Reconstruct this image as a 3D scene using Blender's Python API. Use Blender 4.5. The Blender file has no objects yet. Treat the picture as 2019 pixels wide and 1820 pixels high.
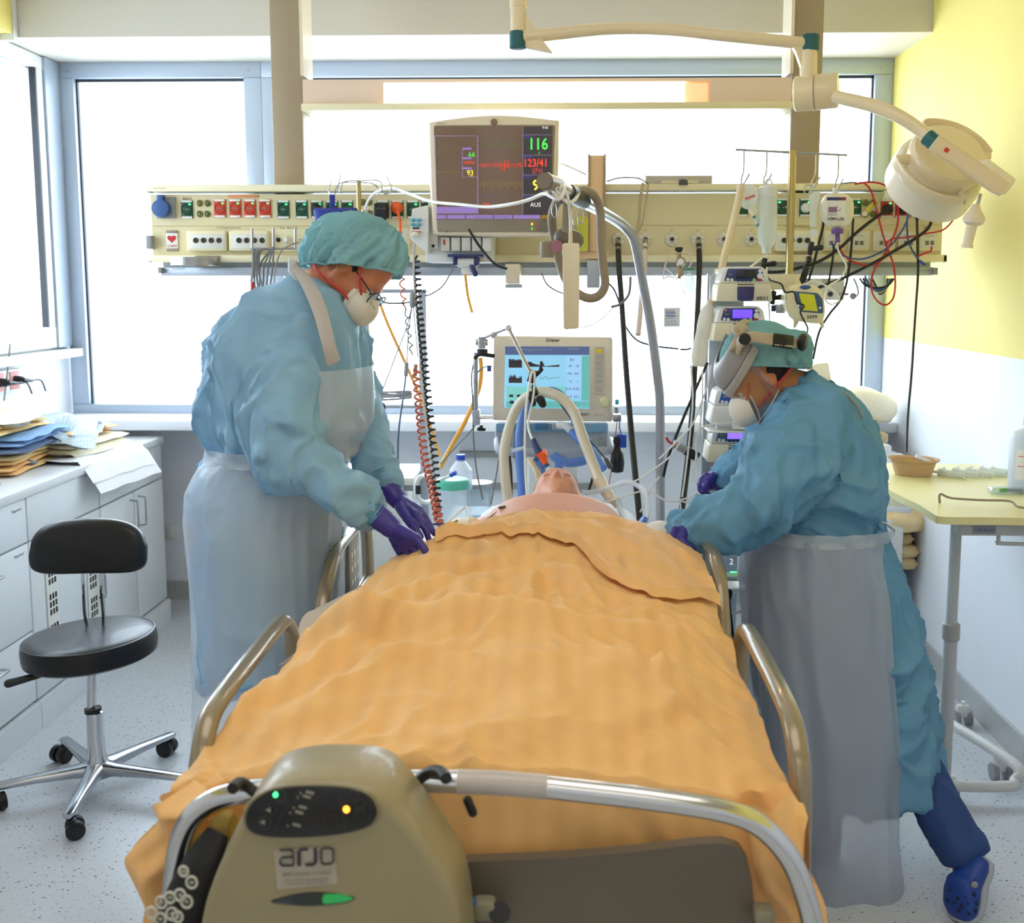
import bpy, bmesh, math, random
import numpy as np
from mathutils import Vector, Matrix, Euler, noise
random.seed(7)
PI = math.pi
# ------------------------------------------------------------------ camera
IW, IH, FPX = 2019.0, 1820.0, 2100.0
EYE = Vector((0, 0, 1.6))
PITCH, YAW = math.radians(7.0), math.radians(1.5)
CX, CY = 1044.6, 823.0
cam_data = bpy.data.cameras.new('camera')
cam = bpy.data.objects.new('camera', cam_data)
bpy.context.scene.collection.objects.link(cam)
cam.location = EYE
cam.rotation_euler = (PI/2 - PITCH, 0, YAW)
cam_data.sensor_width = 36; cam_data.sensor_fit = 'HORIZONTAL'
cam_data.lens = 36*FPX/IW
cam_data.shift_x = (IW/2 - CX)/IW
cam_data.shift_y = (CY - IH/2)/IW
cam_data.clip_start = .05
cam_data.dof.use_dof = True
cam_data.dof.focus_distance = 3.1
cam_data.dof.aperture_fstop = 4.8
bpy.context.scene.camera = cam
_R = cam.rotation_euler.to_matrix()
RR, UU, FF = _R.col[0].copy(), _R.col[1].copy(), -_R.col[2]
def ray(px, py):
    return RR*((px-CX)/FPX) + UU*((CY-py)/FPX) + FF
def A(px, py, Y):
    d = ray(px, py); return EYE + d*(Y/d.y)
def AZ(px, py, Z):
    d = ray(px, py); return EYE + d*((Z-EYE.z)/d.z)
def AX(px, py, X):
    d = ray(px, py); return EYE + d*(X/d.x)
# ------------------------------------------------------------------ world, fill lights, exposure
sc = bpy.context.scene
sc.view_settings.view_transform = 'Standard'; sc.view_settings.look = 'None'
sc.view_settings.gamma = 1; sc.view_settings.use_curve_mapping = False
sc.view_settings.exposure = 0.5
w = bpy.data.worlds.new('world'); sc.world = w; w.use_nodes = True
wn = w.node_tree.nodes; wl = w.node_tree.links
bg = wn['Background']; bg.inputs[0].default_value = (.80, .90, 1, 1); bg.inputs[1].default_value = 6.0
def area(name, loc, rot, sx, sy, power, col):
    l = bpy.data.lights.new(name, 'AREA'); l.shape = 'RECTANGLE'; l.size = sx; l.size_y = sy
    l.energy = power; l.color = col
    o = bpy.data.objects.new(name, l); sc.collection.objects.link(o)
    o.location = loc; o.rotation_euler = rot; return o
area('ceiling_fill_light', (-.2, 1.2, 2.95), (0, 0, 0), 2.4, 1.4, 14, (1, .94, .86))  # unseen area light added under the ceiling as fill for the room
area('ceiling_fill_light', (-.2, -.9, 2.95), (0, 0, 0), 2.4, 1.0, 8, (1, .94, .86))  # weaker unseen fill light, added behind the camera
#area('window_daylight', (-.5, 5.1, 1.9), (-PI/2, 0, 0), 3.6, 1.5, 55, (.82, .91, 1))
# ------------------------------------------------------------------ helpers
COL = sc.collection
def tag(o, label=None, cat=None, group=None, kind=None):
    if label: o['label'] = label
    if cat: o['category'] = cat
    if group: o['group'] = group
    if kind: o['kind'] = kind
    return o
def thing(name, label, cat, loc=(0, 0, 0), rot=(0, 0, 0), group=None):
    o = bpy.data.objects.new(name, None); COL.objects.link(o)
    o.empty_display_size = .05
    o.location = loc; o.rotation_euler = rot
    return tag(o, label, cat, group)
def catmull(pts, n=6):
    pts = [Vector(p) for p in pts]
    if len(pts) < 3 or n <= 1: return pts
    out = []
    for i in range(len(pts)-1):
        p0 = pts[max(i-1, 0)]; p1 = pts[i]; p2 = pts[i+1]; p3 = pts[min(i+2, len(pts)-1)]
        for k in range(n):
            t = k/n
            out.append(.5*((2*p1)+(p2-p0)*t+(2*p0-5*p1+4*p2-p3)*t*t+(3*p1-p0-3*p2+p3)*t**3))
    out.append(pts[-1]); return out
class MB:
    def __init__(s, T=None): s.v = []; s.f = []; s.T = T
    def add(s, vs, fs):
        n = len(s.v)
        if s.T is not None: vs = [s.T @ Vector(v) for v in vs]
        s.v += [tuple(v) for v in vs]; s.f += [tuple(i+n for i in f) for f in fs]; return s
    def box(s, c, d, R=None, bev=0, seg=2):
        x, y, z = d[0]/2, d[1]/2, d[2]/2
        M = Matrix.Translation(Vector(c))
        if R is not None: M = M @ R.to_4x4()
        if bev <= 0:
            vs = [(-x,-y,-z),(x,-y,-z),(x,y,-z),(-x,y,-z),(-x,-y,z),(x,-y,z),(x,y,z),(-x,y,z)]
            fs = [(0,3,2,1),(4,5,6,7),(0,1,5,4),(1,2,6,5),(2,3,7,6),(3,0,4,7)]
        else:
            bm = bmesh.new(); bmesh.ops.create_cube(bm, size=1)
            for v in bm.verts: v.co = Vector((v.co.x*d[0], v.co.y*d[1], v.co.z*d[2]))
            bmesh.ops.bevel(bm, geom=bm.edges[:], offset=min(bev, min(d)*.49), segments=seg, profile=.5, affect='EDGES')
            bm.verts.index_update()
            vs = [v.co.copy() for v in bm.verts]; fs = [tuple(v.index for v in f.verts) for f in bm.faces]; bm.free()
        return s.add([M @ Vector(v) for v in vs], fs)
    def b2(s, a, b, bev=0, seg=2):
        a = Vector(a); b = Vector(b)
        return s.box((a+b)/2, [abs(b[i]-a[i]) for i in range(3)], None, bev, seg)
    def tube(s, pts, r, seg=8, n=1, cap=True, flat=None):
        pts = catmull(pts, n) if n > 1 else [Vector(p) for p in pts]
        N = len(pts)
        rad = r if callable(r) else (lambda t: r)
        if isinstance(r, (list, tuple)):
            rr = list(r); rad = lambda t: rr[min(int(t*(len(rr)-1)), len(rr)-2)]*(1-(t*(len(rr)-1)-min(int(t*(len(rr)-1)), len(rr)-2))) + rr[min(int(t*(len(rr)-1)), len(rr)-2)+1]*(t*(len(rr)-1)-min(int(t*(len(rr)-1)), len(rr)-2))
        t0 = (pts[1]-pts[0]).normalized()
        up = Vector((0,0,1)) if abs(t0.z) < .9 else Vector((0,1,0))
        a = t0.cross(up).normalized(); vs = []
        for i, p in enumerate(pts):
            t = (pts[min(i+1, N-1)]-pts[max(i-1, 0)])
            t = t.normalized() if t.length > 1e-9 else t0
            a = (a - t*a.dot(t)); a = a.normalized() if a.length > 1e-6 else t.orthogonal().normalized()
            b = t.cross(a); R = rad(i/(N-1)); fb = flat if flat else 1
            for k in range(seg):
                th = 2*PI*k/seg; vs.append(p + a*(math.cos(th)*R) + b*(math.sin(th)*R*fb))
        fs = [(i*seg+k, i*seg+(k+1) % seg, (i+1)*seg+(k+1) % seg, (i+1)*seg+k) for i in range(N-1) for k in range(seg)]
        if cap: fs += [tuple(range(seg-1, -1, -1)), tuple((N-1)*seg+k for k in range(seg))]
        return s.add(vs, fs)
    def cyl(s, a, b, r, r2=None, seg=20):
        r2 = r if r2 is None else r2
        return s.tube([a, b], [r, r2], seg)
    def lathe(s, prof, c=(0,0,0), axis=(0,0,1), seg=28):
        c = Vector(c); ax = Vector(axis).normalized(); q = Vector((0,0,1)).rotation_difference(ax)
        vs = []; N = len(prof)
        for r, z in prof:
            for k in range(seg):
                th = 2*PI*k/seg; vs.append(c + q @ Vector((r*math.cos(th), r*math.sin(th), z)))
        fs = [(i*seg+k, i*seg+(k+1) % seg, (i+1)*seg+(k+1) % seg, (i+1)*seg+k) for i in range(N-1) for k in range(seg)]
        fs += [tuple(range(seg-1, -1, -1)), tuple((N-1)*seg+k for k in range(seg))]
        return s.add(vs, fs)
    def ell(s, c, r, R=None, seg=16, rings=10):
        M = Matrix.Translation(Vector(c))
        if R is not None: M = M @ R.to_4x4()
        if not hasattr(r, '__len__'): r = (r, r, r)
        vs = [Vector((0,0,-r[2]))]
        for i in range(1, rings):
            ph = -PI/2+PI*i/rings
            for k in range(seg):
                th = 2*PI*k/seg; vs.append(Vector((r[0]*math.cos(ph)*math.cos(th), r[1]*math.cos(ph)*math.sin(th), r[2]*math.sin(ph))))
        vs.append(Vector((0,0,r[2]))); fs = []
        for k in range(seg): fs.append((0, 1+(k+1) % seg, 1+k))
        for i in range(rings-2):
            for k in range(seg):
                a = 1+i*seg; b = a+seg; fs.append((a+k, a+(k+1) % seg, b+(k+1) % seg, b+k))
        l = 1+(rings-2)*seg
        for k in range(seg): fs.append((l+k, l+(k+1) % seg, len(vs)-1))
        return s.add([M @ v for v in vs], fs)
    def cap(s, a, b, r1, r2, seg=14):
        a = Vector(a); b = Vector(b); d = (b-a); L = d.length
        if L < 1e-6: return s.ell(a, r1)
        prof = []
        for i in range(1, 6):
            th = -PI/2+PI/2*i/5; prof.append((r1*math.cos(th) if i else 0, r1*math.sin(th)))
        prof.insert(0, (r1*.05, -r1*.999))
        for i in range(0, 5):
            th = PI/2*i/5; prof.append((r2*math.cos(th), L+r2*math.sin(th)))
        prof.append((r2*.05, L+r2*.999))
        return s.lathe(prof, a, d, seg)
    def chain(s, pts, rs):
        for i in range(len(pts)-1): s.cap(pts[i], pts[i+1], rs[i], rs[i+1])
        return s
    def prism(s, outline, c, U, V, depth, bev=0):
        """outline (u,v) polygon in plane U,V through c, extruded by depth along U x V"""
        c = Vector(c); U = Vector(U).normalized(); V = Vector(V).normalized(); W = U.cross(V); n = len(outline)
        f = [c + U*u + V*v for u, v in outline]; vs = [p - W*0 for p in f] + [p + W*depth for p in f]
        fs = [tuple(range(n-1, -1, -1)), tuple(range(n, 2*n))] + [(i, (i+1) % n, n+(i+1) % n, n+i) for i in range(n)]
        return s.add(vs, fs)
    def rings(s, rs, seg=28, p=2.3, cap=True):
        """rs: (centre, Uhalf vec, Vhalf vec) super-ellipse rings"""
        vs = []
        for c, U, V in rs:
            for k in range(seg):
                th = 2*PI*k/seg; cx = math.cos(th); sy = math.sin(th)
                vs.append(Vector(c)+Vector(U)*(math.copysign(abs(cx)**(2/p), cx))+Vector(V)*(math.copysign(abs(sy)**(2/p), sy)))
        N = len(rs)
        fs = [(i*seg+k, i*seg+(k+1) % seg, (i+1)*seg+(k+1) % seg, (i+1)*seg+k) for i in range(N-1) for k in range(seg)]
        if cap: fs += [tuple(range(seg-1, -1, -1)), tuple((N-1)*seg+k for k in range(seg))]
        return s.add(vs, fs)
    def grid(s, rows):
        nr = len(rows); nc = len(rows[0])
        return s.add([v for r in rows for v in r], [(i*nc+j, i*nc+j+1, (i+1)*nc+j+1, (i+1)*nc+j) for i in range(nr-1) for j in range(nc-1)])
def rrect(w, h, r, n=4):
    out = []
    for cx, cy, a0 in ((w/2-r, h/2-r, 0), (-w/2+r, h/2-r, PI/2), (-w/2+r, -h/2+r, PI), (w/2-r, -h/2+r, 1.5*PI)):
        for i in range(n+1):
            a = a0+PI/2*i/n; out.append((cx+r*math.cos(a), cy+r*math.sin(a)))
    return out
def root_loc(p):
    while p.parent is not None: p = p.parent
    return Vector(p.location)
def link(name, me, m, parent=None, flat=False, fixn=True, ang=35):
    if fixn:
        bm = bmesh.new(); bm.from_mesh(me); bmesh.ops.recalc_face_normals(bm, faces=bm.faces); bm.to_mesh(me); bm.free()
    if not flat:
        me.shade_smooth(); me.set_sharp_from_angle(angle=math.radians(ang))
    if m is not None and not me.materials: me.materials.append(m)
    o = bpy.data.objects.new(name, me); COL.objects.link(o)
    if parent is not None: o.parent = parent
    return o
def obj(name, mb, m, parent=None, local=False, flat=False, ang=35):
    """world-coordinate mesh; when it has a parent thing its vertices are made relative to that thing"""
    v = np.array([tuple(x) for x in mb.v], dtype=float)
    if parent is None and not local:
        c = Vector((float(v[:,0].mean()), float(v[:,1].mean()), float(v[:,2].min())))
        v = v - np.array(c)
    elif not local:
        c = root_loc(parent); v = v - np.array(c)
    me = bpy.data.meshes.new(name); me.from_pydata(v.tolist(), [], mb.f)
    o = link(name, me, m, parent, flat, True, ang)
    if parent is None and not local: o.location = c
    return o
def copy_tree(o, parent=None):
    c = o.copy(); COL.objects.link(c)
    if parent is not None: c.parent = parent
    for ch in list(o.children): copy_tree(ch, c)
    return c
def organic(name, mb, voxel, m, parent=None, smooth=6, disp=None, local=False, fac=.5):
    v = np.array([tuple(x) for x in mb.v], dtype=float)
    me = bpy.data.meshes.new('tmp'); me.from_pydata(v.tolist(), [], mb.f)
    bm = bmesh.new(); bm.from_mesh(me); bmesh.ops.recalc_face_normals(bm, faces=bm.faces); bm.to_mesh(me); bm.free()
    t = bpy.data.objects.new('tmp', me); COL.objects.link(t)
    r = t.modifiers.new('r', 'REMESH'); r.mode = 'VOXEL'; r.voxel_size = voxel
    sm = t.modifiers.new('s', 'SMOOTH'); sm.factor = fac; sm.iterations = smooth
    dg = bpy.context.evaluated_depsgraph_get(); ev = t.evaluated_get(dg)
    me2 = bpy.data.meshes.new_from_object(ev); bpy.data.objects.remove(t); bpy.data.meshes.remove(me)
    n = len(me2.vertices)
    if disp is not None:
        co = [v.co.copy() for v in me2.vertices]; no = [v.normal.copy() for v in me2.vertices]
        for i, v in enumerate(me2.vertices): v.co = co[i] + no[i]*disp(co[i], no[i])
    c = Vector((0,0,0))
    if not local:
        c = root_loc(parent) if parent is not None else Vector((0,0,0))
        for v in me2.vertices: v.co -= c
    me2.name = name; me2.shade_smooth(); me2.materials.clear(); me2.materials.append(m)
    o = bpy.data.objects.new(name, me2); COL.objects.link(o)
    if parent is not None: o.parent = parent
    return o
_txt = {}
def text(name, s, c, h, m, parent=None, U=(1,0,0), V=(0,0,1), align='CENTER', ext=.0004, bold=0, local=False, sx=1, flat=0):
    key = (s, align, bold)
    if key not in _txt:
        cu = bpy.data.curves.new('t', 'FONT'); cu.body = s; cu.align_x = align; cu.align_y = 'CENTER'; cu.size = 1; cu.offset = bold; cu.resolution_u = 3
        t = bpy.data.objects.new('t', cu); COL.objects.link(t)
        me = bpy.data.meshes.new_from_object(t.evaluated_get(bpy.context.evaluated_depsgraph_get()))
        _txt[key] = ([v.co.copy() for v in me.vertices], [tuple(p.vertices) for p in me.polygons])
        bpy.data.objects.remove(t); bpy.data.meshes.remove(me)
    vs, fs = _txt[key]; U = Vector(U).normalized(); V = Vector(V).normalized(); N = U.cross(V)
    mb = MB(); mb.add([Vector(c) + U*(v.x*h*1.4*sx) + V*(v.y*h*1.4) + N*(ext) for v in vs], fs)
    return obj(name, mb, m, parent, local=local, flat=True)
# ------------------------------------------------------------------ materials
MT = {}
def lin(c):
    return tuple(((x/255)/12.92 if x/255 <= .04045 else (((x/255)+.055)/1.055)**2.4) for x in c)
def mat(name, rgb, rough=.5, metal=0, bump=0, bscale=60, var=.0, vscale=5, trans=0, alpha=1, emis=None, es=0, coat=0, spec=.5, sub=0, seed=0, crease=0, cscale=5):
    if name in MT: return MT[name]
    m = bpy.data.materials.new(name); m.use_nodes = True; nt = m.node_tree; n = nt.nodes; l = nt.links
    p = n['Principled BSDF']; c = lin(rgb)
    p.inputs['Base Color'].default_value = (*c, 1); p.inputs['Roughness'].default_value = rough
    p.inputs['Metallic'].default_value = metal; p.inputs['Specular IOR Level'].default_value = spec
    p.inputs['Coat Weight'].default_value = coat
    if sub: p.inputs['Subsurface Weight'].default_value = sub; p.inputs['Subsurface Radius'].default_value = (.02, .008, .004); p.inputs['Subsurface Scale'].default_value = .5
    tc = n.new('ShaderNodeTexCoord')
    if var or True:
        nz = n.new('ShaderNodeTexNoise'); nz.inputs['Scale'].default_value = vscale; nz.inputs['Detail'].default_value = 3
        l.new(tc.outputs['Object'], nz.inputs['Vector'])
        mx = n.new('ShaderNodeMix'); mx.data_type = 'RGBA'; v = max(var, .015)
        mx.inputs[6].default_value = (*[x*(1-v) for x in c], 1); mx.inputs[7].default_value = (*[min(x*(1+v), 1) for x in c], 1)
        l.new(nz.outputs['Fac'], mx.inputs[0]); l.new(mx.outputs[2], p.inputs['Base Color'])
    if bump:
        nb = n.new('ShaderNodeTexNoise'); nb.inputs['Scale'].default_value = bscale; nb.inputs['Detail'].default_value = 4
        l.new(tc.outputs['Object'], nb.inputs['Vector'])
        b = n.new('ShaderNodeBump'); b.inputs['Strength'].default_value = bump; b.inputs['Distance'].default_value = .01
        l.new(nb.outputs['Fac'], b.inputs['Height']); l.new(b.outputs['Normal'], p.inputs['Normal'])
    if crease:
        nc = n.new('ShaderNodeTexNoise'); nc.noise_type = 'RIDGED_MULTIFRACTAL'; nc.inputs['Scale'].default_value = cscale; nc.inputs['Detail'].default_value = 3
        nc.inputs['Distortion'].default_value = .7; nc.inputs['Roughness'].default_value = .55
        l.new(tc.outputs['Object'], nc.inputs['Vector'])
        b2 = n.new('ShaderNodeBump'); b2.inputs['Strength'].default_value = crease; b2.inputs['Distance'].default_value = .03
        l.new(nc.outputs['Fac'], b2.inputs['Height'])
        if bump: l.new(b.outputs['Normal'], b2.inputs['Normal'])
        l.new(b2.outputs['Normal'], p.inputs['Normal'])
    if emis is not None:
        p.inputs['Emission Color'].default_value = (*lin(emis), 1); p.inputs['Emission Strength'].default_value = es
    out = n['Material Output']
    if trans:
        t = n.new('ShaderNodeBsdfTranslucent'); t.inputs[0].default_value = (*c, 1)
        l.new(mx.outputs[2], t.inputs[0])
        ms = n.new('ShaderNodeMixShader'); ms.inputs[0].default_value = trans
        l.new(p.outputs[0], ms.inputs[1]); l.new(t.outputs[0], ms.inputs[2]); l.new(ms.outputs[0], out.inputs[0])
        last = ms.outputs[0]
    else: last = p.outputs[0]
    if alpha < 1:
        t = n.new('ShaderNodeBsdfTransparent'); ms = n.new('ShaderNodeMixShader'); ms.inputs[0].default_value = alpha
        l.new(t.outputs[0], ms.inputs[1]); l.new(last, ms.inputs[2]); l.new(ms.outputs[0], out.inputs[0])
    MT[name] = m; return m
def clearmat(name, rgb, gloss=.12, tint=.9, rough=.05):
    """thin clear plastic or glass: see-through with a fresnel shine"""
    if name in MT: return MT[name]
    m = bpy.data.materials.new(name); m.use_nodes = True; nt = m.node_tree; n = nt.nodes; l = nt.links
    n.remove(n['Principled BSDF']); out = n['Material Output']
    t = n.new('ShaderNodeBsdfTransparent'); t.inputs[0].default_value = (*[x*tint for x in lin(rgb)], 1)
    g = n.new('ShaderNodeBsdfGlossy'); g.inputs['Roughness'].default_value = rough
    lw = n.new('ShaderNodeLayerWeight'); lw.inputs[0].default_value = .35
    mp = n.new('ShaderNodeMath'); mp.operation = 'MULTIPLY_ADD'; mp.inputs[1].default_value = .55; mp.inputs[2].default_value = gloss*.4
    l.new(lw.outputs['Facing'], mp.inputs[0])
    ms = n.new('ShaderNodeMixShader'); l.new(mp.outputs[0], ms.inputs[0]); l.new(t.outputs[0], ms.inputs[1]); l.new(g.outputs[0], ms.inputs[2]); l.new(ms.outputs[0], out.inputs[0])
    MT[name] = m; return m
WHITE = mat('white_laminate', (222,226,232), .35)
WALLW = mat('wall_white', (240,243,250), .7, bump=.02, bscale=200)
WALLY = mat('wall_yellow', (244,226,128), .7, bump=.02, bscale=200)
BEAM = mat('beam_white', (212,206,194), .7)
ALU = mat('window_aluminium', (178,190,206), .35, .25)
GASK = mat('window_gasket', (40,44,52), .5)
CREAM = mat('panel_cream', (226,214,172), .4)
CREAM2 = mat('panel_cream_light', (236,226,188), .4)
GREYB = mat('rail_grey', (176,184,196), .35, .3)
POST = mat('post_beige', (168,150,124), .45)
WPLAS = mat('white_plastic', (230,230,226), .35)
WPLAS2 = mat('warm_white_plastic', (236,222,196), .3, coat=.2)
LAMPW = mat('lamp_enamel', (238,220,182), .3, coat=.3)
TEAL = mat('teal_plastic', (20,92,96), .4)
BLACK = mat('black_plastic', (20,20,22), .4)
VINYL = mat('black_vinyl', (10,10,13), .36, coat=.12, spec=.4, bump=.05, bscale=400)
CHROME = mat('chrome', (214,214,216), .13, 1)
ALUC = mat('cast_aluminium', (186,190,196), .22, 1, bump=.03, bscale=40)
STEEL = mat('steel', (180,180,182), .3, 1)
BRONZE = mat('taupe_lacquer_tube', (150,136,112), .25, .35, coat=.6)
GREEN = mat('socket_green', (16,76,52), .4)
RED = mat('socket_red', (200,62,34), .45)
REDC = mat('red_cable', (190,30,34), .45)
BLUE = mat('blue_plastic', (58,92,150), .45)
DBLUE = mat('navy_plastic', (42,52,108), .4)
ROYAL = mat('royal_blue', (30,76,190), .45)
BLUEC = mat('blue_cable', (52,84,140), .45)
ORANGE = mat('orange_plastic', (240,98,34), .45)
YELT = mat('yellow_orange_hose', (246,176,66), .4)
LEDG = mat('led_green', (60,230,110), .4, emis=(60,255,120), es=3)
LEDO = mat('led_orange', (255,150,40), .4, emis=(255,150,40), es=4)
LEDR = mat('led_red', (255,60,40), .4, emis=(255,60,40), es=3)
INK = mat('ink', (60,60,64), .6)
INKR = mat('ink_red', (205,40,40), .6)
PAPER = mat('paper', (236,236,232), .7)
GREYP = mat('grey_plastic', (150,152,154), .45)
TAUPE = mat('taupe_plastic', (150,138,118), .45)
GLASS = clearmat('window_glass', (250,253,255), .05, 1)
CLEAR = clearmat('clear_plastic', (236,246,252), .25, .93)
FILM = mat('white_film', (228,232,236), .25, trans=.4, alpha=.55, coat=.3)
# ================================================================== ROOM
XL, XR, YB, ZC = -2.43, 1.575, 5.25, 3.0
YF = -1.6
def struct(name, mb, m, parent=None, label=None):
    o = obj(name, mb, m, parent)
    if parent is None: o['kind'] = 'structure'
    if label: o['label'] = label
    return o
def speckle(name, base, dark, scale, w0=.10):
    m = bpy.data.materials.new(name); m.use_nodes = True; n = m.node_tree.nodes; l = m.node_tree.links
    p = n['Principled BSDF']; p.inputs['Roughness'].default_value = .28
    tc = n.new('ShaderNodeTexCoord')
    cols = None
    prev = None
    for i, (sc_, th, c) in enumerate(((scale, w0, dark), (scale*1.7, w0*1.1, [x*.55+y*.45 for x, y in zip(dark, base)]))):
        mp = n.new('ShaderNodeMapping'); mp.inputs['Scale'].default_value = (1, 1.6, 1.3); mp.inputs['Rotation'].default_value = (0, 0, .5+i)
        vo = n.new('ShaderNodeTexVoronoi'); vo.inputs['Scale'].default_value = sc_; vo.inputs['Randomness'].default_value = 1
        l.new(tc.outputs['Object'], mp.inputs[0]); l.new(mp.outputs[0], vo.inputs['Vector'])
        lt = n.new('ShaderNodeMath'); lt.operation = 'LESS_THAN'; l.new(vo.outputs['Distance'], lt.inputs[0])
        sp = n.new('ShaderNodeSeparateColor'); l.new(vo.outputs['Color'], sp.inputs[0])
        mu = n.new('ShaderNodeMath'); mu.operation = 'MULTIPLY'; mu.inputs[1].default_value = th*3.6; l.new(sp.outputs[0], mu.inputs[0])
        sb = n.new('ShaderNodeMath'); sb.operation = 'SUBTRACT'; sb.inputs[1].default_value = th*.9; l.new(mu.outputs[0], sb.inputs[0]); l.new(sb.outputs[0], lt.inputs[1])
        mx = n.new('ShaderNodeMix'); mx.data_type = 'RGBA'; mx.inputs[6].default_value = (*lin(base), 1); mx.inputs[7].default_value = (*lin(c), 1)
        if prev: l.new(prev, mx.inputs[6])
        l.new(lt.outputs[0], mx.inputs[0]); prev = mx.outputs[2]
    l.new(prev, p.inputs['Base Color']); return m
FLOOR = speckle('floor_vinyl', (206,210,216), (96,96,100), 62)
BASEM = speckle('baseboard_vinyl', (188,190,190), (80,84,86), 95)
struct('floor', MB().b2((XL-.3, YF-.2, -.1), (XR+.3, YB+.5, 0)), FLOOR)
struct('ceiling', MB().b2((XL-.3, YF-.2, ZC), (XR+.3, YB+.5, ZC+.1)), BEAM)
struct('wall_rear', MB().b2((XL-.3, YF-.2, 0), (XR+.3, YF, ZC)), WALLW)
wr = struct('wall_right', MB().b2((XR, YF, 0), (XR+.2, YB+.3, 1.355)), WALLW)
struct('paint_band', MB().b2((XR-.001, YF, 1.355), (XR+.2, YB+.3, ZC)), WALLY, wr, 'yellow painted upper wall')
# back wall: parapet under the window and a dropped beam above
ZW0, ZW1 = 1.0, 2.664
struct('wall_back', MB().b2((XL-.2, YB+.04, 0), (XR+.2, YB+.3, ZW0-.02)), WALLW)
struct('trim_1', MB().b2((XL-.2, 4.69, ZW1), (XR, YB+.3, ZC)), BEAM, label='dropped beam above the window')
struct('trim_2', MB().b2((XL, 4.93, .925), (XR, YB+.04, .975), bev=.008), WALLW, label='white window sill')
struct('baseboard_back', MB().b2((XL, YB+.025, 0), (XR, YB+.04, .1)), BASEM)
struct('baseboard_right', MB().b2((XR-.014, YF, 0), (XR, YB, .1)), BASEM)
# left wall with opening Y 2.9..4.86, Z 1.42..2.62
ly0, ly1, lz0, lz1 = 2.7, 4.99, 1.41, 2.60
wlft = struct('wall_left', MB().b2((XL-.2, YF, 0), (XL, YB+.3, lz0-.1)).b2((XL-.2, YF, lz0-.1), (XL, ly0, ZC)).b2((XL-.2, ly0, lz1), (XL, ly1+.2, ZC)).b2((XL-.2, ly1+.16, lz0-.1), (XL, YB+.3, ZC)), WALLW)
struct('paint_band', MB().b2((XL-.01, YF, 2.672), (XL+.10, 4.65, ZC)), WALLY, wlft, 'yellow panel above the side window')
struct('corner_bead', MB().b2((XL, 4.652, 2.645), (XL+.105, 4.688, ZC)), WPLAS, wlft)
w3 = obj('window_3', MB().b2((XL-.02, ly0, lz0-.1), (XL+.03, ly1+.16, lz0), bev=.004).b2((XL-.02, ly0, lz1), (XL+.03, ly1+.16, lz1+.06), bev=.004)
    .b2((XL-.02, ly1, lz0), (XL+.03, ly1+.06, lz1), bev=.004).b2((XL-.02, ly0, lz0), (XL+.03, ly0+.08, lz1), bev=.004), WPLAS); w3['kind'] = 'structure'
obj('gasket', MB().b2((XL+.0, ly1-.012, lz0), (XL+.028, ly1, lz1)), GASK, w3)
obj('grey_post', MB().b2((XL, ly1+.065, lz0-.1), (XL+.04, YB-.052, 2.66)), ALU, w3)
obj('window_sill', MB().b2((XL, ly0, lz0-.15), (XL+.09, ly1+.25, lz0-.11), bev=.006), WPLAS, w3)
obj('pane', MB().b2((XL-.01, ly0+.08, lz0), (XL-.002, ly1-.012, lz1)), GLASS, w3)
for k in range(7):
    z = lz1-.02-k*.035
    obj('blind_slat', MB().box((XL-.1, (ly0+ly1)/2, z), (.05, ly1-ly0-.1, .004), Matrix.Rotation(.5, 3, 'Y')), WHITE, w3)
# back windows: frame members
def frame(name, x0, x1, m=ALU):
    fw = .085
    o = obj(name, MB().b2((x0, YB-.05, ZW1-.074), (x1, YB+.03, ZW1), bev=.004).b2((x0, YB-.05, ZW0-.03), (x1, YB+.03, ZW0+.02), bev=.004)
        .b2((x0, YB-.05, ZW0+.02), (x0+fw, YB+.03, ZW1-.074), bev=.004).b2((x1-fw, YB-.05, ZW0+.02), (x1, YB+.03, ZW1-.074), bev=.004), m)
    o['kind'] = 'structure'
    a, b, c, d = x0+fw, x1-fw, ZW0+.02, ZW1-.074; g = .012
    obj('gasket', MB().b2((a, YB-.02, d-g), (b, YB, d)).b2((a, YB-.02, c), (a+g*.6, YB, d)).b2((b-g*.6, YB-.02, c), (b, YB, d)), GASK, o)
    obj('pane', MB().b2((a, YB-.005, c), (b, YB+.003, d)), GLASS, o)
    for xx in (x0+.06, x1-.06):
        obj('screw', MB().cyl((xx, YB-.055, ZW1-.04), (xx, YB-.049, ZW1-.04), .006), STEEL, o)
    return o
xm = A(510, 300, YB).x
frame('window_1', XL+.02, xm+.035)
frame('window_2', xm+.035, XR-.002)
# ================================================================== COUNTER, CABINETS
XF = -1.872; ZT = .895
CABE = 4.97
wt = obj('worktop', MB().b2((XL+.002, .9, ZT-.035), (XF, CABE, ZT), bev=.004), mat('worktop', (214,216,220), .35))
tag(wt, 'long pale laminate worktop along the left wall under the side window', 'worktop')
c0 = Vector((-2.16, 3.55, ZT))
MB_ = MB().lathe([(.001,.0), (.235,.0), (.245,.004), (.235,.008), (.21,.006), (.16,.002), (.001,.001)], (0,0,0))
MB_.v = [(x*.85+c0.x, y*1.1+c0.y, z+c0.z) for x, y, z in MB_.v]
obj('basin_rim', MB_, mat('basin', (226,220,210), .25, coat=.5), wt)
def handle_v(x, y, z0, z1):
    return MB().tube([(x, y, z0), (x+.032, y, z0+.004), (x+.034, y, z0+.02), (x+.034, y, z1-.02), (x+.032, y, z1-.004), (x, y, z1)], .0045, 8)
def handle_h(x, z, y0, y1):
    return MB().tube([(x, y0, z), (x+.032, y0, z), (x+.034, y0+.01, z), (x+.034, y1-.01, z), (x+.032, y1, z), (x, y1, z)], .0045, 8)
GAP = .0035
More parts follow.
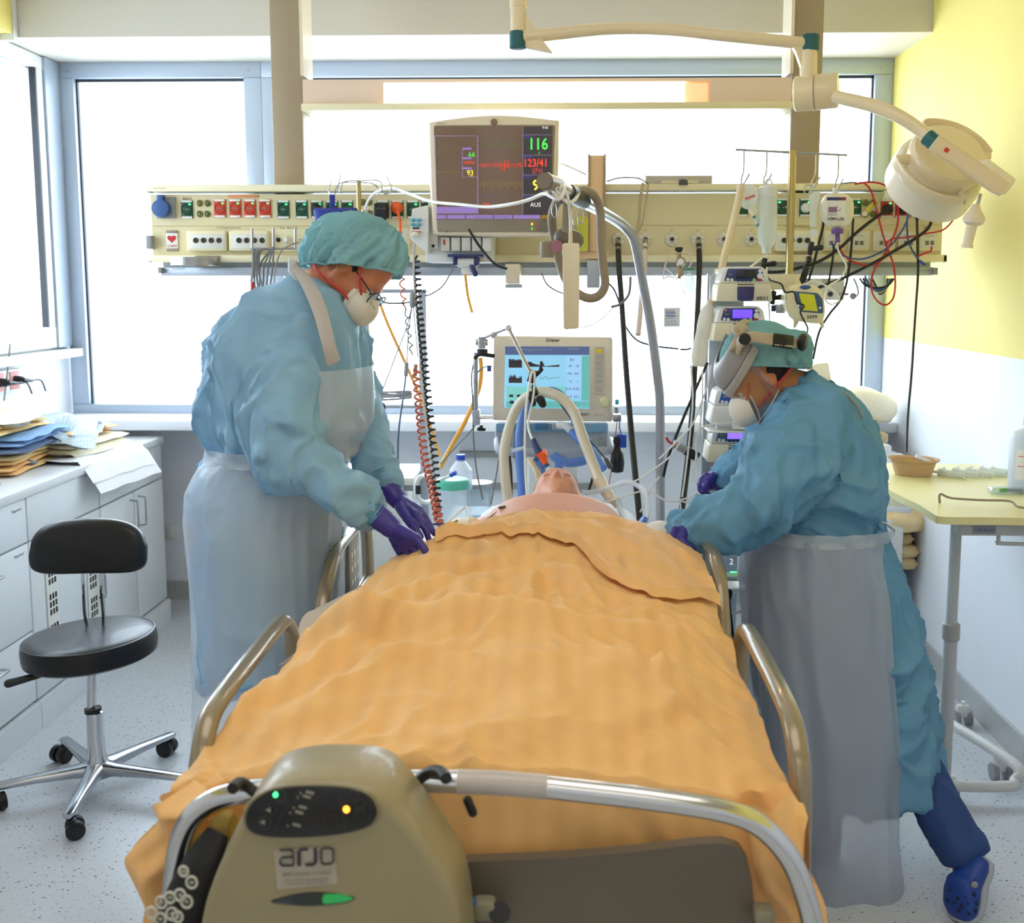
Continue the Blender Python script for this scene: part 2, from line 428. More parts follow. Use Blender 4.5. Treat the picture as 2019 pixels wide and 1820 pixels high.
def cab_unit(y0, y1, kind, label):
    t = thing('base_cabinet', label, 'cabinet', (XF, (y0+y1)/2, 0), group='white base cabinets along the left wall')
    obj('carcass', MB().b2((XL+.01, y0+.001, .11), (XF-.035, y1-.001, ZT-.036)), mat('carcass', (150,154,160), .6), t)
    obj('plinth', MB().b2((XL+.05, y0+.001, 0), (XF+.0, y1-.001, .10)), WHITE, t)
    x0, x1 = XF-.034, XF-.014
    if kind == 'doors':
        obj('drawer', MB().b2((x0, y0+GAP, .695+GAP), (x1, y1-GAP, ZT-.04), bev=.002), WHITE, t)
        ym = (y0+y1)/2
        for a, b, h in ((y0, ym, ym-.045), (ym, y1, ym+.045)):
            d = obj('door', MB().b2((x0, a+GAP, .11), (x1, b-GAP, .695-GAP), bev=.002), WHITE, t)
            obj('door_handle', handle_v(x1, h, .53, .665), STEEL, d)
    elif kind == 'door':
        obj('drawer_front', MB().b2((x0, y0+GAP, .695+GAP), (x1, y1-GAP, ZT-.04), bev=.002), WHITE, t)
        d = obj('door', MB().b2((x0, y0+GAP, .11), (x1, y1-GAP, .695-GAP), bev=.002), WHITE, t)
        obj('door_handle', handle_v(x1, y1-.06, .33, .44), STEEL, d)
        # two perforated steel vent strips
    else:
        for a, b in ((.695, ZT-.04), (.37, .695), (.11, .37)):
            d = obj('drawer', MB().b2((x0, y0+GAP, a+GAP), (x1, y1-GAP, b-(0 if b > .8 else GAP)), bev=.002), WHITE, t)
            if b < .8: obj('drawer_handle', handle_h(x1, b-.06, (y0+y1)/2-.06, (y0+y1)/2+.06), STEEL, d)
            text('drawer_lettering', 'Pflegebedarf', (x1+.001, y1-.07, b-.03), .010, INK, d, U=(0,1,0), V=(0,0,1))
    return t
cab_unit(4.27, CABE-.001, 'doors', 'white base cabinet at the window end of the worktop with two bow handles')
cab_unit(3.67, 4.268, 'door', 'white base cabinet with one tall door behind the black stool backrest')
cab_unit(3.07, 3.668, 'drawers', 'white three-drawer base cabinet at the left edge of the photo')
cab_unit(2.47, 3.068, 'drawers', 'white drawer cabinet nearest the camera under the basin side')
# perforated strips standing against the cabinet
for px, y0p, y1p in ((85, 1130, 1250), (172, 1130, 1225)):
    Yc = {85: 3.82, 172: 4.16}[px]
    s_ = thing('perforated_strip', {85: 'left perforated white strip with rows of dark slots on the cabinet door', 172: 'right perforated white strip with dark slots seen behind the stool rods'}[px], 'vent strip', (XF-.01, Yc, .2), group='perforated strips on the cabinet door')
    obj('strip', MB().b2((XF-.013, Yc-.045, .25), (XF-.009, Yc+.045, .62)), WPLAS, s_)
    mb = MB()
    for i in range(3):
        for j in range(12):
            if j % 4 == 3: continue
            mb.box((XF-.0085, Yc-.022+i*.022, .28+j*.029), (.001, .013, .021))
    o = obj('slots', mb, BLACK, s_); o['kind'] = 'stuff'
# ------------------------------------------------------------------ linen on the worktop
def towel(name, label, cat, c, sx, sy, h, layers, m, rot=0, droop=0, group=None, seed=0, wav=.006, sag=None):
    """folded cloth: stacked rounded layers with wavy edges, in one continuous folded sheet"""
    T = Matrix.Translation(Vector(c)) @ Matrix.Rotation(rot, 4, 'Z')
    mb = MB(T); lh = h/layers
    for k in range(layers):
        nu, nv = 14, 14; jx = math.sin(seed*3+k*2.1)*.012; jy = math.cos(seed+k*1.7)*.012
        top = []; bot = []
        for i in range(nu+1):
            rt = []; rb = []
            for j in range(nv+1):
                u = i/nu*2-1; v = j/nv*2-1
                x = u*sx/2+jx; y = v*sy/2+jy
                e = max(abs(u), abs(v)); th = lh*.5*(1-e**8)**.5*.96+.0004
                wv = noise.noise(Vector((x*9+seed, y*9, k*.3)))*wav*(1+k)/layers*2
                z = lh*(k+.5)+wv + (sag(x, y) if sag else 0)
                x2 = x + noise.noise(Vector((y*12, seed, k)))*.006; y2 = y+noise.noise(Vector((x*12, seed+5, k)))*.006
                rt.append(Vector((x2, y2, z+th))); rb.append(Vector((x2, y2, z-th)))
            top.append(rt); bot.append(rb)
        mb.grid(top); mb.grid(bot)
    o = obj(name, mb, m, flat=False, ang=70); tag(o, label, cat, group)
    return o
YELL = mat('linen_yellow', (246,218,164), .85, bump=.25, bscale=120)
CREAML = mat('linen_cream', (240,232,206), .85, bump=.25, bscale=120)
BLUEL = mat('linen_blue', (140,178,222), .85, bump=.25, bscale=120)
BLUED = mat('linen_slate', (120,138,170), .85, bump=.25, bscale=120)
WHITEL = mat('linen_white', (232,232,238), .85, bump=.25, bscale=120)
ORL = mat('linen_apricot', (244,202,140), .85, bump=.25, bscale=120)
gL = 'folded linen stacked on the worktop'
xs, ys = -2.2, 4.05
towel('folded_sheet', 'lowest yellow folded sheet in the rear stack on the worktop', 'linen', (xs, ys, ZT+.001), .34, .46, .035, 2, ORL, .1, group=gL, seed=1)
towel('folded_sheet', 'yellow folded sheet just under the blue cloths in the rear stack', 'linen', (xs-.01, ys+.01, ZT+.038), .34, .44, .04, 2, YELL, .13, group=gL, seed=2)
towel('folded_cloth', 'slate blue folded cloth in the middle of the rear stack', 'linen', (xs+.01, ys+.01, ZT+.08), .35, .44, .022, 1, BLUED, .08, group=gL, seed=3)
towel('folded_cloth', 'light blue folded cloth in the middle of the rear stack', 'linen', (xs+.02, ys+.03, ZT+.104), .36, .46, .045, 2, BLUEL, .1, group=gL, seed=4)
towel('folded_sheet', 'yellow folded sheet above the blue cloth in the rear stack', 'linen', (xs-.02, ys-.01, ZT+.151), .33, .38, .035, 2, YELL, -.05, group=gL, seed=5)
towel('folded_sheet', 'pale cream sheet topmost on the rear linen stack', 'linen', (xs+.0, ys+.02, ZT+.188), .32, .42, .035, 2, CREAML, .3, group=gL, seed=6, wav=.02)
x2, y2 = -2.06, 4.45
def hang(x, y):
    d = max(0, x-.16); return -min(d*1.3, .14) if d > 0 else 0
def hang2(x, y):
    d = max(0, x-.15); return -d*.5
o = towel('folded_sheet', 'white folded sheet hanging over the front edge of the worktop', 'linen', (x2+.04, y2-.05, ZT+.002), .44, .52, .016, 2, WHITEL, -.1, group=gL, seed=7, sag=lambda x, y: -max(0, x-.155)*1.6 if y > -.3 else 0)
towel('folded_cloth', 'slate blue cloth lying flat in front of the second linen stack', 'linen', (-2.13, 4.06, ZT+.001), .2, .10, .03, 1, BLUED, .2, group=gL, seed=8)
towel('folded_sheet', 'cream folded blanket under the checked cloth', 'linen', (x2-.03, y2, ZT+.02), .34, .46, .05, 2, CREAML, -.1, group=gL, seed=9, sag=hang2)
towel('folded_sheet', 'apricot folded sheet just under the checked cloth', 'linen', (x2-.06, y2+.0, ZT+.072), .3, .4, .035, 2, ORL, -.05, group=gL, seed=10)
def mat_check():
    m = mat('checked_cloth', (214,228,240), .8, bump=.3, bscale=160); nt = m.node_tree; n = nt.nodes; l = nt.links
    tc = n.new('ShaderNodeTexCoord'); ck = n.new('ShaderNodeTexChecker'); ck.inputs['Scale'].default_value = 110
    ck.inputs[1].default_value = (*lin((226,234,238)), 1); ck.inputs[2].default_value = (*lin((190,212,232)), 1)
    l.new(tc.outputs['Object'], ck.inputs[0]); l.new(ck.outputs[0], n['Principled BSDF'].inputs['Base Color']); return m
towel('checked_gown', 'pale blue checked cloth crumpled on top of the second linen stack', 'linen', (x2-.07, y2-.06, ZT+.108), .38, .44, .03, 2, mat_check(), .25, group=gL, seed=11, wav=.03, sag=lambda x, y: -.35*max(0, -y-.1)-.2*max(0, x-.1))
pb = MB().ell((-2.19, 3.93, ZT+.035), (.10, .09, .035), seg=20, rings=12)
o = organic('plastic_bag', pb, .008, FILM, None, 2, lambda p, n: noise.noise(p*28)*.012)
tag(o, 'crumpled clear plastic bag lying beside the basin', 'bag')
# wall socket and small switch
t = thing('wall_socket_strip', 'white socket strip with red sockets above the linen on the left wall', 'socket', (XL+.001, 4.45, 1.2))
obj('cover', MB().b2((XL+.001, 4.28, 1.14), (XL+.03, 4.7, 1.24), bev=.008), WPLAS, t)
for yy in (4.5, 4.63): obj('red_insert', MB().b2((XL+.03, yy-.04, 1.15), (XL+.034, yy+.04, 1.23), bev=.002), mat('pale_red', (226,150,148), .5), t)
for yy, e in ((4.5, 4.70), (4.63, 4.88)):
    p = thing('mains_plug', {4.5: 'black mains plug in the left red socket above the linen', 4.63: 'black mains plug in the right red socket above the linen'}[yy], 'plug', (XL+.04, yy, 1.19))
    obj('plug_body', MB().cyl((XL+.034, yy, 1.19), (XL+.07, yy, 1.19), .02, .016).cap((XL+.07, yy, 1.19), (XL+.075, yy+.07, 1.182), .012, .006), BLACK, p)
    obj('lead', MB().tube([(XL+.075, yy+.06, 1.183), (XL+.07, yy+.16, 1.175), (XL+.05, yy+.24, 1.12)], .004, 6, 6), BLACK, p)
t = obj('light_switch', MB().b2((-2.0, YB+.03, .50), (-1.92, YB+.042, .58), bev=.003).b2((-1.985, YB+.024, .515), (-1.935, YB+.034, .565), bev=.003), WPLAS)
t.location = A(335, 1063, YB+.03); tag(t, 'small white switch plate on the wall below the window', 'switch')
# sill wire at left edge
o = obj('blind_cord', MB().tube([AX(20, 678, XL+.06), AX(15, 730, XL+.06), AX(8, 790, XL+.06)], .004, 6, 5), GREYP)
tag(o, 'thin grey cord hanging below the side window sill', 'cable')
# ================================================================== STOOL
SB = Vector((A(195, 1560, 3.2).x, 3.2, 0))
st = thing('rolling_stool', 'black vinyl rolling stool with backrest and five-star aluminium base', 'stool', SB)
sx = SB.x
sc_ = Vector((A(176, 1262, 3.2).x, 3.2, 0)); zs = A(176, 1250, 3.2).z
tilt = Matrix.Rotation(math.radians(-3), 3, 'Y')
mb = MB().lathe([(.001,-.075), (.185,-.075), (.199,-.066), (.202,-.05), (.202,-.022), (.198,-.008), (.188,-.001), (.16,.004), (.001,.006)], (0,0,0), seg=48)
mb.v = [tuple(Vector((sc_.x, 3.2, zs)) + tilt @ Vector(v)) for v in mb.v]
obj('seat', mb, VINYL, st)
mb = MB().tube([Vector((sc_.x, 3.2, zs)) + tilt @ Vector((.196*math.cos(a), .196*math.sin(a), -.006)) for a in [2*PI*k/40 for k in range(41)]], .0035, 6, cap=False)
obj('seat_piping', mb, VINYL, st)
obj('gas_lift', MB().cyl((sx-.012, 3.2, .24), (sc_.x+.006, 3.2, zs-.07), .014), CHROME, st)
obj('upper_collar', MB().cyl((sc_.x+.003, 3.2, zs-.085), (sc_.x+.003, 3.2, zs-.072), .02), BLACK, st); obj('lift_collar', MB().cyl((sx-.005, 3.2, .262), (sx-.006, 3.2, .275), .026), BLACK, st)
obj('column', MB().lathe([(.033,.06), (.031,.10), (.027,.13), (.0255,.262), (.02,.266)], (sx, 3.2, 0)), CHROME, st)
obj('lever', MB().tube([(sc_.x+.02, 3.17, zs-.085), (sc_.x-.12, 3.1, zs-.10)], .004, 8), STEEL, st)
obj('lever_grip', MB().cap((sc_.x-.11, 3.105, zs-.098), (sc_.x-.19, 3.06, zs-.11), .009, .013), BLACK, st)
ends = [(222, 1675, 2.88), (18, 1625, 2.92), (88, 1520, 3.36), (300, 1500, 3.42), (385, 1560, 3.13)]
mb = MB().lathe([(.001,.055), (.05,.055), (.045,.085), (.033,.10), (.001,.10)], (sx, 3.2, 0))
for i in range(5):
    a = math.radians(-82 + 72*i); d = Vector((math.cos(a), math.sin(a), 0)); L = .31
    n_ = Vector((-d.y, d.x, 0)); rs = []
    for t_, wd, zt, zb in ((.02, .035, .10, .052), (.07, .024, .094, .058), (.18, .019, .088, .062), (L-.012, .0165, .082, .062), (L, .012, .079, .064)):
        rs.append((Vector((sx, 3.2, (zt+zb)/2)) + d*t_, n_*wd, Vector((0, 0, (zt-zb)/2))))
    mb.rings(rs, seg=12, p=3)
    c = Vector((sx, 3.2, 0)) + d*(L-.012)
    sd = Vector((math.cos(a+1.9), math.sin(a+1.9), 0)); ax = Vector((-sd.y, sd.x, 0))
    cs = c + sd*.016 + Vector((0, 0, .028))
    w_ = MB().cyl(c+Vector((0,0,.05)), c+Vector((0,0,.066)), .008)
    w_.cyl(cs-ax*.026, cs-ax*.006, .0275, seg=22).cyl(cs+ax*.006, cs+ax*.026, .0275, seg=22)
    w_.cyl(cs-ax*.028, cs-ax*.02, .018).cyl(cs+ax*.02, cs+ax*.028, .018)
    w_.ell(cs+Vector((0,0,.012))-sd*.008, (.02, .02, .02)).cyl(cs-ax*.006, cs+ax*.006, .02)
    obj('caster', w_, BLACK, st)
obj('star_base', mb, ALUC, st, ang=45)
# backrest: padded rounded slab on two rods
cb = A(174, 1080, 3.12); U = Vector((1, -.02, .03)).normalized(); V = Vector((0, .12, 1)).normalized(); W = U.cross(V)
half = []
W2, H2 = .181, .083
for k in range(48):
    th = 2*PI*k/48; cxx, sy = math.cos(th), math.sin(th)
    u = math.copysign(abs(cxx)**(.42), cxx); v = math.copysign(abs(sy)**(.42), sy)
    half.append((u*W2*(1-.07*max(v, 0)-.0*v), v*H2 - .02*(abs(u)**2.5)*(v > 0)*1.0+.006*(1-u*u)))
rs = []
for sc2, dep in ((.86, -.026), (.96, -.022), (1, -.008), (1, .008), (.96, .02), (.84, .025)):
    rs.append([cb + U*(u*sc2+ (0 if sc2 == 1 else 0)) + V*(v*(1-(1-sc2)*1.7)) + W*dep for u, v in half])
mb = MB(); vs = [p for r in rs for p in r]; n_ = 48
fs = [(i*n_+k, i*n_+(k+1) % n_, (i+1)*n_+(k+1) % n_, (i+1)*n_+k) for i in range(5) for k in range(n_)]
fs += [tuple(range(n_)), tuple(5*n_+k for k in range(n_))]
mb.add(vs, fs); obj('backrest', mb, VINYL, st, ang=50)
mb = MB()
for px in (168, 203):
    mb.tube([A(px-6, 1120, 3.145), A(px-3, 1170, 3.17), A(px+1, 1222, 3.26), Vector((sc_.x+(px-186)*.0006, 3.25, zs-.07)), Vector((sc_.x, 3.21, zs-.078))], .0055, 8, 5)
obj('back_rods', mb, CHROME, st)
# ================================================================== OVERBED TABLE
tb = thing('overbed_table', 'grey wheeled overbed table with a pale yellow top by the right wall', 'table', (1.2, 3.2, 0))
TZ = .945
tw = mat('table_top_yellow', (232,222,160), .35, bump=.02); GT = mat('table_frame_grey', (190,190,188), .35)
ol = [AZ(px, py, TZ) for px, py in ((1742, 925), (1740, 955), (1770, 975), (1812, 995), (1838, 1012), (1860, 1019), (1950, 1020), (2040, 1022))]
ol = [Vector((v.x, v.y, TZ)) for v in ol]
ol = catmull(ol, 4) + [Vector((1.56, ol[-1].y, TZ)), Vector((1.56, 3.95, TZ)), Vector((1.05, 3.98, TZ)), Vector((1.0, 3.9, TZ))]
mb = MB(); n_ = len(ol); mb.add([v for v in ol]+[v-Vector((0,0,.022)) for v in ol], [tuple(range(n_)), tuple(range(2*n_-1, n_-1, -1))]+[(i, (i+1) % n_, n_+(i+1) % n_, n_+i) for i in range(n_)])
obj('table_top', mb, tw, tb, ang=30)
obj('rim_rail', MB().tube([AZ(1853, 992, TZ)+Vector((0,0,.0)), AZ(1853, 992, TZ)+Vector((0,.0,.028)), AZ(1875, 982, TZ+.02), AZ(1930, 986, TZ+.02), AZ(1990, 988, TZ+.02), AZ(2008, 1000, TZ+.012), AZ(2050, 1003, TZ+.012)], .0035, 8, 4), TAUPE, tb)
yf = AZ(1890, 1040, TZ-.04).y
obj('apron_beam', MB().b2((A(1893, 1030, yf).x, yf, TZ-.065), (1.55, yf+.05, TZ-.022), bev=.004), GT, tb)
obj('label_plate', MB().b2((A(1918, 1030, yf).x, yf-.002, TZ-.058), (A(1964, 1030, yf).x, yf, TZ-.036)), mat('plate_grey', (150,150,160), .5), tb)
text('lettering', 'Hill-Rom', (A(1941, 1032, yf).x, yf-.0025, TZ-.047), .011, BLUE, tb, V=(0,0,1))
obj('sticker', MB().b2((1.5, yf-.002, TZ-.06), (1.545, yf, TZ-.034)), PAPER, tb)
obj('under_handle', MB().tube([(A(1975,1060,yf).x, yf+.02, TZ-.06), (A(1975,1060,yf).x, yf+.02, TZ-.085), (A(1985,1060,yf).x, yf+.02, TZ-.092), (1.54, yf+.02, TZ-.095)], .006, 8, 4), GT, tb)
pT = A(1884, 1046, 3.2); pM = A(1877, 1232, 3.2); pB = A(1866, 1560, 3.2)
px_ = (pM.x+pT.x)/2
obj('upper_post', MB().tube([(px_, 3.2, .4), (px_, 3.2, TZ-.02)], .0165, 20), GT, tb)
obj('post_collar', MB().lathe([(.022,0), (.026,.004), (.026,.05), (.022,.054)], (px_, 3.2, A(1877, 1262, 3.2).z)), mat('collar_grey', (170,166,160), .4), tb)
obj('lower_post', MB().tube([(px_, 3.2, .05), (px_, 3.2, A(1877, 1240, 3.2).z)], .0205, 20), GT, tb)
obj('collar_gasket', MB().cyl((px_, 3.2, A(1877, 1236, 3.2).z-.008), (px_, 3.2, A(1877, 1236, 3.2).z+.006), .021), BLACK, tb)
zb = .10; b0 = AZ(1835, 1382, zb)
obj('base_frame', MB().tube([(px_-.12, 4.16, zb), (px_-.02, 4.16, zb), (1.14, 4.13, zb), (1.19, 4.06, zb), (1.44, 3.3, zb), (1.44, 3.22, .06), (1.4, 3.2, .05), (px_, 3.2, .05)], .0175, 14, 6), mat('table_frame_white', (214,214,212), .35), tb)
cc = AZ(1903, 1436, 0)
for c_ in ((cc.x, cc.y+.03), (1.45, 3.35), (px_+.02, 3.22)):
    k = MB().box((c_[0], c_[1], .055), (.05, .03, .05), None, .012).cyl((c_[0], c_[1], .07), (c_[0], c_[1], .09), .008)
    cs = obj('caster', k, WPLAS, tb)
    obj('wheel', MB().cyl((c_[0]-.03, c_[1], .028), (c_[0]-.012, c_[1], .028), .0275).cyl((c_[0]+.012, c_[1], .028), (c_[0]+.03, c_[1], .028), .0275), GREYP, cs)
# ---- things on the table
kd = thing('kidney_dish', 'brown pulp kidney dish holding used packaging on the yellow table', 'dish', AZ(1800, 940, TZ))
c_ = AZ(1800, 936, TZ)
o_ = [(1, .0), (1.02, .004), (1.24, .052), (1.42, .058), (1.42, .054), (1.22, .046), (1.0, .01), (.01, .008)]
rs = []
for s_, z_ in [(.01, 0)]+o_:
    rs.append((Vector((c_.x, c_.y, TZ+.001+z_)), Vector((.058*s_, -.02*s_, 0)), Vector((.012*s_, .045*s_, 0))))
obj('dish', MB().rings(rs, 36, 2.2), mat('pulp_brown', (206,172,132), .85, bump=.1, bscale=200), kd)
w1 = obj('torn_wrapper', MB().box((c_.x+.035, c_.y, TZ+.055), (.06, .03, .012), Matrix.Rotation(.4, 3, 'Y'), .004), FILM); tag(w1, 'crumpled clear wrapper sticking out of the kidney dish', 'wrapper')
w2 = obj('yellow_cap_ring', MB().tube([(c_.x-.02+.014*math.cos(a), c_.y+.01*math.sin(a)*.7, TZ+.045+.006*math.sin(a)) for a in [2*PI*k/16 for k in range(17)]], .003, 6), mat('yellow_band', (224,180,60), .4)); tag(w2, 'small yellow plastic ring lying in the kidney dish', 'ring')
SYR = mat('syringe_wrap', (232,236,226), .3, trans=.3, alpha=.75)
sy = [(1870, 929), (1898, 928), (1925, 927), (1952, 926), (1975, 925)]
for i, (px, py) in enumerate(sy):
    c_ = AZ(px+8, py+6, TZ+.012)
    t = thing('wrapped_syringe', ['wrapped syringe nearest the kidney dish', 'second wrapped syringe from the kidney dish', 'wrapped syringe in the middle of the row of five', 'fourth wrapped syringe from the kidney dish', 'wrapped syringe nearest the plastic bottle'][i], 'syringe', c_, group='wrapped syringes laid in a row on the table')
    d = Vector((.04, -.045, 0)).normalized(); L = .045
    obj('barrel', MB().cyl(c_-d*L, c_+d*L, .011, seg=16).cyl(c_-d*L*1.1, c_-d*L, .015).cyl(c_+d*L, c_+d*(L+.012), .004), SYR, t)
    obj('plunger', MB().cyl(c_-d*(L*1.9), c_-d*L*.6, .005).cyl(c_-d*(L*1.95), c_-d*L*1.85, .012), WPLAS, t)
bt = thing('plastic_bottle', 'large clear saline bottle with a red printed label at the right edge', 'bottle', (1.512, 3.42, TZ))
c_ = Vector((1.512, 3.42, TZ))
obj('bottle_body', MB().lathe([(.001,.001), (.052,.001), (.058,.008), (.058,.17), (.05,.19), (.018,.205), (.016,.225), (.001,.226)], c_), mat('bottle_hdpe', (226,230,236), .3, trans=.35, alpha=.85), bt)
obj('bottle_cap', MB().cyl(c_+Vector((0,0,.215)), c_+Vector((0,0,.24)), .02), mat('pink_cap', (220,110,110), .4), bt)
mb = MB(); th0 = -PI/2-1.05; rows = []
for z in (.045, .14): rows.append([c_+Vector((.0588*math.cos(th0+k*.12), .0588*math.sin(th0+k*.12), z)) for k in range(16)])
bl = obj('bottle_label', mb.grid(rows), PAPER, bt)
text('lettering', 'ISOTON', c_+Vector((-.030, -.0535, .105)), .012, INKR, bl, U=(.9,-.45,0), V=(0,0,1), align='LEFT')
obj('label_frame', MB().tube([c_+Vector((.0595*math.cos(a), .0595*math.sin(a), z)) for a, z in ((-2.5, .12), (-1.9, .12), (-1.2, .12))], .0012, 5, 5).tube([c_+Vector((.0595*math.cos(a), .0595*math.sin(a), z)) for a, z in ((-2.5, .088), (-1.9, .088), (-1.2, .088))], .0012, 5, 5), INKR, bl)
t = thing('packed_cannula', 'packed cannula with a bright green end near the table edge', 'cannula', AZ(1990, 968, TZ+.01))
c_ = AZ(1985, 966, TZ+.012)
obj('green_hub', MB().box(c_+Vector((-.012,0,0)), (.024,.016,.014), None, .003), mat('bright_green', (110,200,90), .4), t)
obj('tube', MB().cyl(c_+Vector((0,0,0)), c_+Vector((.09,-.004,0)), .005), GREYP, t)
obj('blister', MB().box(c_+Vector((.02,0,-.002)), (.15,.045,.022), None, .009, 3), CLEAR, t)
# ================================================================== LINEN AND BOXES BY THE RIGHT WALL
rk = thing('linen_shelf', 'white shelf unit stacked with linen against the right wall', 'shelf', (1.3, 4.75, 0))
obj('body', MB().b2((1.07, 4.55, .05), (1.50, 5.1, .62), bev=.01).b2((1.1, 4.6, 0), (1.47, 5.05, .05)), WHITE, rk)
obj('upper_board', MB().b2((1.05, 4.53, .62), (1.52, 5.12, .66), bev=.008), WHITE, rk)
gp = 'pillows and bedding by the right wall'
def cushion(name, label, c, r, m, rz=0, seed=0, vox=.02):
    mb = MB(); R = Matrix.Rotation(rz, 3, 'Z')
    rs = []
    for z, s_ in ((-1, .55), (-.8, .85), (-.3, 1), (.3, 1), (.8, .85), (1, .55)):
        rs.append((Vector(c)+Vector((0,0,z*r[2])), R @ Vector((r[0]*s_,0,0)), R @ Vector((0,r[1]*s_,0))))
    mb.rings(rs, 28, 3.2)
    o = organic(name, mb, vox, m, None, 3, lambda p, n: noise.noise(p*9+Vector((seed,0,0)))*.024+abs(noise.noise(Vector((p.x*14, p.y*4, p.z*30))))*.008)
    return tag(o, label, 'pillow', gp)
cushion('pillow', 'cream pillow on the very top of the bedding pile by the right window frame', A(1700, 800, 4.9)+Vector((0,0,-.0)), (.13, .15, .075), CREAML, 0, 1)
pc = obj('cardboard_tray', MB().b2((A(1722,858,4.8).x-.3, 4.7, A(1722,858,4.8).z-.02), (A(1738,858,4.8).x, 5.0, A(1722,858,4.8).z+.02), bev=.005), mat('tray_beige', (206,186,140), .6)); tag(pc, 'flat beige box under the top cream pillow', 'box')
pc = obj('white_box', MB().b2((A(1722,870,4.75).x-.3, 4.62, A(1722,905,4.75).z), (A(1741,870,4.75).x, 5.0, A(1722,870,4.75).z+.0), bev=.006), WPLAS); tag(pc, 'white box under the flat beige box by the right window frame', 'box')
cushion('pillow', 'off-white pillow at table height behind the nurse in the visor', A(1728, 925, 4.7), (.13, .15, .07), WHITEL, .1, 2)
cushion('pillow', 'cream pillow squeezed in the middle of the bedding pile', A(1745, 975, 4.7), (.13, .15, .10), CREAML, 0, 3)
o = obj('rolled_orange_cloth', MB().tube([A(1782,968,4.75), A(1796,985,4.75), A(1790,998,4.75), A(1778,990,4.75)], .02, 10, 5), ORL); tag(o, 'small rolled orange cloth tucked beside the bedding pile', 'cloth')
cushion('pillow', 'pale pillow with a pointed corner on the lower bedding pile', A(1762, 1018, 4.65), (.15, .15, .06), YELL, .5, 4)
pc = obj('white_carton', MB().box(A(1752, 1075, 4.5)+Vector((-.02,.1,0)), (.16, .2, .22), None, .004), WPLAS); tag(pc, 'upright white carton standing beside the folded yellow blanket', 'box')
towel('folded_blanket', 'thick folded yellow blanket lowest in the pile by the right wall', 'linen', A(1775, 1120, 4.6)+Vector((-.06,.1,0)), .24, .3, .17, 3, YELL, 0, seed=21, wav=.01)
# ================================================================== SUPPLY PANEL ON POSTS
YP = 4.15
def P(px, py, dy=0): return A(px, py, YP+dy)
for nm, x0, x1, lb in (('support_post', 530, 591, 'beige square post from ceiling to panel on the left, above the nurse in the cap'), ('support_post', 1566, 1626, 'beige square post behind the infusion stand on the right')):
    a = A(x0, 0, 4.22).x; b = A(x1, 0, 4.22).x; a2 = A(x0+3, 380, 4.22)
    t = thing(nm, lb, 'post', ((a+b)/2, 4.28, 2.0))
    obj('post_body', MB().b2((a, 4.22, P(300, 400).z), (b, 4.36, ZC), bev=.004), POST, t)
    xs_ = b if x0 < 1000 else a
    obj('side_fin', MB().b2((xs_-(0 if x0 < 1000 else .012), 4.2, A(0, 152, 4.2).z), (xs_+(.012 if x0 < 1000 else 0), 4.36, ZC)), WPLAS2, t)
# lamp bar between posts
x0, x1 = A(594, 180, 4.2).x, A(1563, 180, 4.2).x; z0, z1 = A(1000, 217, 4.2).z, A(1000, 153, 4.2).z
t = thing('light_bar', 'long wall lamp beam with a glowing warm tube above the patient monitor', 'lamp', ((x0+x1)/2, 4.25, z0))
bz0, bz1 = A(1000, 203, 4.2).z, A(1000, 160, 4.2).z
lx0, lx1 = A(755, 180, 4.2).x, A(1400, 180, 4.2).x
LBM = mat('lamp_bar_beige', (238,214,194), .5)
obj('housing', MB().b2((x0, 4.22, bz1), (x1, 4.36, z1)).b2((x0, 4.22, bz0), (lx0, 4.36, bz1)).b2((lx1, 4.22, bz0), (x1, 4.36, bz1)).b2((lx0, 4.34, bz0), (lx1, 4.36, bz1)), LBM, t)
obj('lower_rail', MB().b2((x0, 4.19, z0), (x1, 4.36, bz0), bev=.003), CREAM2, t)
obj('tube_lamp', MB().b2((lx0+.01, 4.225, bz0+.004), (A(1350, 180, 4.2).x, 4.335, bz1-.004), bev=.01), mat('tube_glow', (255,226,190), .5, emis=(255,222,178), es=9), t)
obj('lamp_end', MB().b2((A(1351, 180, 4.2).x, 4.225, bz0+.004), (lx1-.004, 4.335, bz1-.004), bev=.004), mat('lamp_end_glow', (250,200,160), .5, emis=(255,190,140), es=.5), t)
# --- main housing
sp = thing('supply_panel', 'long cream medical supply panel with sockets and gas outlets on two posts', 'panel', (0, YP, P(1000, 540).z))
X0, X1 = P(299, 450).x, P(1858, 450).x
zt, zm, zb_ = P(1000, 382).z, P(1000, 445).z, P(1000, 503).z
obj('housing', MB().b2((X0, YP, zm+.0012), (X1, YP+.1, zt)).b2((X0, YP, zb_), (X1, YP+.1, zm-.0012)).b2((X0+.002, YP+.004, zb_), (X1-.002, YP+.1, zt)), CREAM, sp)
obj('top_rail', MB().b2((P(294,370).x, YP-.035, P(0,380).z), (X1+.004, YP+.1, P(0,367).z), bev=.004), CREAM2, sp)
obj('lower_ledge', MB().b2((P(298,510).x, YP-.03, P(0,518).z), (P(1862,510).x, YP+.1, zb_), bev=.004), CREAM2, sp)
obj('equipment_rail', MB().b2((P(318,530).x, YP-.01, P(0,544).z), (P(1838,530).x, YP+.03, P(0,527).z), bev=.004).b2((P(318,525).x, YP+.02, P(0,530).z), (P(1838,525).x, YP+.09, P(0,516).z)), GREYB, sp)
for px, py, w, h in ((296,374,8,13), (297,478,12,26), (300,512,8,12), (318,533,8,12), (1860,510,8,14), (1842,535,8,14)):
    c = P(px, py, -.01); obj('end_cap', MB().box(c, (w/506, .04, h/506), None, .003), GREYP, sp)
obj('grey_backplate', MB().b2((P(1200,540).x, YP+.03, P(0,530).z), (P(1700,540).x, YP+.06, P(0,513).z)), GREYB, sp)
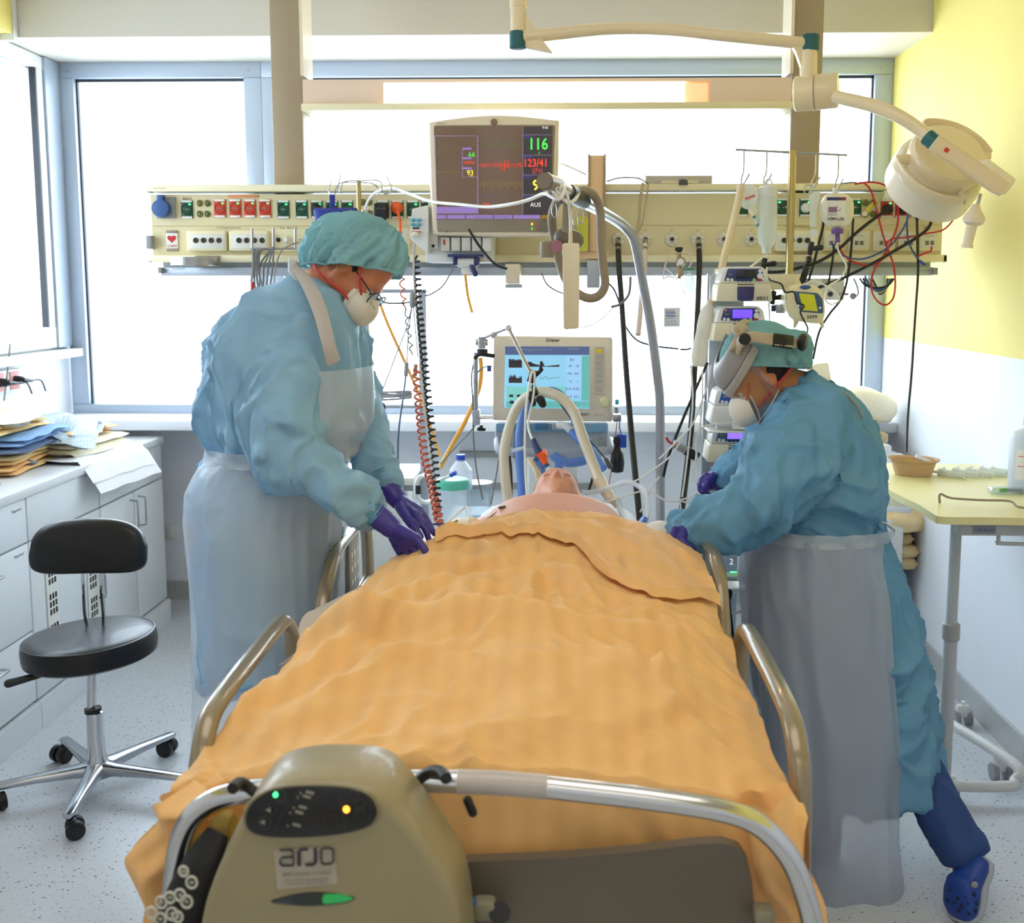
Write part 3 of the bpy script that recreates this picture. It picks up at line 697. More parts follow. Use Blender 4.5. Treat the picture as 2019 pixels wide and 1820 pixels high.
for i, (px, py, s_) in enumerate(((315,371,'Drager Medizintechnik'),(352,530,'Drager Medizintechnik'),(1822,533,'Drager Medizintechnik'))):
    text('lettering', s_, P(px, py, -.036 if i == 0 else -.012), .004, INK, sp)
S1 = 1/506.0
def sock_proto():
    pass
sockG = sockR = None
_sm = {}
def socket(px, py, col, led=True, on=True):
    c = P(px, py, -.0005)
    key = col
    if key not in _sm:
        m = {'g': GREEN, 'r': RED}[col]
        o_ = Vector((0,0,0))
        plate = MB().box((0,-.002,0), (.047,.004,.069), None, .002)
        well = MB().lathe([(.0205,.0035),(.0205,.006),(.019,.006),(.0175,-.0005),(.001,-.0005)], (0,0,0), (0,-1,0), 22)
        pins = MB().cyl((0,-.003,0), (0,-.007,0), .0035, seg=10).cyl((-.0095,-.002,.0), (-.0095,-.0062,0), .0022, seg=8).cyl((.0095,-.002,.0), (.0095,-.0062,0), .0022, seg=8)
        lab = MB().box((0,-.0045,.0305), (.041,.002,.008), None, .001); lab2 = MB().box((0,-.0045,-.0305), (.041,.002,.008), None, .001)
        meshes = []
        for nm, mb, mm in (('socket', plate, m), ('socket_well', well, mat('well_'+col, (8,46,32) if col == 'g' else (170,48,26), .3)), ('contact', pins, STEEL), ('label_strip', lab, PAPER), ('label_strip', lab2, PAPER)):
            me = bpy.data.meshes.new(nm); me.from_pydata(mb.v, [], mb.f)
            bm = bmesh.new(); bm.from_mesh(me); bmesh.ops.recalc_face_normals(bm, faces=bm.faces); bm.to_mesh(me); bm.free()
            me.shade_smooth(); me.set_sharp_from_angle(angle=.6); me.materials.append(mm); meshes.append((nm, me))
        led_ = bpy.data.meshes.new('led'); mb = MB().ell((.012,-.006,.019), (.005,.003,.003), seg=10, rings=6)
        led_.from_pydata(mb.v, [], mb.f); led_.materials.append(LEDG); led_.shade_smooth(); meshes.append(('indicator_light', led_))
        _sm[key] = meshes
    base = None
    for nm, me in _sm[key]:
        if nm == 'indicator_light' and not on: continue
        o = bpy.data.objects.new(nm, me); COL.objects.link(o)
        if base is None: o.parent = sp; o.location = c - sp.location; base = o; o['label'] = {'g': 'dark green mains socket', 'r': 'orange-red mains socket'}[col]
        else: o.parent = base
    return base
for x in (369, 559, 595, 625, 655, 685, 755, 784, 814, 842): socket(x, 413, 'g')
for x in (434, 464, 493, 523): socket(x, 411, 'r')
for x in (1463, 1530, 1549, 1588, 1640, 1686): socket(x, 409, 'g')
for x in (1748, 1777, 1807, 1836): socket(x, 411, 'r')
_pm = None
def pinj(px, py):
    o = obj('earth_socket', MB().lathe([(.013,0),(.013,.004),(.010,.005),(.009,.001),(.005,.001),(.005,.007),(.001,.008)], P(px, py), (0,-1,0), 16), mat('brass_green', (128,128,84), .35, .6), sp)
for a in ((394,401),(409,401),(394,422),(409,422),(716,399),(728,399),(716,421),(728,421),(1706,400),(1721,400),(1706,422),(1721,422)): pinj(*a)
# blue CEE socket
c = P(322, 410)
obj('blue_socket', MB().box(c+Vector((.012,-.004,0)), (.075,.01,.08), None, .003), GREYP, sp)
bs = obj('blue_lid', MB().lathe([(.034,0),(.036,.01),(.032,.03),(.001,.033)], c+Vector((0,-.008,-.004)), (0,-1,0), 28).box(c+Vector((0,-.02,.036)), (.026,.03,.022), None, .004), BLUE, sp)
text('lettering', 'RAD', P(369, 393, -.001), .012, INK, sp)
obj('orange_strip', MB().box(P(479, 387, -.002), (.119,.004,.010), None, .001), mat('orange_strip', (232,152,104), .5), sp)
obj('orange_strip', MB().box(P(1790, 389, -.002), (.09,.004,.010), None, .001), ORANGE, sp)
text('lettering', 'Für Gerätealarmweiterleitung', P(451, 449, -.001), .0055, INK, sp)
text('lettering', 'Für Gerätealarmweiterleitung', P(1573, 447, -.001), .0055, INK, sp)
text('lettering', 'Tel.: 53 310', P(569, 451, -.001), .0105, INK, sp)
text('lettering', 'HF', P(1826, 449, -.001), .012, INK, sp)
# heart alarm plate
c = P(340, 475)
al = obj('alarm_button', MB().box(c+Vector((0,-.003,0)), (.046,.006,.06), None, .003), PAPER, sp)
obj('plate_clip', MB().box(c+Vector((0,-.003,.035)), (.046,.007,.010), None, .002), TAUPE, sp)
obj('plate_clip', MB().box(c+Vector((0,-.003,-.035)), (.046,.007,.010), None, .002), TAUPE, sp)
ht = []
for k in range(32):
    a = 2*PI*k/32; ht.append((16*math.sin(a)**3*.0011, (13*math.cos(a)-5*math.cos(2*a)-2*math.cos(3*a)-math.cos(4*a))*.0010))
obj('heart_mark', MB().prism(ht, c+Vector((0,-.006,.008)), (1,0,0), (0,0,1), .001), INKR, al)
text('lettering', 'ALARM', c+Vector((0,-.0065,-.020)), .0085, INKR, al)
def holebox(px, py, w, n=4, h=40, off=0):
    b = obj('outlet_box', MB().box(P(px, py+1, -.014), (w*S1, .03, h*S1), None, .006, 3), mat('outlet_cream', (240,230,190), .4), sp)
    obj('face_plate', MB().box(P(px, py+2, -.0295), ((w-10)*S1, .002, (h-12)*S1), None, .001), mat('plate_white', (228,226,216), .4), b)
    for i in range(n):
        cx = px + (i-(n-1)/2)*15.3+off
        obj('jack_hole', MB().lathe([(.0105,0),(.0105,.0025),(.0085,.003),(.0075,.001),(.001,.001)], P(cx, py, -.0305), (0,-1,0), 16), mat('jack_dark', (62,56,40), .4), b)
holebox(409, 474, 78); holebox(492, 474, 78, off=2); holebox(1566, 474, 76, off=3)
b = obj('outlet_box', MB().box(P(572, 474, -.003), (88*S1, .006, 44*S1), None, .003), CREAM2, sp)
obj('jack_hole', MB().lathe([(.009,0),(.009,.003),(.001,.003)], P(549, 473, -.006), (0,-1,0), 14), BLACK, b)
obj('white_plug', MB().cap(P(566, 473, -.01), P(566, 475, -.05), .013, .010), WPLAS, b)
obj('jack_hole', MB().lathe([(.003,0),(.003,.004),(.001,.004)], P(591, 472, -.006), (0,-1,0), 10), STEEL, b)
def rj(px, py, w=40, h=40):
    b = obj('data_socket', MB().box(P(px, py, -.006), (w*S1, .014, h*S1), None, .006, 3), CREAM2, sp)
    obj('inner_plate', MB().box(P(px, py-1, -.014), ((w-12)*S1, .003, (h-11)*S1), None, .001), mat('plate_white', (228,226,216), .4), b)
    for dx in (-5, 5): obj('port', MB().box(P(px+dx, py+4, -.0158), (7*S1, .002, 8*S1)), mat('port_grey', (120,112,92), .5), b)
    text('lettering', '[ZT04-UG08]', P(px, py-10, -.0158), .004, INK, b)
rj(787, 470, 42); rj(1644, 475); rj(1694, 475); rj(1743, 475, 42); rj(1791, 475); rj(1833, 475)
for i, px in enumerate((1219, 1272, 1324, 1376, 1427, 1480)):
    c = P(px, 472)
    g = obj('gas_outlet', MB().lathe([(.028,0),(.028,.004),(.024,.010),(.014,.012),(.001,.012)], c, (0,-1,0), 26), mat('outlet_ring', (228,222,200), .35), sp)
    g['label'] = 'round wall gas outlet'
    obj('coupling', MB().lathe([(.0115,0),(.0115,.010),(.009,.012),(.0085,.004),(.001,.004)], c+Vector((0,-.010,0)), (0,-1,0), 18), STEEL, g)
    obj('core', MB().cyl(c+Vector((0,-.012,0)), c+Vector((0,-.02,0)), .0062), BLACK, g)
    for k in range(6):
        a = PI/2+2*PI*(k+.5)/6
        obj('tick_mark', MB().box(c+Vector((.0205*math.cos(a), -.0108, .0205*math.sin(a))), (.003,.001,.003)), INK, g)
    text('lettering', 'VAC-AIR'[0:3] if i % 2 else 'O2', c+Vector((0,-.0008,.035)), .004, INK, g)
# top bracket plate + knob on the panel
t = thing('mounting_plate', 'flat grey mounting plate with a dark knob standing on top of the supply panel', 'bracket', P(1343, 366))
obj('plate', MB().b2((P(1277,0).x, YP-.01, P(0,366).z), (P(1411,0).x, YP, P(0,350).z), bev=.001), mat('plate_beige', (196,190,180), .45), t)
obj('step', MB().b2((P(1308,0).x, YP-.03, P(0,366).z), (P(1382,0).x, YP-.011, P(0,361).z)), CREAM2, t)
obj('knob', MB().lathe([(.017,0),(.018,.008),(.015,.019),(.008,.022),(.001,.022)], P(1347, 365, -.03)), mat('knob_dark', (74,78,78), .4), t)
# vertical slide column right of the monitor
t = thing('monitor_column', 'peach-beige vertical mounting column behind the lifting pole, right of the monitor', 'column', P(1180, 480, -.04))
pe = mat('peach_column', (236,200,156), .45)
obj('column', MB().b2((P(1165,0,-.04).x, YP-.07, P(0,497).z), (P(1193,0,-.04).x, YP-.036, P(0,314).z), bev=.003), pe, t)
for a in (1161, 1193): obj('side_channel', MB().b2((P(a,0,-.04).x, YP-.075, P(0,499).z), (P(a+4,0,-.04).x, YP-.036, P(0,312).z)), POST, t)
obj('foot_clamp', MB().b2((P(1120,0).x, YP-.06, P(0,512).z), (P(1202,0).x, YP-.036, P(0,497).z), bev=.003), pe, t)
obj('grey_bracket', MB().b2((P(1160,0).x, YP-.05, P(0,568).z), (P(1186,0).x, YP-.02, P(0,514).z), bev=.002), GREYB, t)
# metal cable ring left
o = obj('ring_bracket', MB().tube([P(382+41*math.cos(a), 515, -.11-.08*math.sin(a)) for a in [2*PI*k/36 for k in range(37)]], .0035, 8, flat=1), STEEL)
mb = MB(); rows = []
for z in (-.012, .016): rows.append([P(382, 516, -.11)+Vector((.082*math.cos(2*PI*k/40), .08*math.sin(2*PI*k/40), z)) for k in range(41)])
bpy.data.objects.remove(o)
o = thing('ring_holder', 'grey metal ring holder under the left end of the supply panel', 'holder', P(382, 520, -.1))
ro = [(.082,-.014),(.084,-.014),(.084,.016),(.082,.016)]
mb = MB(); N_ = 44; vs = []
for k in range(N_):
    a = 2*PI*k/N_
    for r, z in ro: vs.append(P(382, 516, -.11)+Vector((r*math.cos(a), r*math.sin(a), z)))
mb.add(vs, [(k*4+j, k*4+(j+1) % 4, ((k+1) % N_)*4+(j+1) % 4, ((k+1) % N_)*4+j) for k in range(N_) for j in range(4)])
obj('ring', mb, STEEL, o)
obj('mount', MB().b2((P(372,0).x, YP-.035, P(0,526).z), (P(421,0).x, YP-.028, P(0,505).z)), TAUPE, o)
# three pegs with hanging cables at the nurse's back
pg = thing('peg_rack', 'row of three upright steel pegs in front of the supply panel left of the nurse', 'rack', P(540, 520, -.1))
for px in (497, 539, 582): obj('peg', MB().cyl(P(px, 490, -.08), P(px, 450, -.08), .005), STEEL, pg)
obj('rack_bar', MB().cyl(P(494, 490, -.08), P(585, 490, -.08), .004), STEEL, pg)
def cable(name, label, pts, r, m, n=6, cat='cable', group=None, seg=8):
    o = obj(name, MB().tube(pts, r, seg, n), m); return tag(o, label, cat, group)
GC = mat('cable_grey', (120,120,120), .45); WC = mat('cable_white', (236,236,230), .4); LG = mat('cable_light_grey', (176,176,172), .45)
for i in range(4):
    x = 500+i*4
    cable('hanging_cable', ['leftmost grey loop hanging from the peg at the nurse\'s back', 'second grey loop hanging from the left peg', 'third grey loop hanging from the left peg, crossing to the middle peg', 'rightmost grey loop hanging from the left peg down behind the blue gown'][i],
      [P(505+i*9, 492, -.09), P(x+2, 498-i, -.1), P(x-2, 530, -.1), P(x-4+i*2, 570-i*6, -.11), P(x+6+i*2, 586, -.1), P(x+12+i*3, 560, -.09), P(x+14+i*4, 520, -.09), P(539, 487, -.09)], .0035, GC, group='grey cables looped over the pegs')
cable('hanging_cable', 'thin brown-grey cable arching from the right peg behind the white knot', [P(590,478,-.09), P(575,482,-.09), P(556,494,-.09), P(545,520,-.09), P(540,560,-.09)], .003, TAUPE)
cable('sensor_cable', 'grey lead with a red end hanging left of the gown at the panel', [P(499,492,-.12), P(499,520,-.12), P(498,548,-.12)], .004, GC)
cable('red_tip', 'small red connector tip hanging beside the blue gown shoulder', [P(498,556,-.12), P(497,575,-.12)], .006, INKR, cat='connector', n=1)
# black plug adapter, orange plug, round plugs
t = thing('power_adapter', 'black box power adapter plugged into a green socket near the monitor', 'adapter', P(752, 420, -.05))
obj('adapter_body', MB().box(P(752, 416, -.035), (.05,.05,.056), None, .006).box(P(752,432,-.035), (.034,.04,.02), None, .005), BLACK, t)
text('lettering', 'INPUT 100-240V', P(752, 411, -.061), .0035, GREYP, t)
obj('lead', MB().tube([P(753,436,-.035), P(753,445,-.05), P(752,465,-.06)], .004, 8, 5), BLACK, t)
t = thing('orange_plug', 'orange round mains plug in the green socket left of the monitor', 'plug', P(783, 413, -.02))
obj('plug_body', MB().lathe([(.023,0),(.023,.014),(.016,.026),(.009,.03),(.001,.03)], P(783, 410, -.008), (0,-1,0), 24), ORANGE, t)
def coil(name, label, pts, r, rc, turns, m, cat='cable', n=10):
    base = catmull(pts, n); L = [0]
    for i in range(1, len(base)): L.append(L[-1]+(base[i]-base[i-1]).length)
    N = turns*12; out = []; j = 0
    for i in range(N+1):
        s_ = L[-1]*i/N
        while j < len(L)-2 and L[j+1] < s_: j += 1
        t_ = (s_-L[j])/max(L[j+1]-L[j], 1e-9); p = base[j].lerp(base[j+1], t_); d = (base[j+1]-base[j]).normalized()
        a = d.cross(Vector((0,1,0))).normalized(); b = d.cross(a)
        th = 2*PI*i/12; R = r if i > 6 and i < N-6 else r*.3
        out.append(p+a*R*math.cos(th)+b*R*math.sin(th))
    o = obj(name, MB().tube(out, rc, 6), m, ang=80); return tag(o, label, cat)
def cart(px, py, Y): return A(px, py, Y)
cable('orange_lead', 'smooth orange lead dropping from the orange plug', [P(784,417,-.035), P(789,440,-.06), P(789,480,-.09), P(793,500,-.1), P(795,515,-.11)], .0055, ORANGE)
coil('coiled_cable', 'upper orange spiral cable hanging beside the nurse\'s cap', [A(796,512,4.0), A(793,560,3.95), A(799,610,3.9)], .009, .0035, 5, mat('coil_salmon', (214,122,96), .4))
coil('coiled_cable', 'grey stretched spiral cable in the middle of the hanging cables', [A(799,610,3.9), A(806,650,3.85), A(812,700,3.8)], .0075, .003, 5, GC)
SAL = mat('coil_orange', (206,106,78), .4)
coil('coiled_cable', 'long orange spiral cable running down to the bed beside the black one', [A(820,720,3.75), A(826,800,3.7), A(838,900,3.6), A(852,960,3.5), A(868,1040,3.35)], .0125, .0042, 26, SAL)
coil('coiled_cable', 'long black spiral cable hanging from the monitor module down to the bed', [A(821,505,4.0), A(827,600,3.9), A(838,720,3.75), A(848,820,3.65), A(858,920,3.55), A(866,1040,3.4)], .011, .0042, 44, BLACK)
cable('ribbon_cable', 'straight pale cable running down between the orange and black spirals', [A(818,470,3.98), A(816,540,3.95), A(824,650,3.85), A(833,760,3.7), A(846,870,3.6), A(858,960,3.5)], .004, LG)
t = thing('cable_splitter', 'small grey cable splitter where the monitor leads fork', 'splitter', A(813, 592, 3.9))
obj('splitter_body', MB().cap(A(813,582,3.9), A(813,602,3.9), .011, .011), GREYP, t)
for i, pts in enumerate((((812,605),(800,650),(775,715),(752,775),(738,812)), ((812,605),(805,660),(803,700),(802,715)), ((815,605),(820,660),(824,705)))):
    obj('lead', MB().tube([A(a, b, 3.85) for a, b in pts], .0022, 6, 5), GC, t)
cable('sensor_plug', 'grey sensor plug with a blue section hanging right of the blue gown', [A(802,715,3.85), A(800,742,3.85)], .008, GREYP, n=1, cat='connector')
cable('sensor_cable', 'blue and grey sensor lead dropping from the grey plug', [A(800,742,3.85), A(796,775,3.8), A(786,850,3.75), A(784,915,3.7), A(783,965,3.6)], .0035, mat('lead_slate', (72,96,130), .4))
cable('sensor_plug', 'second grey sensor plug beside the orange spiral', [A(820,718,3.84), A(818,742,3.84)], .008, GREYP, n=1, cat='connector')
# ================================================================== PATIENT MONITOR
mo = thing('patient_monitor', 'large patient monitor with a beige frame showing vital sign curves', 'monitor', A(973, 460, 3.93))
YM = 3.9
def Mq(px, py, dy=0): return A(px, py, YM+dy)
c = Mq(974, 346); sM = YM/2100
ou = []
TL, TR, BL, BR = (843, 237), (1105, 235), (848, 462), (1095, 465)
def edge(a, b, n, bow):
    return [(a[0]+(b[0]-a[0])*k/n + bow[0]*math.sin(PI*k/n), a[1]+(b[1]-a[1])*k/n + bow[1]*math.sin(PI*k/n)) for k in range(n)]
def rnd(poly, r=8):
    out = []; n = len(poly)
    for i in range(n):
        p0, p1, p2 = (Vector((*poly[i-1], 0)), Vector((*poly[i], 0)), Vector((*poly[(i+1) % n], 0)))
        a = p1+(p0-p1).normalized()*r; b = p1+(p2-p1).normalized()*r
        for k in range(5):
            t = k/4; q = a*(1-t)**2+p1*2*t*(1-t)+b*t*t; out.append((q.x, q.y))
    return out
ou = edge((845,240), (1103,237), 14, (0,-12)) + edge((1103,237), (1094,464), 3, (2,0)) + edge((1094,464), (852,463), 10, (0,3)) + edge((852,463), (845,240), 3, (-2,0))
def slab(outline, y0, y1, f=Mq, inset=0, bevel=.006):
    """closed slab with rounded rim from a pixel outline, true depth y0..y1"""
    pts = [f(a, b, 0) for a, b in outline]; cc = sum(pts, Vector())/len(pts); n = len(pts); vs = []
    def sc_(p, k): return cc + (p-cc)*k
    mx = max((p-cc).length for p in pts); k1 = 1-bevel/mx
    lay = [(y0, k1), (y0+bevel*.35, 1-(1-k1)*.3), (y0+bevel, 1), (y1-bevel, 1), (y1, k1)]
    for y, k in lay:
        for p in pts: q = sc_(p, k); vs.append(Vector((q.x, q.y+y, q.z)))
    fs = [(i*n+j, i*n+(j+1) % n, (i+1)*n+(j+1) % n, (i+1)*n+j) for i in range(4) for j in range(n)]
    fs += [tuple(range(n)), tuple(4*n+j for j in range(n))]
    return MB().add(vs, fs)
obj('frame', slab(ou, 0, .09, bevel=.012), WPLAS2, mo, ang=50)
fa = [(862,246),(1090,246),(1086,456),(870,456)]
obj('front_panel', slab(rnd([(855,247),(1095,246),(1086,458),(862,458)], 6), -.002, .01, bevel=.001), mat('monitor_face', (152,140,122), .4), mo)
obj('screen', slab([(856,249),(1091,249),(1085,430),(861,433)], -.004, .002, bevel=.0005), mat('screen_brown', (98,78,62), .25, emis=(98,76,62), es=.35, coat=.5), mo)
def Sx(px, py): return Mq(px, py, -.0056)
def line(pts, r, m, nm='trace', f=Sx): return obj(nm, MB().tube([f(a, b) for a, b in pts], r, 4), m, mo)
EG = mat('screen_green', (70,190,70), .5, emis=(70,200,80), es=.8); ER = mat('screen_red', (226,52,40), .5, emis=(226,52,40), es=.8)
EY = mat('screen_yellow', (236,214,70), .5, emis=(236,214,70), es=.8); EW = mat('screen_white', (220,220,220), .5, emis=(220,220,220), es=.7)
EL = mat('screen_lilac', (146,128,170), .5, emis=(146,128,170), es=.55); EO = mat('screen_olive', (140,120,50), .5, emis=(150,128,50), es=.5); EGd = mat('screen_dim_green', (96,110,60), .5, emis=(96,112,60), es=.5)
DKP = mat('screen_dark', (52,46,48), .3, emis=(50,44,46), es=.4)
obj('value_column', MB().b2(Mq(1031,250,-.0046), Mq(1088,425,-.0042)), DKP, mo)
text('reading', '116', Sx(1061,285), .040, EG, mo, bold=.02, sx=.85)
text('reading', '123/41', Sx(1056,322), .027, ER, mo, bold=.015, sx=.85)
text('reading', '(71)', Sx(1060,337), .016, ER, mo)
text('reading', '9', Sx(1057,366), .036, EY, mo, bold=.02)
text('reading', 'AUS', Sx(1056,404), .015, EW, mo)
text('reading', '9:45', Sx(1075,252), .009, EW, mo)
text('reading', '0', Sx(1063,302), .009, EG, mo)
text('reading', '66', Sx(930,305), .018, EG, mo); text('reading', '109/54', Sx(925,321), .010, ER, mo); text('reading', '93', Sx(927,341), .018, EY, mo); text('reading', 'PF 66', Sx(929,347), .004, EY, mo)
obj('inset_window', MB().tube([Sx(*p) for p in ((857,268),(942,268),(942,421),(861,421),(857,268))], .0012, 4), EL, mo)
obj('inset_window', MB().tube([Sx(*p) for p in ((912,291),(912,349),(941,349))], .0008, 4), EL, mo)
for y in (291, 310, 330): obj('inset_header', MB().b2(Sx(912,y), Sx(930,y+4)), EL, mo)
for y in (266, 306, 345, 384):
    line([(1031,y),(1089,y)], .0006, EL); 
    if y > 266 or True: obj('value_header', MB().b2(Sx(1032,y+1), Sx(1050,y+6)), mat('header_blue', (84,82,120), .5, emis=(84,82,120), es=.5), mo)
line([(1031,250),(1031,425)], .0006, EL)
ecg = []
for k in range(9):
    x = 946+k*9.7; ecg += [(x,287),(x+2,287),(x+3,286),(x+4,278),(x+5,289),(x+6,287)]
line(ecg, .0007, EGd)
rd = []
random.seed(3)
for k in range(60):
    x = 945+k*1.42; amp = 6 if not 30 < k < 42 else 12
    rd.append((x, 327+(amp if k % 2 else -amp)*random.uniform(.2, 1)-1))
line(rd, .0007, ER)
yl = []
for k in range(44):
    x = 945+k*1.95; yl.append((x, 363+7*math.sin(k*1.55)-2*math.sin(k*.8)))
line(yl, .0007, EO)
line([(860+k*2.2, 301+1.3*math.sin(k*1.9)+(-4 if k % 6 == 2 else 0)) for k in range(22)], .0005, EGd)
line([(860+k*2.2, 340+.8*math.sin(k*.9)) for k in range(22)], .0005, EO)
obj('status_field', MB().b2(Sx(861,408), Sx(941,420)), EL, mo)
for a, b in ((861,880),(882,917),(919,972),(974,1010),(1012,1065)): obj('menu_button', MB().b2(Sx(a,424), Sx(b,431.5)), EL, mo)
obj('menu_button', MB().b2(Sx(1067,424), Sx(1086,431)), EO, mo)
for a in (945, 973, 1001): obj('lower_field', MB().tube([Sx(*p) for p in ((a,384),(a+27,384),(a+27,420),(a,420),(a,384))], .0006, 4), mat('header_blue', (84,82,120), .5), mo)
text('reading', 'Haupt Menu  Menue  Trends  Alarm  NIBP  Setup', Sx(968,428), .0042, INK, mo)
text('reading', '120/60', Sx(958,402), .007, ER, mo)
text('lettering', 'System 10', Mq(870,243,-.003), .0055, INK, mo)
obj('wall_mount', MB().b2(A(930,380,3.99), A(1010,430,4.15)), GREYP, mo)
obj('emblem', MB().lathe([(.012,0),(.012,.004),(.009,.005),(.001,.005)], Mq(974,241,-.001), (0,-1,0), 24), mat('emblem_brown', (140,110,90), .3, .3), mo)
obj('dial', MB().lathe([(.022,0),(.022,.006),(.017,.014),(.001,.015)], Mq(1075,446,-.001), (0,-1,0), 28), mat('dial_taupe', (120,108,94), .35), mo)
for a, b, m in ((1049,442,EY),(1056,442,ORANGE),(1049,451,EG),(1056,451,ORANGE)): obj('indicator_light', MB().box(Mq(a,b,-.003), (.006,.002,.009), None, .001), m, mo)
obj('front_button', MB().box(Mq(881,457,-.003), (.005,.002,.005)), INK, mo)
# module rack under the monitor
mr = thing('module_rack', 'white module rack with slot cards mounted under the patient monitor', 'module rack', A(930, 520, 3.98))
obj('rack_body', MB().b2(A(838,440,3.96), A(978,520,4.15), bev=.006), WPLAS, mr)
obj('front_module', slab([(843,398),(862,412),(862,490),(843,490)], .02, .12, f=lambda a, b, c: A(a, b, 3.92), bevel=.004), WPLAS, mr)
for k in range(5):
    a = 869+k*20.5; o = obj('module', MB().b2(A(a,468,3.93), A(a+19,496,3.96), bev=.003), WPLAS, mr)
    if k == 0: obj('red_key', MB().b2(A(a+5,472,3.928), A(a+9,483,3.93)), INKR, o)
obj('jack', MB().cyl(A(854,485,3.93), A(854,485,3.945), .006), BLACK, mr)
t = thing('measuring_module', 'tall white measuring module with blue keys left of the monitor', 'module', A(822, 470, 3.95))
obj('module_body', slab(rnd([(812,412),(845,404),(845,502),(808,470)], 5), 0, .1, f=lambda a, b, c: A(a, b, 3.9), bevel=.004), WPLAS, t)
for a, b in ((814,434),(826,434),(814,443),(826,443)): obj('blue_key', MB().cap(A(a-2,b,3.897), A(a+2,b,3.897), .006, .006), mat('key_blue', (92,176,204), .4), t)
obj('red_line', MB().box(A(821,457,3.898), (.035,.002,.003)), INKR, t)
obj('connector_tape', MB().b2(A(813,457,3.87), A(826,466,3.9), bev=.003), CREAML, t)
obj('dark_slot', MB().box(A(820,450,3.898), (.024,.002,.006)), BLACK, t)
t = thing('navy_clamp', 'navy blue clamp with a paper roll beneath the module rack', 'clamp', A(915, 520, 3.95))
obj('clamp_top', MB().b2(A(882,501,3.9), A(955,508,3.98), bev=.003), DBLUE, t)
obj('clamp_jaw', MB().b2(A(893,508,3.91), A(903,524,3.97), bev=.003).b2(A(903,505,3.93), A(936,511,3.97)).b2(A(935,508,3.91), A(946,524,3.97), bev=.003), DBLUE, t)
obj('roll', MB().cyl(A(903,517,3.93), A(935,517,3.93), .018), WPLAS, t)
obj('knob', MB().cap(A(930,525,3.92), A(937,540,3.92), .009, .011), DBLUE, t)
obj('block', MB().b2(A(909,524,3.93), A(941,540,3.97), bev=.003), WPLAS, t)
t = thing('transducer_holder', 'small beige box holder hanging from the rail under the monitor', 'holder', A(1012, 560, 4.0))
obj('upper_box', MB().b2(A(996,520,3.95), A(1029,560,4.15), bev=.006), WPLAS2, t)
obj('lower_plate', MB().b2(A(996,560,3.96), A(1031,568,4.03), bev=.002), GREYB, t)
o = obj('yellow_folder', slab(rnd([(1135,425),(1160,428),(1160,495),(1138,495)], 4), 0, .02, f=lambda a, b, c: A(a, b, 4.05)), mat('lime_folder', (206,206,70), .5)); tag(o, 'lime yellow folder standing behind the lifting pole strap', 'folder')
# ================================================================== HOSPITAL BED
BX = -.093
bed = thing('hospital_bed', 'adjustable hospital bed with bronze side rails and a chromed foot bow', 'bed', (BX, 2.5, 0))
MATT = mat('mattress_cover', (216,206,190), .8, bump=.1)
obj('mattress', MB().b2((BX-.43, 1.62, .60), (BX+.43, 3.75, .745), bev=.05, seg=4), MATT, bed)
obj('bed_frame', MB().b2((BX-.42, 1.6, .48), (BX+.42, 3.8, .59), bev=.01), GREYP, bed)
obj('chassis', MB().b2((BX-.3, 1.9, .14), (BX+.3, 3.5, .26), bev=.01), GREYP, bed)
obj('lift_column', MB().b2((BX-.12, 2.1, .26), (BX+.12, 2.3, .48)), GREYP, bed)
obj('lift_column', MB().b2((BX-.12, 3.1, .26), (BX+.12, 3.3, .48)), GREYP, bed)
for x in (-.33, .33):
    for y in (1.95, 3.45):
        obj('bed_caster', MB().cyl((BX+x-.02, y, .07), (BX+x+.02, y, .07), .07, seg=24).box((BX+x, y, .13), (.05,.06,.04)), GREYP, bed)
# footboard: chromed bow + panel
def B(px, py, Y=1.5): return A(px, py, Y)
YFB = 1.47
bow = [B(338,1990,YFB), B(338,1830,YFB), B(345,1720,YFB), B(362,1640,YFB), B(400,1590,YFB), B(470,1564,YFB), B(620,1549,YFB), B(800,1541,YFB), B(985,1544,YFB), B(1150,1560,YFB), B(1300,1578,YFB), B(1430,1600,YFB), B(1500,1630,YFB), B(1555,1690,YFB), B(1585,1760,YFB), B(1603,1840,YFB), B(1610,1990,YFB)]
obj('foot_bow', MB().tube(bow, .0165, 20, 6), CHROME, bed)
obj('bow_tape', MB().tube([B(902,1541,YFB), B(985,1544,YFB), B(1078,1552,YFB)], .0175, 20, 4, cap=False), mat('clear_tape', (206,196,190), .3, alpha=.8), bed)
fp = [(400,1760),(420,1730),(500,1715),(905,1700),(1100,1692),(1250,1680),(1380,1664),(1430,1663),(1460,1672),(1474,1694),(1484,1740),(1492,1830),(1496,1960),(400,1960)]
mb = slab(fp, 0, .022, f=lambda a, b, c: A(a, b, 1.50), bevel=.005)
obj('footboard_panel', mb, mat('footboard_grey', (108,97,84), .5, bump=.03, bscale=300), bed, ang=50)
obj('panel_clip', MB().box(A(1505,1800,1.49), (.03,.03,.02), None, .004), mat('clip_grey', (146,140,118), .4), bed)
obj('panel_clip', MB().box(A(955,1790,1.47), (.035,.03,.03), None, .008), mat('clip_grey', (146,140,118), .4), bed)
obj('blue_catch', MB().box(A(932,1778,1.45), (.012,.012,.012), None, .003), BLUE, bed)
obj('dark_catch', MB().cyl(A(985,1800,1.455), A(985,1800,1.475), .016), BLACK, bed)
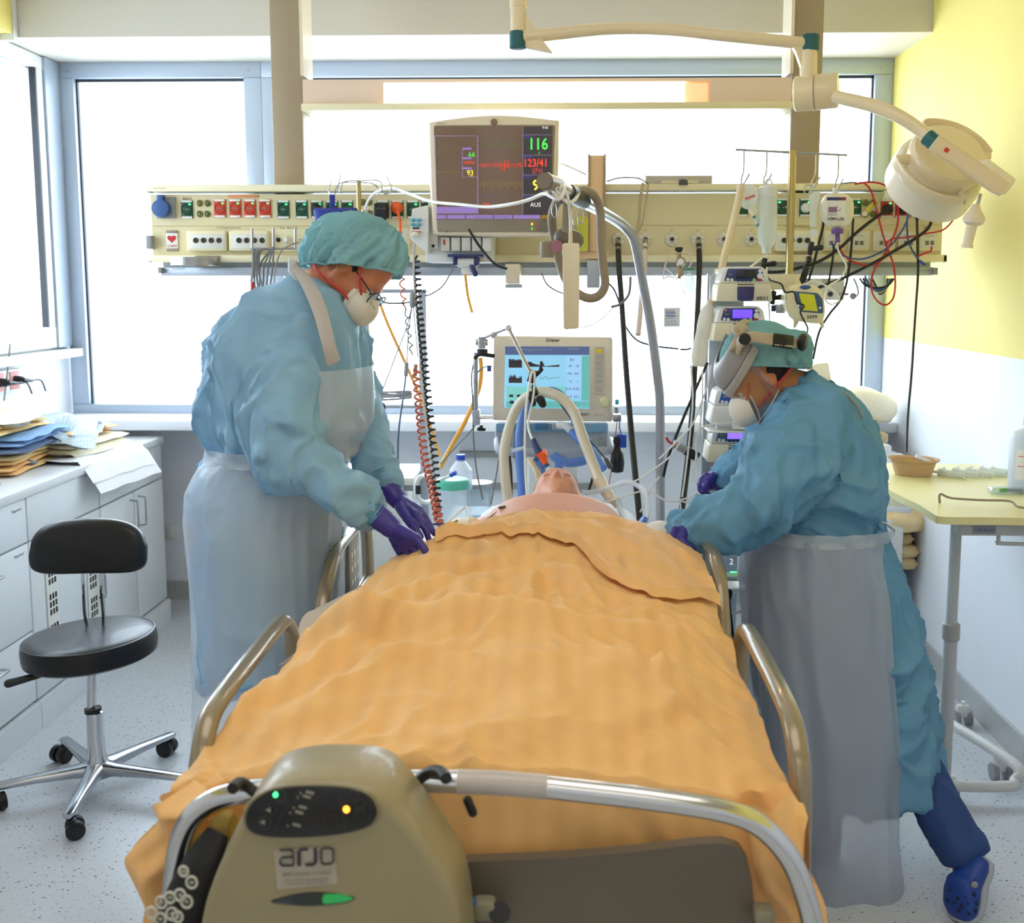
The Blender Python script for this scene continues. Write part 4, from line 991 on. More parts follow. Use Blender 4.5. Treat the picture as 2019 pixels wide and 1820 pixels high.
# side rails (bronze oval tubes)
def rail(pts, r=.019, name='side_rail'): return obj(name, MB().tube(pts, r, 18, 6, flat=.8), BRONZE, bed)
XLr, XRr = -.593, .400
def LX(px, py): return AX(px, py, XLr)
def RX(px, py): return AX(px, py, XRr)
def atY(X, Y, Z): return Vector((X, Y, Z))
zr = .883
rail([atY(XLr, 1.665, .58), atY(XLr, 1.66, .70), atY(XLr, 1.672, .80), atY(XLr, 1.72, .862), atY(XLr, 1.80, zr-.004), atY(XLr, 2.0, zr), atY(XLr, 2.17, zr), atY(XLr, 2.235, zr-.008), atY(XLr, 2.285, zr-.06), atY(XLr, 2.30, .74), atY(XLr, 2.30, .6)])
rail([atY(XRr, 1.665, .50), atY(XRr, 1.66, .66), atY(XRr, 1.672, .80), atY(XRr, 1.73, .862), atY(XRr, 1.82, zr-.004), atY(XRr, 2.0, zr), atY(XRr, 2.14, zr), atY(XRr, 2.2, zr-.008), atY(XRr, 2.245, zr-.06), atY(XRr, 2.25, .74), atY(XRr, 2.25, .6)])
rail([atY(XLr, 2.56, .60), atY(XLr, 2.565, .72), atY(XLr, 2.60, .80), atY(XLr, 2.68, .86), atY(XLr, 2.8, .895), atY(XLr, 3.0, .90), atY(XLr, 3.12, .90), atY(XLr, 3.2, .88), atY(XLr, 3.24, .80), atY(XLr, 3.25, .62)])
rail([atY(XRr, 2.44, .56), atY(XRr, 2.46, .70), atY(XRr, 2.50, .80), atY(XRr, 2.56, .88), atY(XRr, 2.64, .915), atY(XRr, 2.8, .92), atY(XRr, 3.0, .92), atY(XRr, 3.12, .88), atY(XRr, 3.15, .70)])
# lower bars and perforated insert of the left far rail
rail([atY(XLr, 2.58, .68), atY(XLr, 2.9, .70), atY(XLr, 3.24, .70)], .012, 'lower_bar')
rail([atY(XRr, 1.68, .66), atY(XRr, 2.25, .66)], .012, 'lower_bar')
rail([atY(XLr, 1.68, .62), atY(XLr, 2.29, .62)], .012, 'lower_bar')
# headboard-side mast for the lifting pole
obj('grey_insert', MB().b2((XLr-.008, 2.92, .68), (XLr+.008, 3.06, .89), bev=.004), mat('insert_grey', (150,150,146), .4), bed)
ins = MB()
for i in range(3):
    for j in range(4): ins.cyl((XLr+.007, 2.95+i*.04, .72+j*.04), (XLr+.0095, 2.95+i*.04, .72+j*.04), .010, seg=12)
o = obj('insert_holes', ins, WPLAS, bed); o['kind'] = 'stuff'
obj('headboard', MB().b2((BX-.42, 3.80, .45), (BX+.42, 3.83, .70), bev=.01), mat('headboard_white', (214,214,214), .4), bed)
# ------------------------------------------------------------------ lifting pole
lp = thing('lifting_pole', 'grey enamel lifting pole rising at the bed head and bending over the patient', 'pole', A(1302, 1040, 3.75))
PG = mat('pole_grey', (170,172,180), .28, .3, coat=.3)
pp = [A(1302,1100,3.75), A(1302,1030,3.75), A(1302,900,3.75), A(1301,790,3.75), A(1296,740,3.74), A(1283,640,3.7), A(1268,560,3.64), A(1257,500,3.56), A(1247,465,3.5), A(1225,442,3.42), A(1185,417,3.2), A(1150,398,3.0), A(1118,376,2.85), A(1085,358,2.72)]
obj('pole_tube', MB().tube(pp, .0165, 20, 5), PG, lp)
obj('pole_end_cap', MB().cyl(A(1098,366,2.77), A(1074,358,2.66), .022, seg=24).cyl(A(1074,358,2.66), A(1073,357.5,2.655), .019), mat('cap_taupe', (128,116,104), .35), lp)
obj('chrome_collar', MB().cyl(A(1113,374,2.83), A(1097,366,2.765), .0205, seg=24), CHROME, lp)
obj('top_pin', MB().cyl(A(1082,352,2.74), A(1083,340,2.74), .004), STEEL, lp)
obj('black_sleeve', MB().cyl(A(1150,396,2.99), A(1120,380,2.86), .023, seg=24), mat('sleeve_dark', (62,62,66), .4), lp)
hd = thing('trapeze_handle', 'taupe padded trapeze handle hanging from the lifting pole on a strap', 'handle', A(1160, 590, 3.0))
obj('handle_loop', MB().tube([A(1127,384,2.93), A(1150,376,2.95), A(1172,386,2.97), A(1183,415,3.0), A(1184,470,3.0), A(1190,530,3.0), A(1193,562,3.0), A(1182,582,3.0), A(1163,588,3.0), A(1141,580,3.0), A(1120,560,3.0), A(1104,520,3.0), A(1093,470,2.98), A(1088,430,2.95), A(1096,402,2.92), A(1108,392,2.9)], .0125, 14, 5), mat('handle_taupe', (150,138,120), .45, bump=.2, bscale=60), hd)
obj('strap', MB().tube([A(1118,380,2.86), A(1119,400,2.88), A(1117,440,2.88), A(1115,470,2.88)], .012, 8, 4, flat=.3), TAUPE, hd)
obj('buckle', MB().cap(A(1112,470,2.9), A(1132,474,2.9), .028, .026), mat('buckle_taupe', (112,102,88), .4), hd)
obj('pink_disc', MB().lathe([(.017,0),(.015,.004),(.001,.004)], A(1098,486,2.87), (-.3,-1,0), 20), mat('pink_disc', (170,110,130), .4), hd)
obj('strap_holder', MB().lathe([(.018,-.02),(.02,-.015),(.02,.022),(.014,.025),(.001,.025)], A(1079,494,2.9)), TAUPE, hd)
for a, b in ((1093,412),(1146,424),(1135,432)): obj('hook', MB().tube([A(a,b-14,2.9), A(a-5,b,2.9), A(a-3,b+14,2.9), A(a+3,b+16,2.9), A(a+5,b+2,2.9), A(a+3,b-10,2.9)], .0016, 6, 4), STEEL, hd)
hc = thing('hand_control', 'long cream bed hand control hanging down from the lifting pole cable', 'control', A(1124, 650, 2.8))
obj('control_body', slab(rnd([(1109,479),(1143,479),(1142,648),(1111,650)], 6), 0, .028, f=lambda a, b, c: A(a, b, 2.78), bevel=.006), mat('control_cream', (224,214,186), .4), hc)
obj('strain_relief', MB().cyl(A(1125,480,2.79), A(1125,455,2.79), .0055, .0045), mat('control_cream', (224,214,186), .4), hc)
obj('control_lead', MB().tube([A(1125,458,2.79), A(1124,420,2.78), A(1120,392,2.75), A(1113,372,2.77), A(1106,366,2.72), A(1104,380,2.72), A(1112,394,2.75)], .0042, 8, 5), WC, hc)
cable('white_cable', 'long white cable sagging across the patient monitor to the lifting pole', [A(725,430,3.9), A(722,405,3.85), A(740,380,3.8), A(770,371,3.7), A(800,380,3.5), A(850,397,3.3), A(905,403,3.1), A(960,408,3.0), A(1010,402,2.9), A(1045,393,2.85), A(1072,382,2.8), A(1088,388,2.72), A(1104,392,2.7), A(1112,374,2.71), A(1106,362,2.76), A(1096,376,2.69), A(1118,398,2.8), A(1133,394,2.83), A(1142,378,2.9)], .0048, WC)
# ------------------------------------------------------------------ SHEET
rowsD = [  # Y, zc, XL, zL, XR, zR
 (1.575,.850,-.60,.81,.385,.78),(1.66,.878,-.592,.812,.383,.785),(1.76,.893,-.572,.83,.372,.80),(1.88,.915,-.545,.855,.365,.82),(2.0,.935,-.52,.88,.362,.835),(2.06,.943,-.505,.892,.36,.842),
 (2.14,.935,-.475,.88,.36,.85),(2.3,.945,-.46,.885,.362,.862),(2.5,.975,-.45,.900,.365,.872),(2.62,.99,-.42,.91,.375,.876),(2.75,.985,-.36,.915,.37,.872),(2.85,.952,-.315,.90,.36,.852),(2.93,.925,-.28,.885,.345,.838)]
def sheet_h(X, Y):
    """height of the draped sheet at X,Y"""
    ys = [r[0] for r in rowsD]; Yc = min(max(Y, ys[0]), ys[-1])
    i = max(k for k in range(len(ys)) if ys[k] <= Yc+1e-9); i = min(i, len(ys)-2)
    t = (Yc-ys[i])/(ys[i+1]-ys[i]); t = t*t*(3-2*t)
    r = [rowsD[i][k]*(1-t)+rowsD[i+1][k]*t for k in range(6)]
    xm_ = (r[2]+r[4])/2+.02; 
    if X < xm_: u = (xm_-X)/(xm_-r[2]); ze = r[3]
    else: u = (X-xm_)/(r[4]-xm_); ze = r[5]
    u = min(u, 1.15)
    return ze + (r[1]-ze)*(1-u**2.0), r[2], r[4]
def seg_ridge(X, Y, a, b, w, h):
    ax, ay = a; bx, by = b; dx, dy = bx-ax, by-ay; L2 = dx*dx+dy*dy
    t = max(0, min(1, ((X-ax)*dx+(Y-ay)*dy)/L2)); d = math.hypot(X-ax-t*dx, Y-ay-t*dy)
    return h*math.exp(-(d/w)**2)*(math.sin(PI*min(max(t, .03), .97)))**.5
FOLD = [((-.50,2.07),(-.30,2.0),.028,.028),((-.40,2.035),(.05,1.99),.035,.022),((0,1.99),(.34,2.03),.03,.016),
        ((-.38,2.02),(-.58,1.72),.03,.018),((-.20,1.99),(-.50,1.68),.035,.014),((.02,1.98),(.30,1.66),.022,.012),((-.1,1.97),(.2,1.7),.05,.008),
        ((.16,1.85),(.26,1.80),.02,.010),((.1,1.97),(.2,1.83),.014,.011),((.22,1.93),(.18,1.80),.014,.010),((.2,1.7),(.36,1.66),.012,.008),
        ((-.06,2.3),(-.05,2.05),.02,.014),((-.12,2.28),(-.11,2.1),.02,-.010),((-.09,2.32),(-.2,2.52),.02,.012),((-.02,2.4),(.1,2.15),.025,.012),
        ((-.2,2.1),(-.05,2.12),.012,.012),((-.45,2.2),(-.25,2.3),.03,.012),((-.4,2.55),(-.1,2.62),.03,.012),((-.38,2.45),(-.2,2.4),.03,.010),((.12,2.13),(.30,2.3),.02,.008),
        ((0,2.2),(.02,2.0),.018,.010),((.2,2.2),(.3,2.1),.01,.008),((.05,2.62),(.28,2.42),.02,.010),((-.3,2.3),(-.02,2.33),.016,.010),((-.5,1.95),(-.56,1.72),.015,.012),((-.25,1.9),(-.1,1.65),.04,-.008)]
def folds(X, Y):
    z = 2.1*sum(seg_ridge(X, Y, *f) for f in FOLD)
    p = Vector((X*4, Y*4, 0)); z += noise.noise(p)*.018
    q = Vector((X*9+noise.noise(p*1.3)*1.2, Y*9+noise.noise(p*1.3+Vector((5,0,0)))*1.2, 3)); z += (1-abs(noise.noise(q))*2)*.013
    for k_, a_ in ((3.2, .012), (6.5, .007)):
        r_ = 1-2*abs(noise.noise(Vector((X*k_+noise.noise(p*.9)*1.1, Y*k_*1.3+noise.noise(p*.8)*1.1, k_)))); z += max(0, r_-.6)/.4*a_
    q2 = Vector((X*22, Y*20+noise.noise(p*2)*2, 7)); z += (1-abs(noise.noise(q2))*2)*.0034
    return z*(1-.6*min(1, max(0, (Y-2.72)/.2)))
def clothmat(name, rgb, stripe=.06):
    m = mat(name, rgb, .75, bump=.1, bscale=500, trans=.12, crease=.9, cscale=6); nt = m.node_tree; n = nt.nodes; l = nt.links
    tc = n.new('ShaderNodeTexCoord'); wv = n.new('ShaderNodeTexWave'); wv.inputs['Scale'].default_value = 6.5; wv.inputs['Distortion'].default_value = .6; wv.inputs['Detail'].default_value = 1
    wv.bands_direction = 'X'; l.new(tc.outputs['Object'], wv.inputs['Vector'])
    mx = n.new('ShaderNodeMix'); mx.data_type = 'RGBA'; c = lin(rgb)
    mx.inputs[6].default_value = (*[x*(1-stripe*1.6) for x in c], 1); mx.inputs[7].default_value = (*[min(1, x*(1+stripe)) for x in c], 1)
    l.new(wv.outputs['Fac'], mx.inputs[0]); l.new(mx.outputs[2], n['Principled BSDF'].inputs['Base Color'])
    n['Principled BSDF'].inputs['Sheen Weight'].default_value = .15
    return m
SHEET = clothmat('sheet_orange', (250,198,128), .025)
sh = thing('bed_sheet', 'orange-yellow top sheet with faint stripes draped over the patient and the foot of the bed', 'sheet', (BX, 2.3, .8))
NX = 150; rows = []
# foot overhang: the sheet falls between mattress and bow, flaring past the corners
for k in range(13, 0, -1):
    t = k/13; row = []
    for j in range(NX+1):
        u = j/NX; X = (-.60-.02*t-.03*math.sin(PI*t))*(1-u)+(.385+.02*t)*u; z0, xl, xr = sheet_h(X, 1.575)
        cor = max(0, abs(u-.5)*2-.82)/.18
        Y = 1.575-.03*math.sin(t*PI/2)-.035*cor*math.sin(t*PI)+.004*math.sin(X*40+t*3)*t+ .008*math.sin(X*17)*t
        zz = z0+folds(X, 1.575)*(1-t) - .30*t
        X += .014*math.sin(t*5+u*3)*cor
        row.append((X, Y, zz))
    rows.append(row)
NY = 210
for i in range(NY+1):
    Y = 1.575+(2.93-1.575)*i/NY; row = []
    _, xl, xr = sheet_h(0, Y)
    for j in range(NX+1):
        u = j/NX; X = xl*(1-u)+xr*u + .006*math.sin(Y*23+u*9)*(abs(u-.5)*2)**6; z, _, _ = sheet_h(X, Y)
        e = abs(u-.5)*2
        row.append((X, Y, z+folds(X, Y)*(1-.3*e**6)))
    rows.append(row)
main = obj('sheet_cloth', MB().grid(rows), SHEET, sh, ang=180)
# side drops
for side, nm in ((0, 'left'), (NX, 'right')):
    rr = []
    sg = -1 if side == 0 else 1
    for k in range(9):
        t = k/8; row = []
        for i in range(0, NY+1, 2):
            p = rows[13+i][side]; Y = p[1]; dep = (.20 if side == NX else .16*min(1, max(0, (2.05-Y)*6))+.03) 
            row.append((p[0]+sg*(.012*math.sin(t*PI*.5)+.006*math.sin(Y*31)*t), Y, p[2]-dep*t))
        rr.append(row)
    o = obj('side_drop', MB().grid(rr), SHEET, sh, ang=180)
# corner hanging outside the bow
for sg, pxs in ((-1, [(385,1538),(330,1575),(300,1590),(312,1620),(262,1672),(245,1700),(262,1740),(285,1790),(300,1840)]), (1, [(1560,1560),(1575,1640),(1590,1720),(1612,1750),(1628,1790),(1632,1830)])):
    rr = []
    inn = [(x+ (110 if sg < 0 else -95), y+25) for x, y in pxs]
    n_ = 24; oc = catmull([A(x, y, 1.56 if i == 0 else 1.53) for i, (x, y) in enumerate(pxs)], 5); ic = catmull([A(x, y, 1.535) for x, y in inn], 5)
    for i in range(len(oc)):
        row = []
        for k in range(13):
            t = k/12; p = oc[i].lerp(ic[i], t); p = p + Vector((0, -.03*math.sin(PI*t)+.012*math.sin(t*9+i*.25)*math.sin(PI*t), 0)); row.append(p)
        rr.append(row)
    obj('hanging_corner', MB().grid(rr), SHEET, sh, ang=180)
    back = [[Vector((v.x, v.y+.03+ .03*math.sin(PI*k/12), v.z)) for k, v in enumerate(r)] for r in rr]
    obj('hanging_corner', MB().grid(back), SHEET, sh, ang=180)
# turned down band
def Yb(X):
    P_ = [(-.25,2.56),(-.1,2.545),(.0,2.52),(.05,2.45),(.09,2.36),(.14,2.29),(.20,2.255),(.27,2.27),(.31,2.30),(.36,2.36)]
    for (a, ya), (b, yb) in zip(P_, P_[1:]):
        if X <= b: t = max(0, (X-a)/(b-a)); return ya+(yb-ya)*t
    return P_[-1][1]
rr = []
NB = 40
for i in range(NB+1):
    t = i/NB; row = []
    for j in range(91):
        u = j/90; xe0, xe1 = -.30, .372
        X = xe0+(xe1-xe0)*u; ya = Yb(X)+.006*math.sin(X*25); top = 2.93+.0*u
        Y = ya+(top-ya)*t; 
        z, _, _ = sheet_h(X, Y)
        lift = .009+.010*math.exp(-(t/.07)**2)
        z += folds(X, Y)*.9+lift*1.9 + seg_ridge(X, Y, (-.2,2.78),(.1,2.72),.02,.008)+seg_ridge(X, Y, (-.1,2.86),(.25,2.7),.012,.007)+seg_ridge(X,Y,(.28,2.75),(.36,2.45),.018,.01)+seg_ridge(X,Y,(-.25,2.65),(0,2.63),.015,.006)
        if t == 0: z -= .024
        row.append((X, Y, z))
    rr.append(row)
obj('turned_down_band', MB().grid(rr), clothmat('sheet_band', (250,198,132), .015), sh, ang=180)
# lifted corner in the nurse's fingers
lc = [[A(840,1068,2.66), A(870,1072,2.68), A(900,1082,2.64), A(937,1094,2.56)], [A(832,1088,2.60), A(865,1086,2.62), A(900,1092,2.60), A(936,1096,2.55)], [A(812,1102,2.56), A(855,1100,2.56), A(895,1104,2.55), A(935,1099,2.54)], [A(790,1112,2.52), A(845,1115,2.52), A(890,1112,2.52), A(932,1102,2.53)]]
fine = [catmull(r, 6) for r in lc]; cols = list(zip(*fine)); cols = [catmull(c, 6) for c in cols]
obj('lifted_corner', MB().grid([list(c) for c in cols]), mat('sheet_inside', (248,176,84), .75, trans=.25), sh, ang=180)
# plastic under-sheet peeking out on the left
us = []
for i in range(15):
    t = i/14; row = []
    for j in range(9):
        s_ = j/8; X = -.44-.145*s_+.01*math.sin(t*8); Y = 2.14+.42*t; z = .875-.06*s_+.02*math.sin(t*7+s_*3)-.03*(t-.5)**2
        row.append((X, Y, z))
    us.append(row)
o = obj('bed_pad', MB().grid(us), mat('pad_beige', (216,202,184), .5, trans=.2)); tag(o, 'pale beige bed pad peeking out between the left rail and the orange sheet', 'bed pad')
# ------------------------------------------------------------------ PATIENT
SKIN = mat('skin', (214,152,124), .5, bump=.05, bscale=90, sub=.25, var=.05)
SKIN2 = mat('skin_tanned', (196,124,88), .5, bump=.05, bscale=90, sub=.2, var=.05)
def head_mb(M, s=1.0, neck=None):
    mb = MB(M)
    e = lambda c, r: mb.ell(Vector(c)*s, tuple(x*s for x in r), seg=22, rings=14)
    e((-.012,0,.045), (.098,.077,.086)); e((.035,0,-.02), (.060,.060,.085)); e((.02,0,.0), (.075,.066,.07))
    e((.067,0,-.088), (.024,.026,.022)); e((.045,0,-.06), (.05,.045,.045))
    for sg in (-1, 1):
        mb.cap(Vector((.0,.056*sg,-.042))*s, Vector((.055,.018*sg,-.092))*s, .018*s, .017*s)
        mb.ell(Vector((.068,.034*sg,-.022))*s, (.022*s,.022*s,.018*s))
        mb.cap(Vector((.084,.012*sg,.022))*s, Vector((.072,.045*sg,.020))*s, .010*s, .009*s)
        # ear
        mb.tube([Vector((.002+.016*math.sin(a)-.004,.070*sg+.010*sg*math.cos(a/2-1), .0+.03*math.cos(a)))*s for a in [2*PI*k/12 for k in range(11)]], .0055*s, 6)
        mb.ell(Vector((-.002,.07*sg,-.002))*s, (.012*s,.006*s,.022*s))
        mb.ell(Vector((.080,.031*sg,.002))*s, (.012*s,.014*s,.010*s))
    mb.cap(Vector((.092,0,.012))*s, Vector((.112,0,-.024))*s, .008*s, .011*s)
    for sg in (-1, 1): mb.ell(Vector((.105,.010*sg,-.028))*s, (.009*s,.007*s,.007*s))
    mb.cap(Vector((.088,-.018,-.052))*s, Vector((.088,.018,-.052))*s, .007*s, .007*s)
    mb.cap(Vector((.086,-.014,-.063))*s, Vector((.086,.014,-.063))*s, .007*s, .007*s)
    mb.T = None
    return mb
def frame_M(c, f, u):
    f = Vector(f).normalized(); u = Vector(u); u = (u-f*u.dot(f)).normalized(); l_ = u.cross(f)
    return Matrix(((f.x,l_.x,u.x,c[0]),(f.y,l_.y,u.y,c[1]),(f.z,l_.z,u.z,c[2]),(0,0,0,1)))
pt = thing('person', 'patient lying in the bed on their back with bare shoulders under the orange sheet', 'person', (BX, 2.9, .75))
hc_ = A(1098, 985, 3.40)
HM = frame_M(hc_, (0,-.28,.96), (.0,.96,.28))
mb = head_mb(HM)
cx_ = A(1085, 1030, 3.1).x; zc = .84
# torso, shoulders and arms
mb.rings([((cx_, 1.75, .80), Vector((.14,0,0)), Vector((0,0,.05))), ((cx_, 2.0, .82), Vector((.16,0,0)), Vector((0,0,.07))), ((cx_-.02, 2.4, .84), Vector((.18,0,0)), Vector((0,0,.08))), ((cx_-.01, 2.6, .85), Vector((.21,0,0)), Vector((0,0,.10))), ((cx_, 2.85, .845), Vector((.20,0,0)), Vector((0,0,.10))), ((cx_, 2.97, .855), Vector((.205,0,0)), Vector((0,0,.122))), ((cx_+.01, 3.08, .865), Vector((.215,0,0)), Vector((0,0,.136))), ((cx_, 3.18, .865), Vector((.14,0,0)), Vector((0,0,.095))), ((cx_, 3.23, .87), Vector((.07,0,0)), Vector((0,0,.07)))], 30, 2.3)
mb.cap((cx_, 3.15, .88), (hc_.x, 3.36, hc_.z-.03), .062, .055)
for sg in (-1, 1):
    sh_ = Vector((cx_+sg*.185, 3.08, .868)); el = Vector((cx_+sg*.30, 2.85, .84)); 
    if sg > 0: el = A(1290, 1068, 3.0); wr_ = Vector((.31, 2.72, .80))
    else: el = Vector((-.36, 2.86, .84)); wr_ = A(775, 1112, 2.70); wr_ = Vector((-.405, 2.64, .80))
    mb.cap(sh_, el, .062, .048); mb.cap(el, wr_, .045, .03)
    # hand with fingers
    d = (wr_-el).normalized(); mb.cap(wr_, wr_+d*.06, .028, .03)
    for k in range(4):
        b_ = wr_+d*.08+Vector(((k-1.5)*.018, 0, 0)); mb.cap(b_, b_+d*.04+Vector((0,0,-.01)), .009, .008); mb.cap(b_+d*.04+Vector((0,0,-.01)), b_+d*.06+Vector((0,0,-.03)), .008, .007)
    mb.cap(wr_+d*.02+Vector((-sg*.03,0,0)), wr_+d*.07+Vector((-sg*.045,0,-.01)), .010, .008)
    # legs under the sheet
    mb.cap((cx_+sg*.09-.02, 2.35, .83), (cx_+sg*.11-.02, 1.98, .84), .075, .05); mb.cap((cx_+sg*.11-.02, 1.98, .84), (cx_+sg*.10-.02, 1.70, .80), .05, .035); mb.cap((cx_+sg*.10-.02, 1.68, .79), (cx_+sg*.12-.02, 1.67, .83), .03, .025)
organic('body', mb, .0075, SKIN, pt, 5)
hm = MB(HM); hm.ell((-.02,0,.055), (.098,.082,.086), seg=24, rings=14); hm.ell((-.045,0,.01), (.07,.078,.075), seg=20, rings=12)
organic('hair', hm, .007, mat('hair_grey', (150,140,128), .7, bump=.6, bscale=120), pt, 3, lambda p, n: noise.noise(p*60)*.004)
for sg in (-1, 1):
    em = MB(HM); em.ell((.083,.031*sg,.001), (.0105,.0125,.006)); obj('closed_eye', em, mat('eyelid', (190,130,110), .5), pt)
pl = MB()
ph = A(1098, 1000, 3.5)
pl.rings([((ph.x, 3.5, .80+z*.07), Vector((.28*s_,0,0)), Vector((0,.19*s_,0))) for z, s_ in ((-1,.6),(-.6,.92),(0,1),(.6,.92),(1,.6))], 30, 3.2)
o = organic('pillow', pl, .016, WHITEL, None, 3, lambda p, n: noise.noise(p*8)*.012); tag(o, 'white pillow under the patient\'s head', 'pillow')
for nm, c, r, lb in (('wound_pad', A(985, 1020, 3.15)+Vector((-.10,0,-.03)), (.06,.05,.03), 'crumpled yellowish-white gauze pad beside the patient\'s right shoulder'),):
    o = organic(nm, MB().ell(c, r), .006, CREAML, None, 2, lambda p, n: noise.noise(p*35)*.012); tag(o, lb, 'gauze')
o = organic('arm_cushion', MB().ell(A(1302, 1068, 2.95), (.062,.10,.052)).ell(A(1345, 1085, 2.9), (.04,.07,.035)), .007, mat('cushion_cream', (232,220,208), .6, bump=.2, bscale=60, trans=.15), None, 3, lambda p, n: (1-abs(noise.noise(p*20)))*.006)
tag(o, 'pale ribbed cushion wrapped round the patient\'s left arm near the gloved hand', 'cushion')
cable('ecg_lead', 'brown ECG lead lying across the patient\'s chest', [A(990,1001,3.04), A(1020,995,3.04), A(1060,995,3.04), A(1100,996,3.03), A(1140,999,3.03), A(1165,1004,3.02)], .0028, mat('lead_brown', (84,52,44), .5))
cable('ecg_lead', 'grey ECG lead running down over the patient\'s right shoulder', [A(998,999,3.04), A(980,1010,3.03), A(960,1024,3.0), A(942,1036,2.96), A(925,1046,2.93)], .0026, GC)
o = obj('ecg_clip', MB().box(A(1164,1006,3.01), (.022,.01,.01), Matrix.Rotation(.3, 3, 'Y'), .003), INKR); tag(o, 'red ECG clip on the patient\'s chest', 'clip')
o = obj('ecg_clip', MB().box(A(990,1000,3.03), (.022,.01,.008), Matrix.Rotation(-.2, 3, 'Y'), .003), mat('clip_dark', (90,92,80), .4)); tag(o, 'dark grey ECG clip on the patient\'s right shoulder', 'clip')
o = obj('ecg_patch', MB().add([A(1168,1004,3.02), A(1176,1004,3.02), A(1186,1024,2.98), A(1180,1020,2.98), A(1168,1006,3.018), A(1176,1006,3.018), A(1186,1026,2.975), A(1180,1022,2.975)], [(0,1,2,3),(4,5,6,7),(0,1,5,4),(1,2,6,5),(2,3,7,6),(3,0,4,7)]), PAPER); tag(o, 'white ECG patch beside the red clip', 'patch')
# ================================================================== MATTRESS PUMP ON THE FOOTBOARD
pu = thing('mattress_pump', 'beige mattress pump with a black oval key panel hooked on the foot bow', 'pump', A(650, 1990, 1.33))
YU = 1.34
def Uq(px, py, dy=0): return A(px, py, YU+dy)
ou = catmull([Uq(a, b) for a, b in ((380,1990),(392,1830),(412,1750),(450,1660),(490,1586),(530,1548),(590,1534),(660,1533),(720,1538),(765,1560),(815,1620),(865,1690),(900,1750),(918,1830),(930,1990))], 5)
cc = Uq(650, 1780); n_ = len(ou)
def layer(k, dy): return [Vector((cc.x+(p.x-cc.x)*k, p.y+dy, cc.z+(p.z-cc.z)*k)) for p in ou]
lays = [layer(.90, -.014), layer(.945, -.012), layer(.975, -.004), layer(.992, .010), layer(1, .03), layer(1, .10), layer(.97, .115)]
vs = [p for l_ in lays for p in l_]
fs = [(i*n_+j, i*n_+(j+1) % n_, (i+1)*n_+(j+1) % n_, (i+1)*n_+j) for i in range(len(lays)-1) for j in range(n_)]
fs += [tuple(range(n_)), tuple((len(lays)-1)*n_+j for j in range(n_))]
PB = mat('pump_beige', (156,143,108), .4, coat=.15, bump=.02, bscale=300)
obj('pump_shell', MB().add(vs, fs), PB, pu, ang=60)
yf = YU-.014
def Uf(px, py, dy=0): return A(px, py, yf+dy)
sD = yf/2100
def panel_outline(k=1.0):
    P_ = [(486,1618),(490,1592),(512,1568),(545,1553),(590,1547),(650,1547),(695,1552),(728,1566),(743,1588),(743,1608),(728,1626),(690,1638),(640,1645),(570,1648),(520,1645),(495,1635)]
    cx, cy = 615, 1598
    return [(cx+(a-cx)*k, cy+(b-cy)*k) for a, b in P_]
def closed(pts, n=4):
    v = [Vector((a, b, 0)) for a, b in pts]; m = len(v); out = []
    for i in range(m):
        p0, p1, p2, p3 = v[i-1], v[i], v[(i+1) % m], v[(i+2) % m]
        for k in range(n):
            t = k/n; q = .5*((2*p1)+(p2-p0)*t+(2*p0-5*p1+4*p2-p3)*t*t+(3*p1-p0-3*p2+p3)*t**3); out.append((q.x, q.y))
    return out
obj('key_bezel', slab(closed(panel_outline(1.05)), -.004, .006, f=lambda a, b, c: A(a, b, yf), bevel=.003), mat('bezel_beige', (142,130,96), .4), pu, ang=60)
kp = obj('key_panel', slab(closed(panel_outline()), -.006, .006, f=lambda a, b, c: A(a, b, yf), bevel=.002), mat('key_black', (16,16,18), .35), pu, ang=60)
KG = mat('key_grey', (58,58,60), .4); KW = mat('key_print', (150,144,130), .5)
for a, b, r in ((552,1568,.0085),(533,1597,.008),(522,1621,.008),(698,1567,.006),(709,1584,.006),(710,1603,.006)):
    obj('key_ring', MB().tube([A(a, b, yf-.0075)+Vector((r*math.cos(t), 0, r*math.sin(t))) for t in [2*PI*k/20 for k in range(21)]], .0007, 5), KG, kp)
for a, b in ((529,1597),(518,1621)): obj('speaker_mark', MB().prism([(-.004,0),(.003,.004),(.003,-.004)], A(a, b, yf-.0068), (1,0,0), (0,0,1), .0006), KW, kp)
for a, b in ((603,1563),(597,1571),(589,1592),(582,1602),(577,1627)):
    obj('person_mark', MB().box(A(a+8, b, yf-.0068), (.011,.0006,.004), Matrix.Rotation(.25, 3, 'Y'), .0002), KW, kp); obj('key_dot', MB().box(A(a-10, b+1, yf-.0068), (.002,.0006,.003)), KW, kp)
for x0_, x1_, x2_ in ((578,552,540),(668,680,680)): obj('divider', MB().tube([A(x0_,1551,yf-.0068), A((x0_+x1_)/2,1590,yf-.0068), A(x1_,1615,yf-.0068), A(x2_,1642,yf-.0068)], .0005, 4, 4), KG, kp)
text('lettering', 'AUTO', A(633,1612,yf-.0068), .012, mat('auto_red', (58,40,38), .5), kp, V=(0,0,1))
text('lettering', 'logic', A(632,1629,yf-.0068), .009, mat('auto_grey', (50,48,50), .5), kp)
obj('green_light', MB().ell(A(543,1567,yf-.007), (.0032,.002,.0036)), LEDG, kp)
obj('orange_light', MB().ell(A(683,1596,yf-.007), (.0042,.002,.0046)), LEDO, kp)
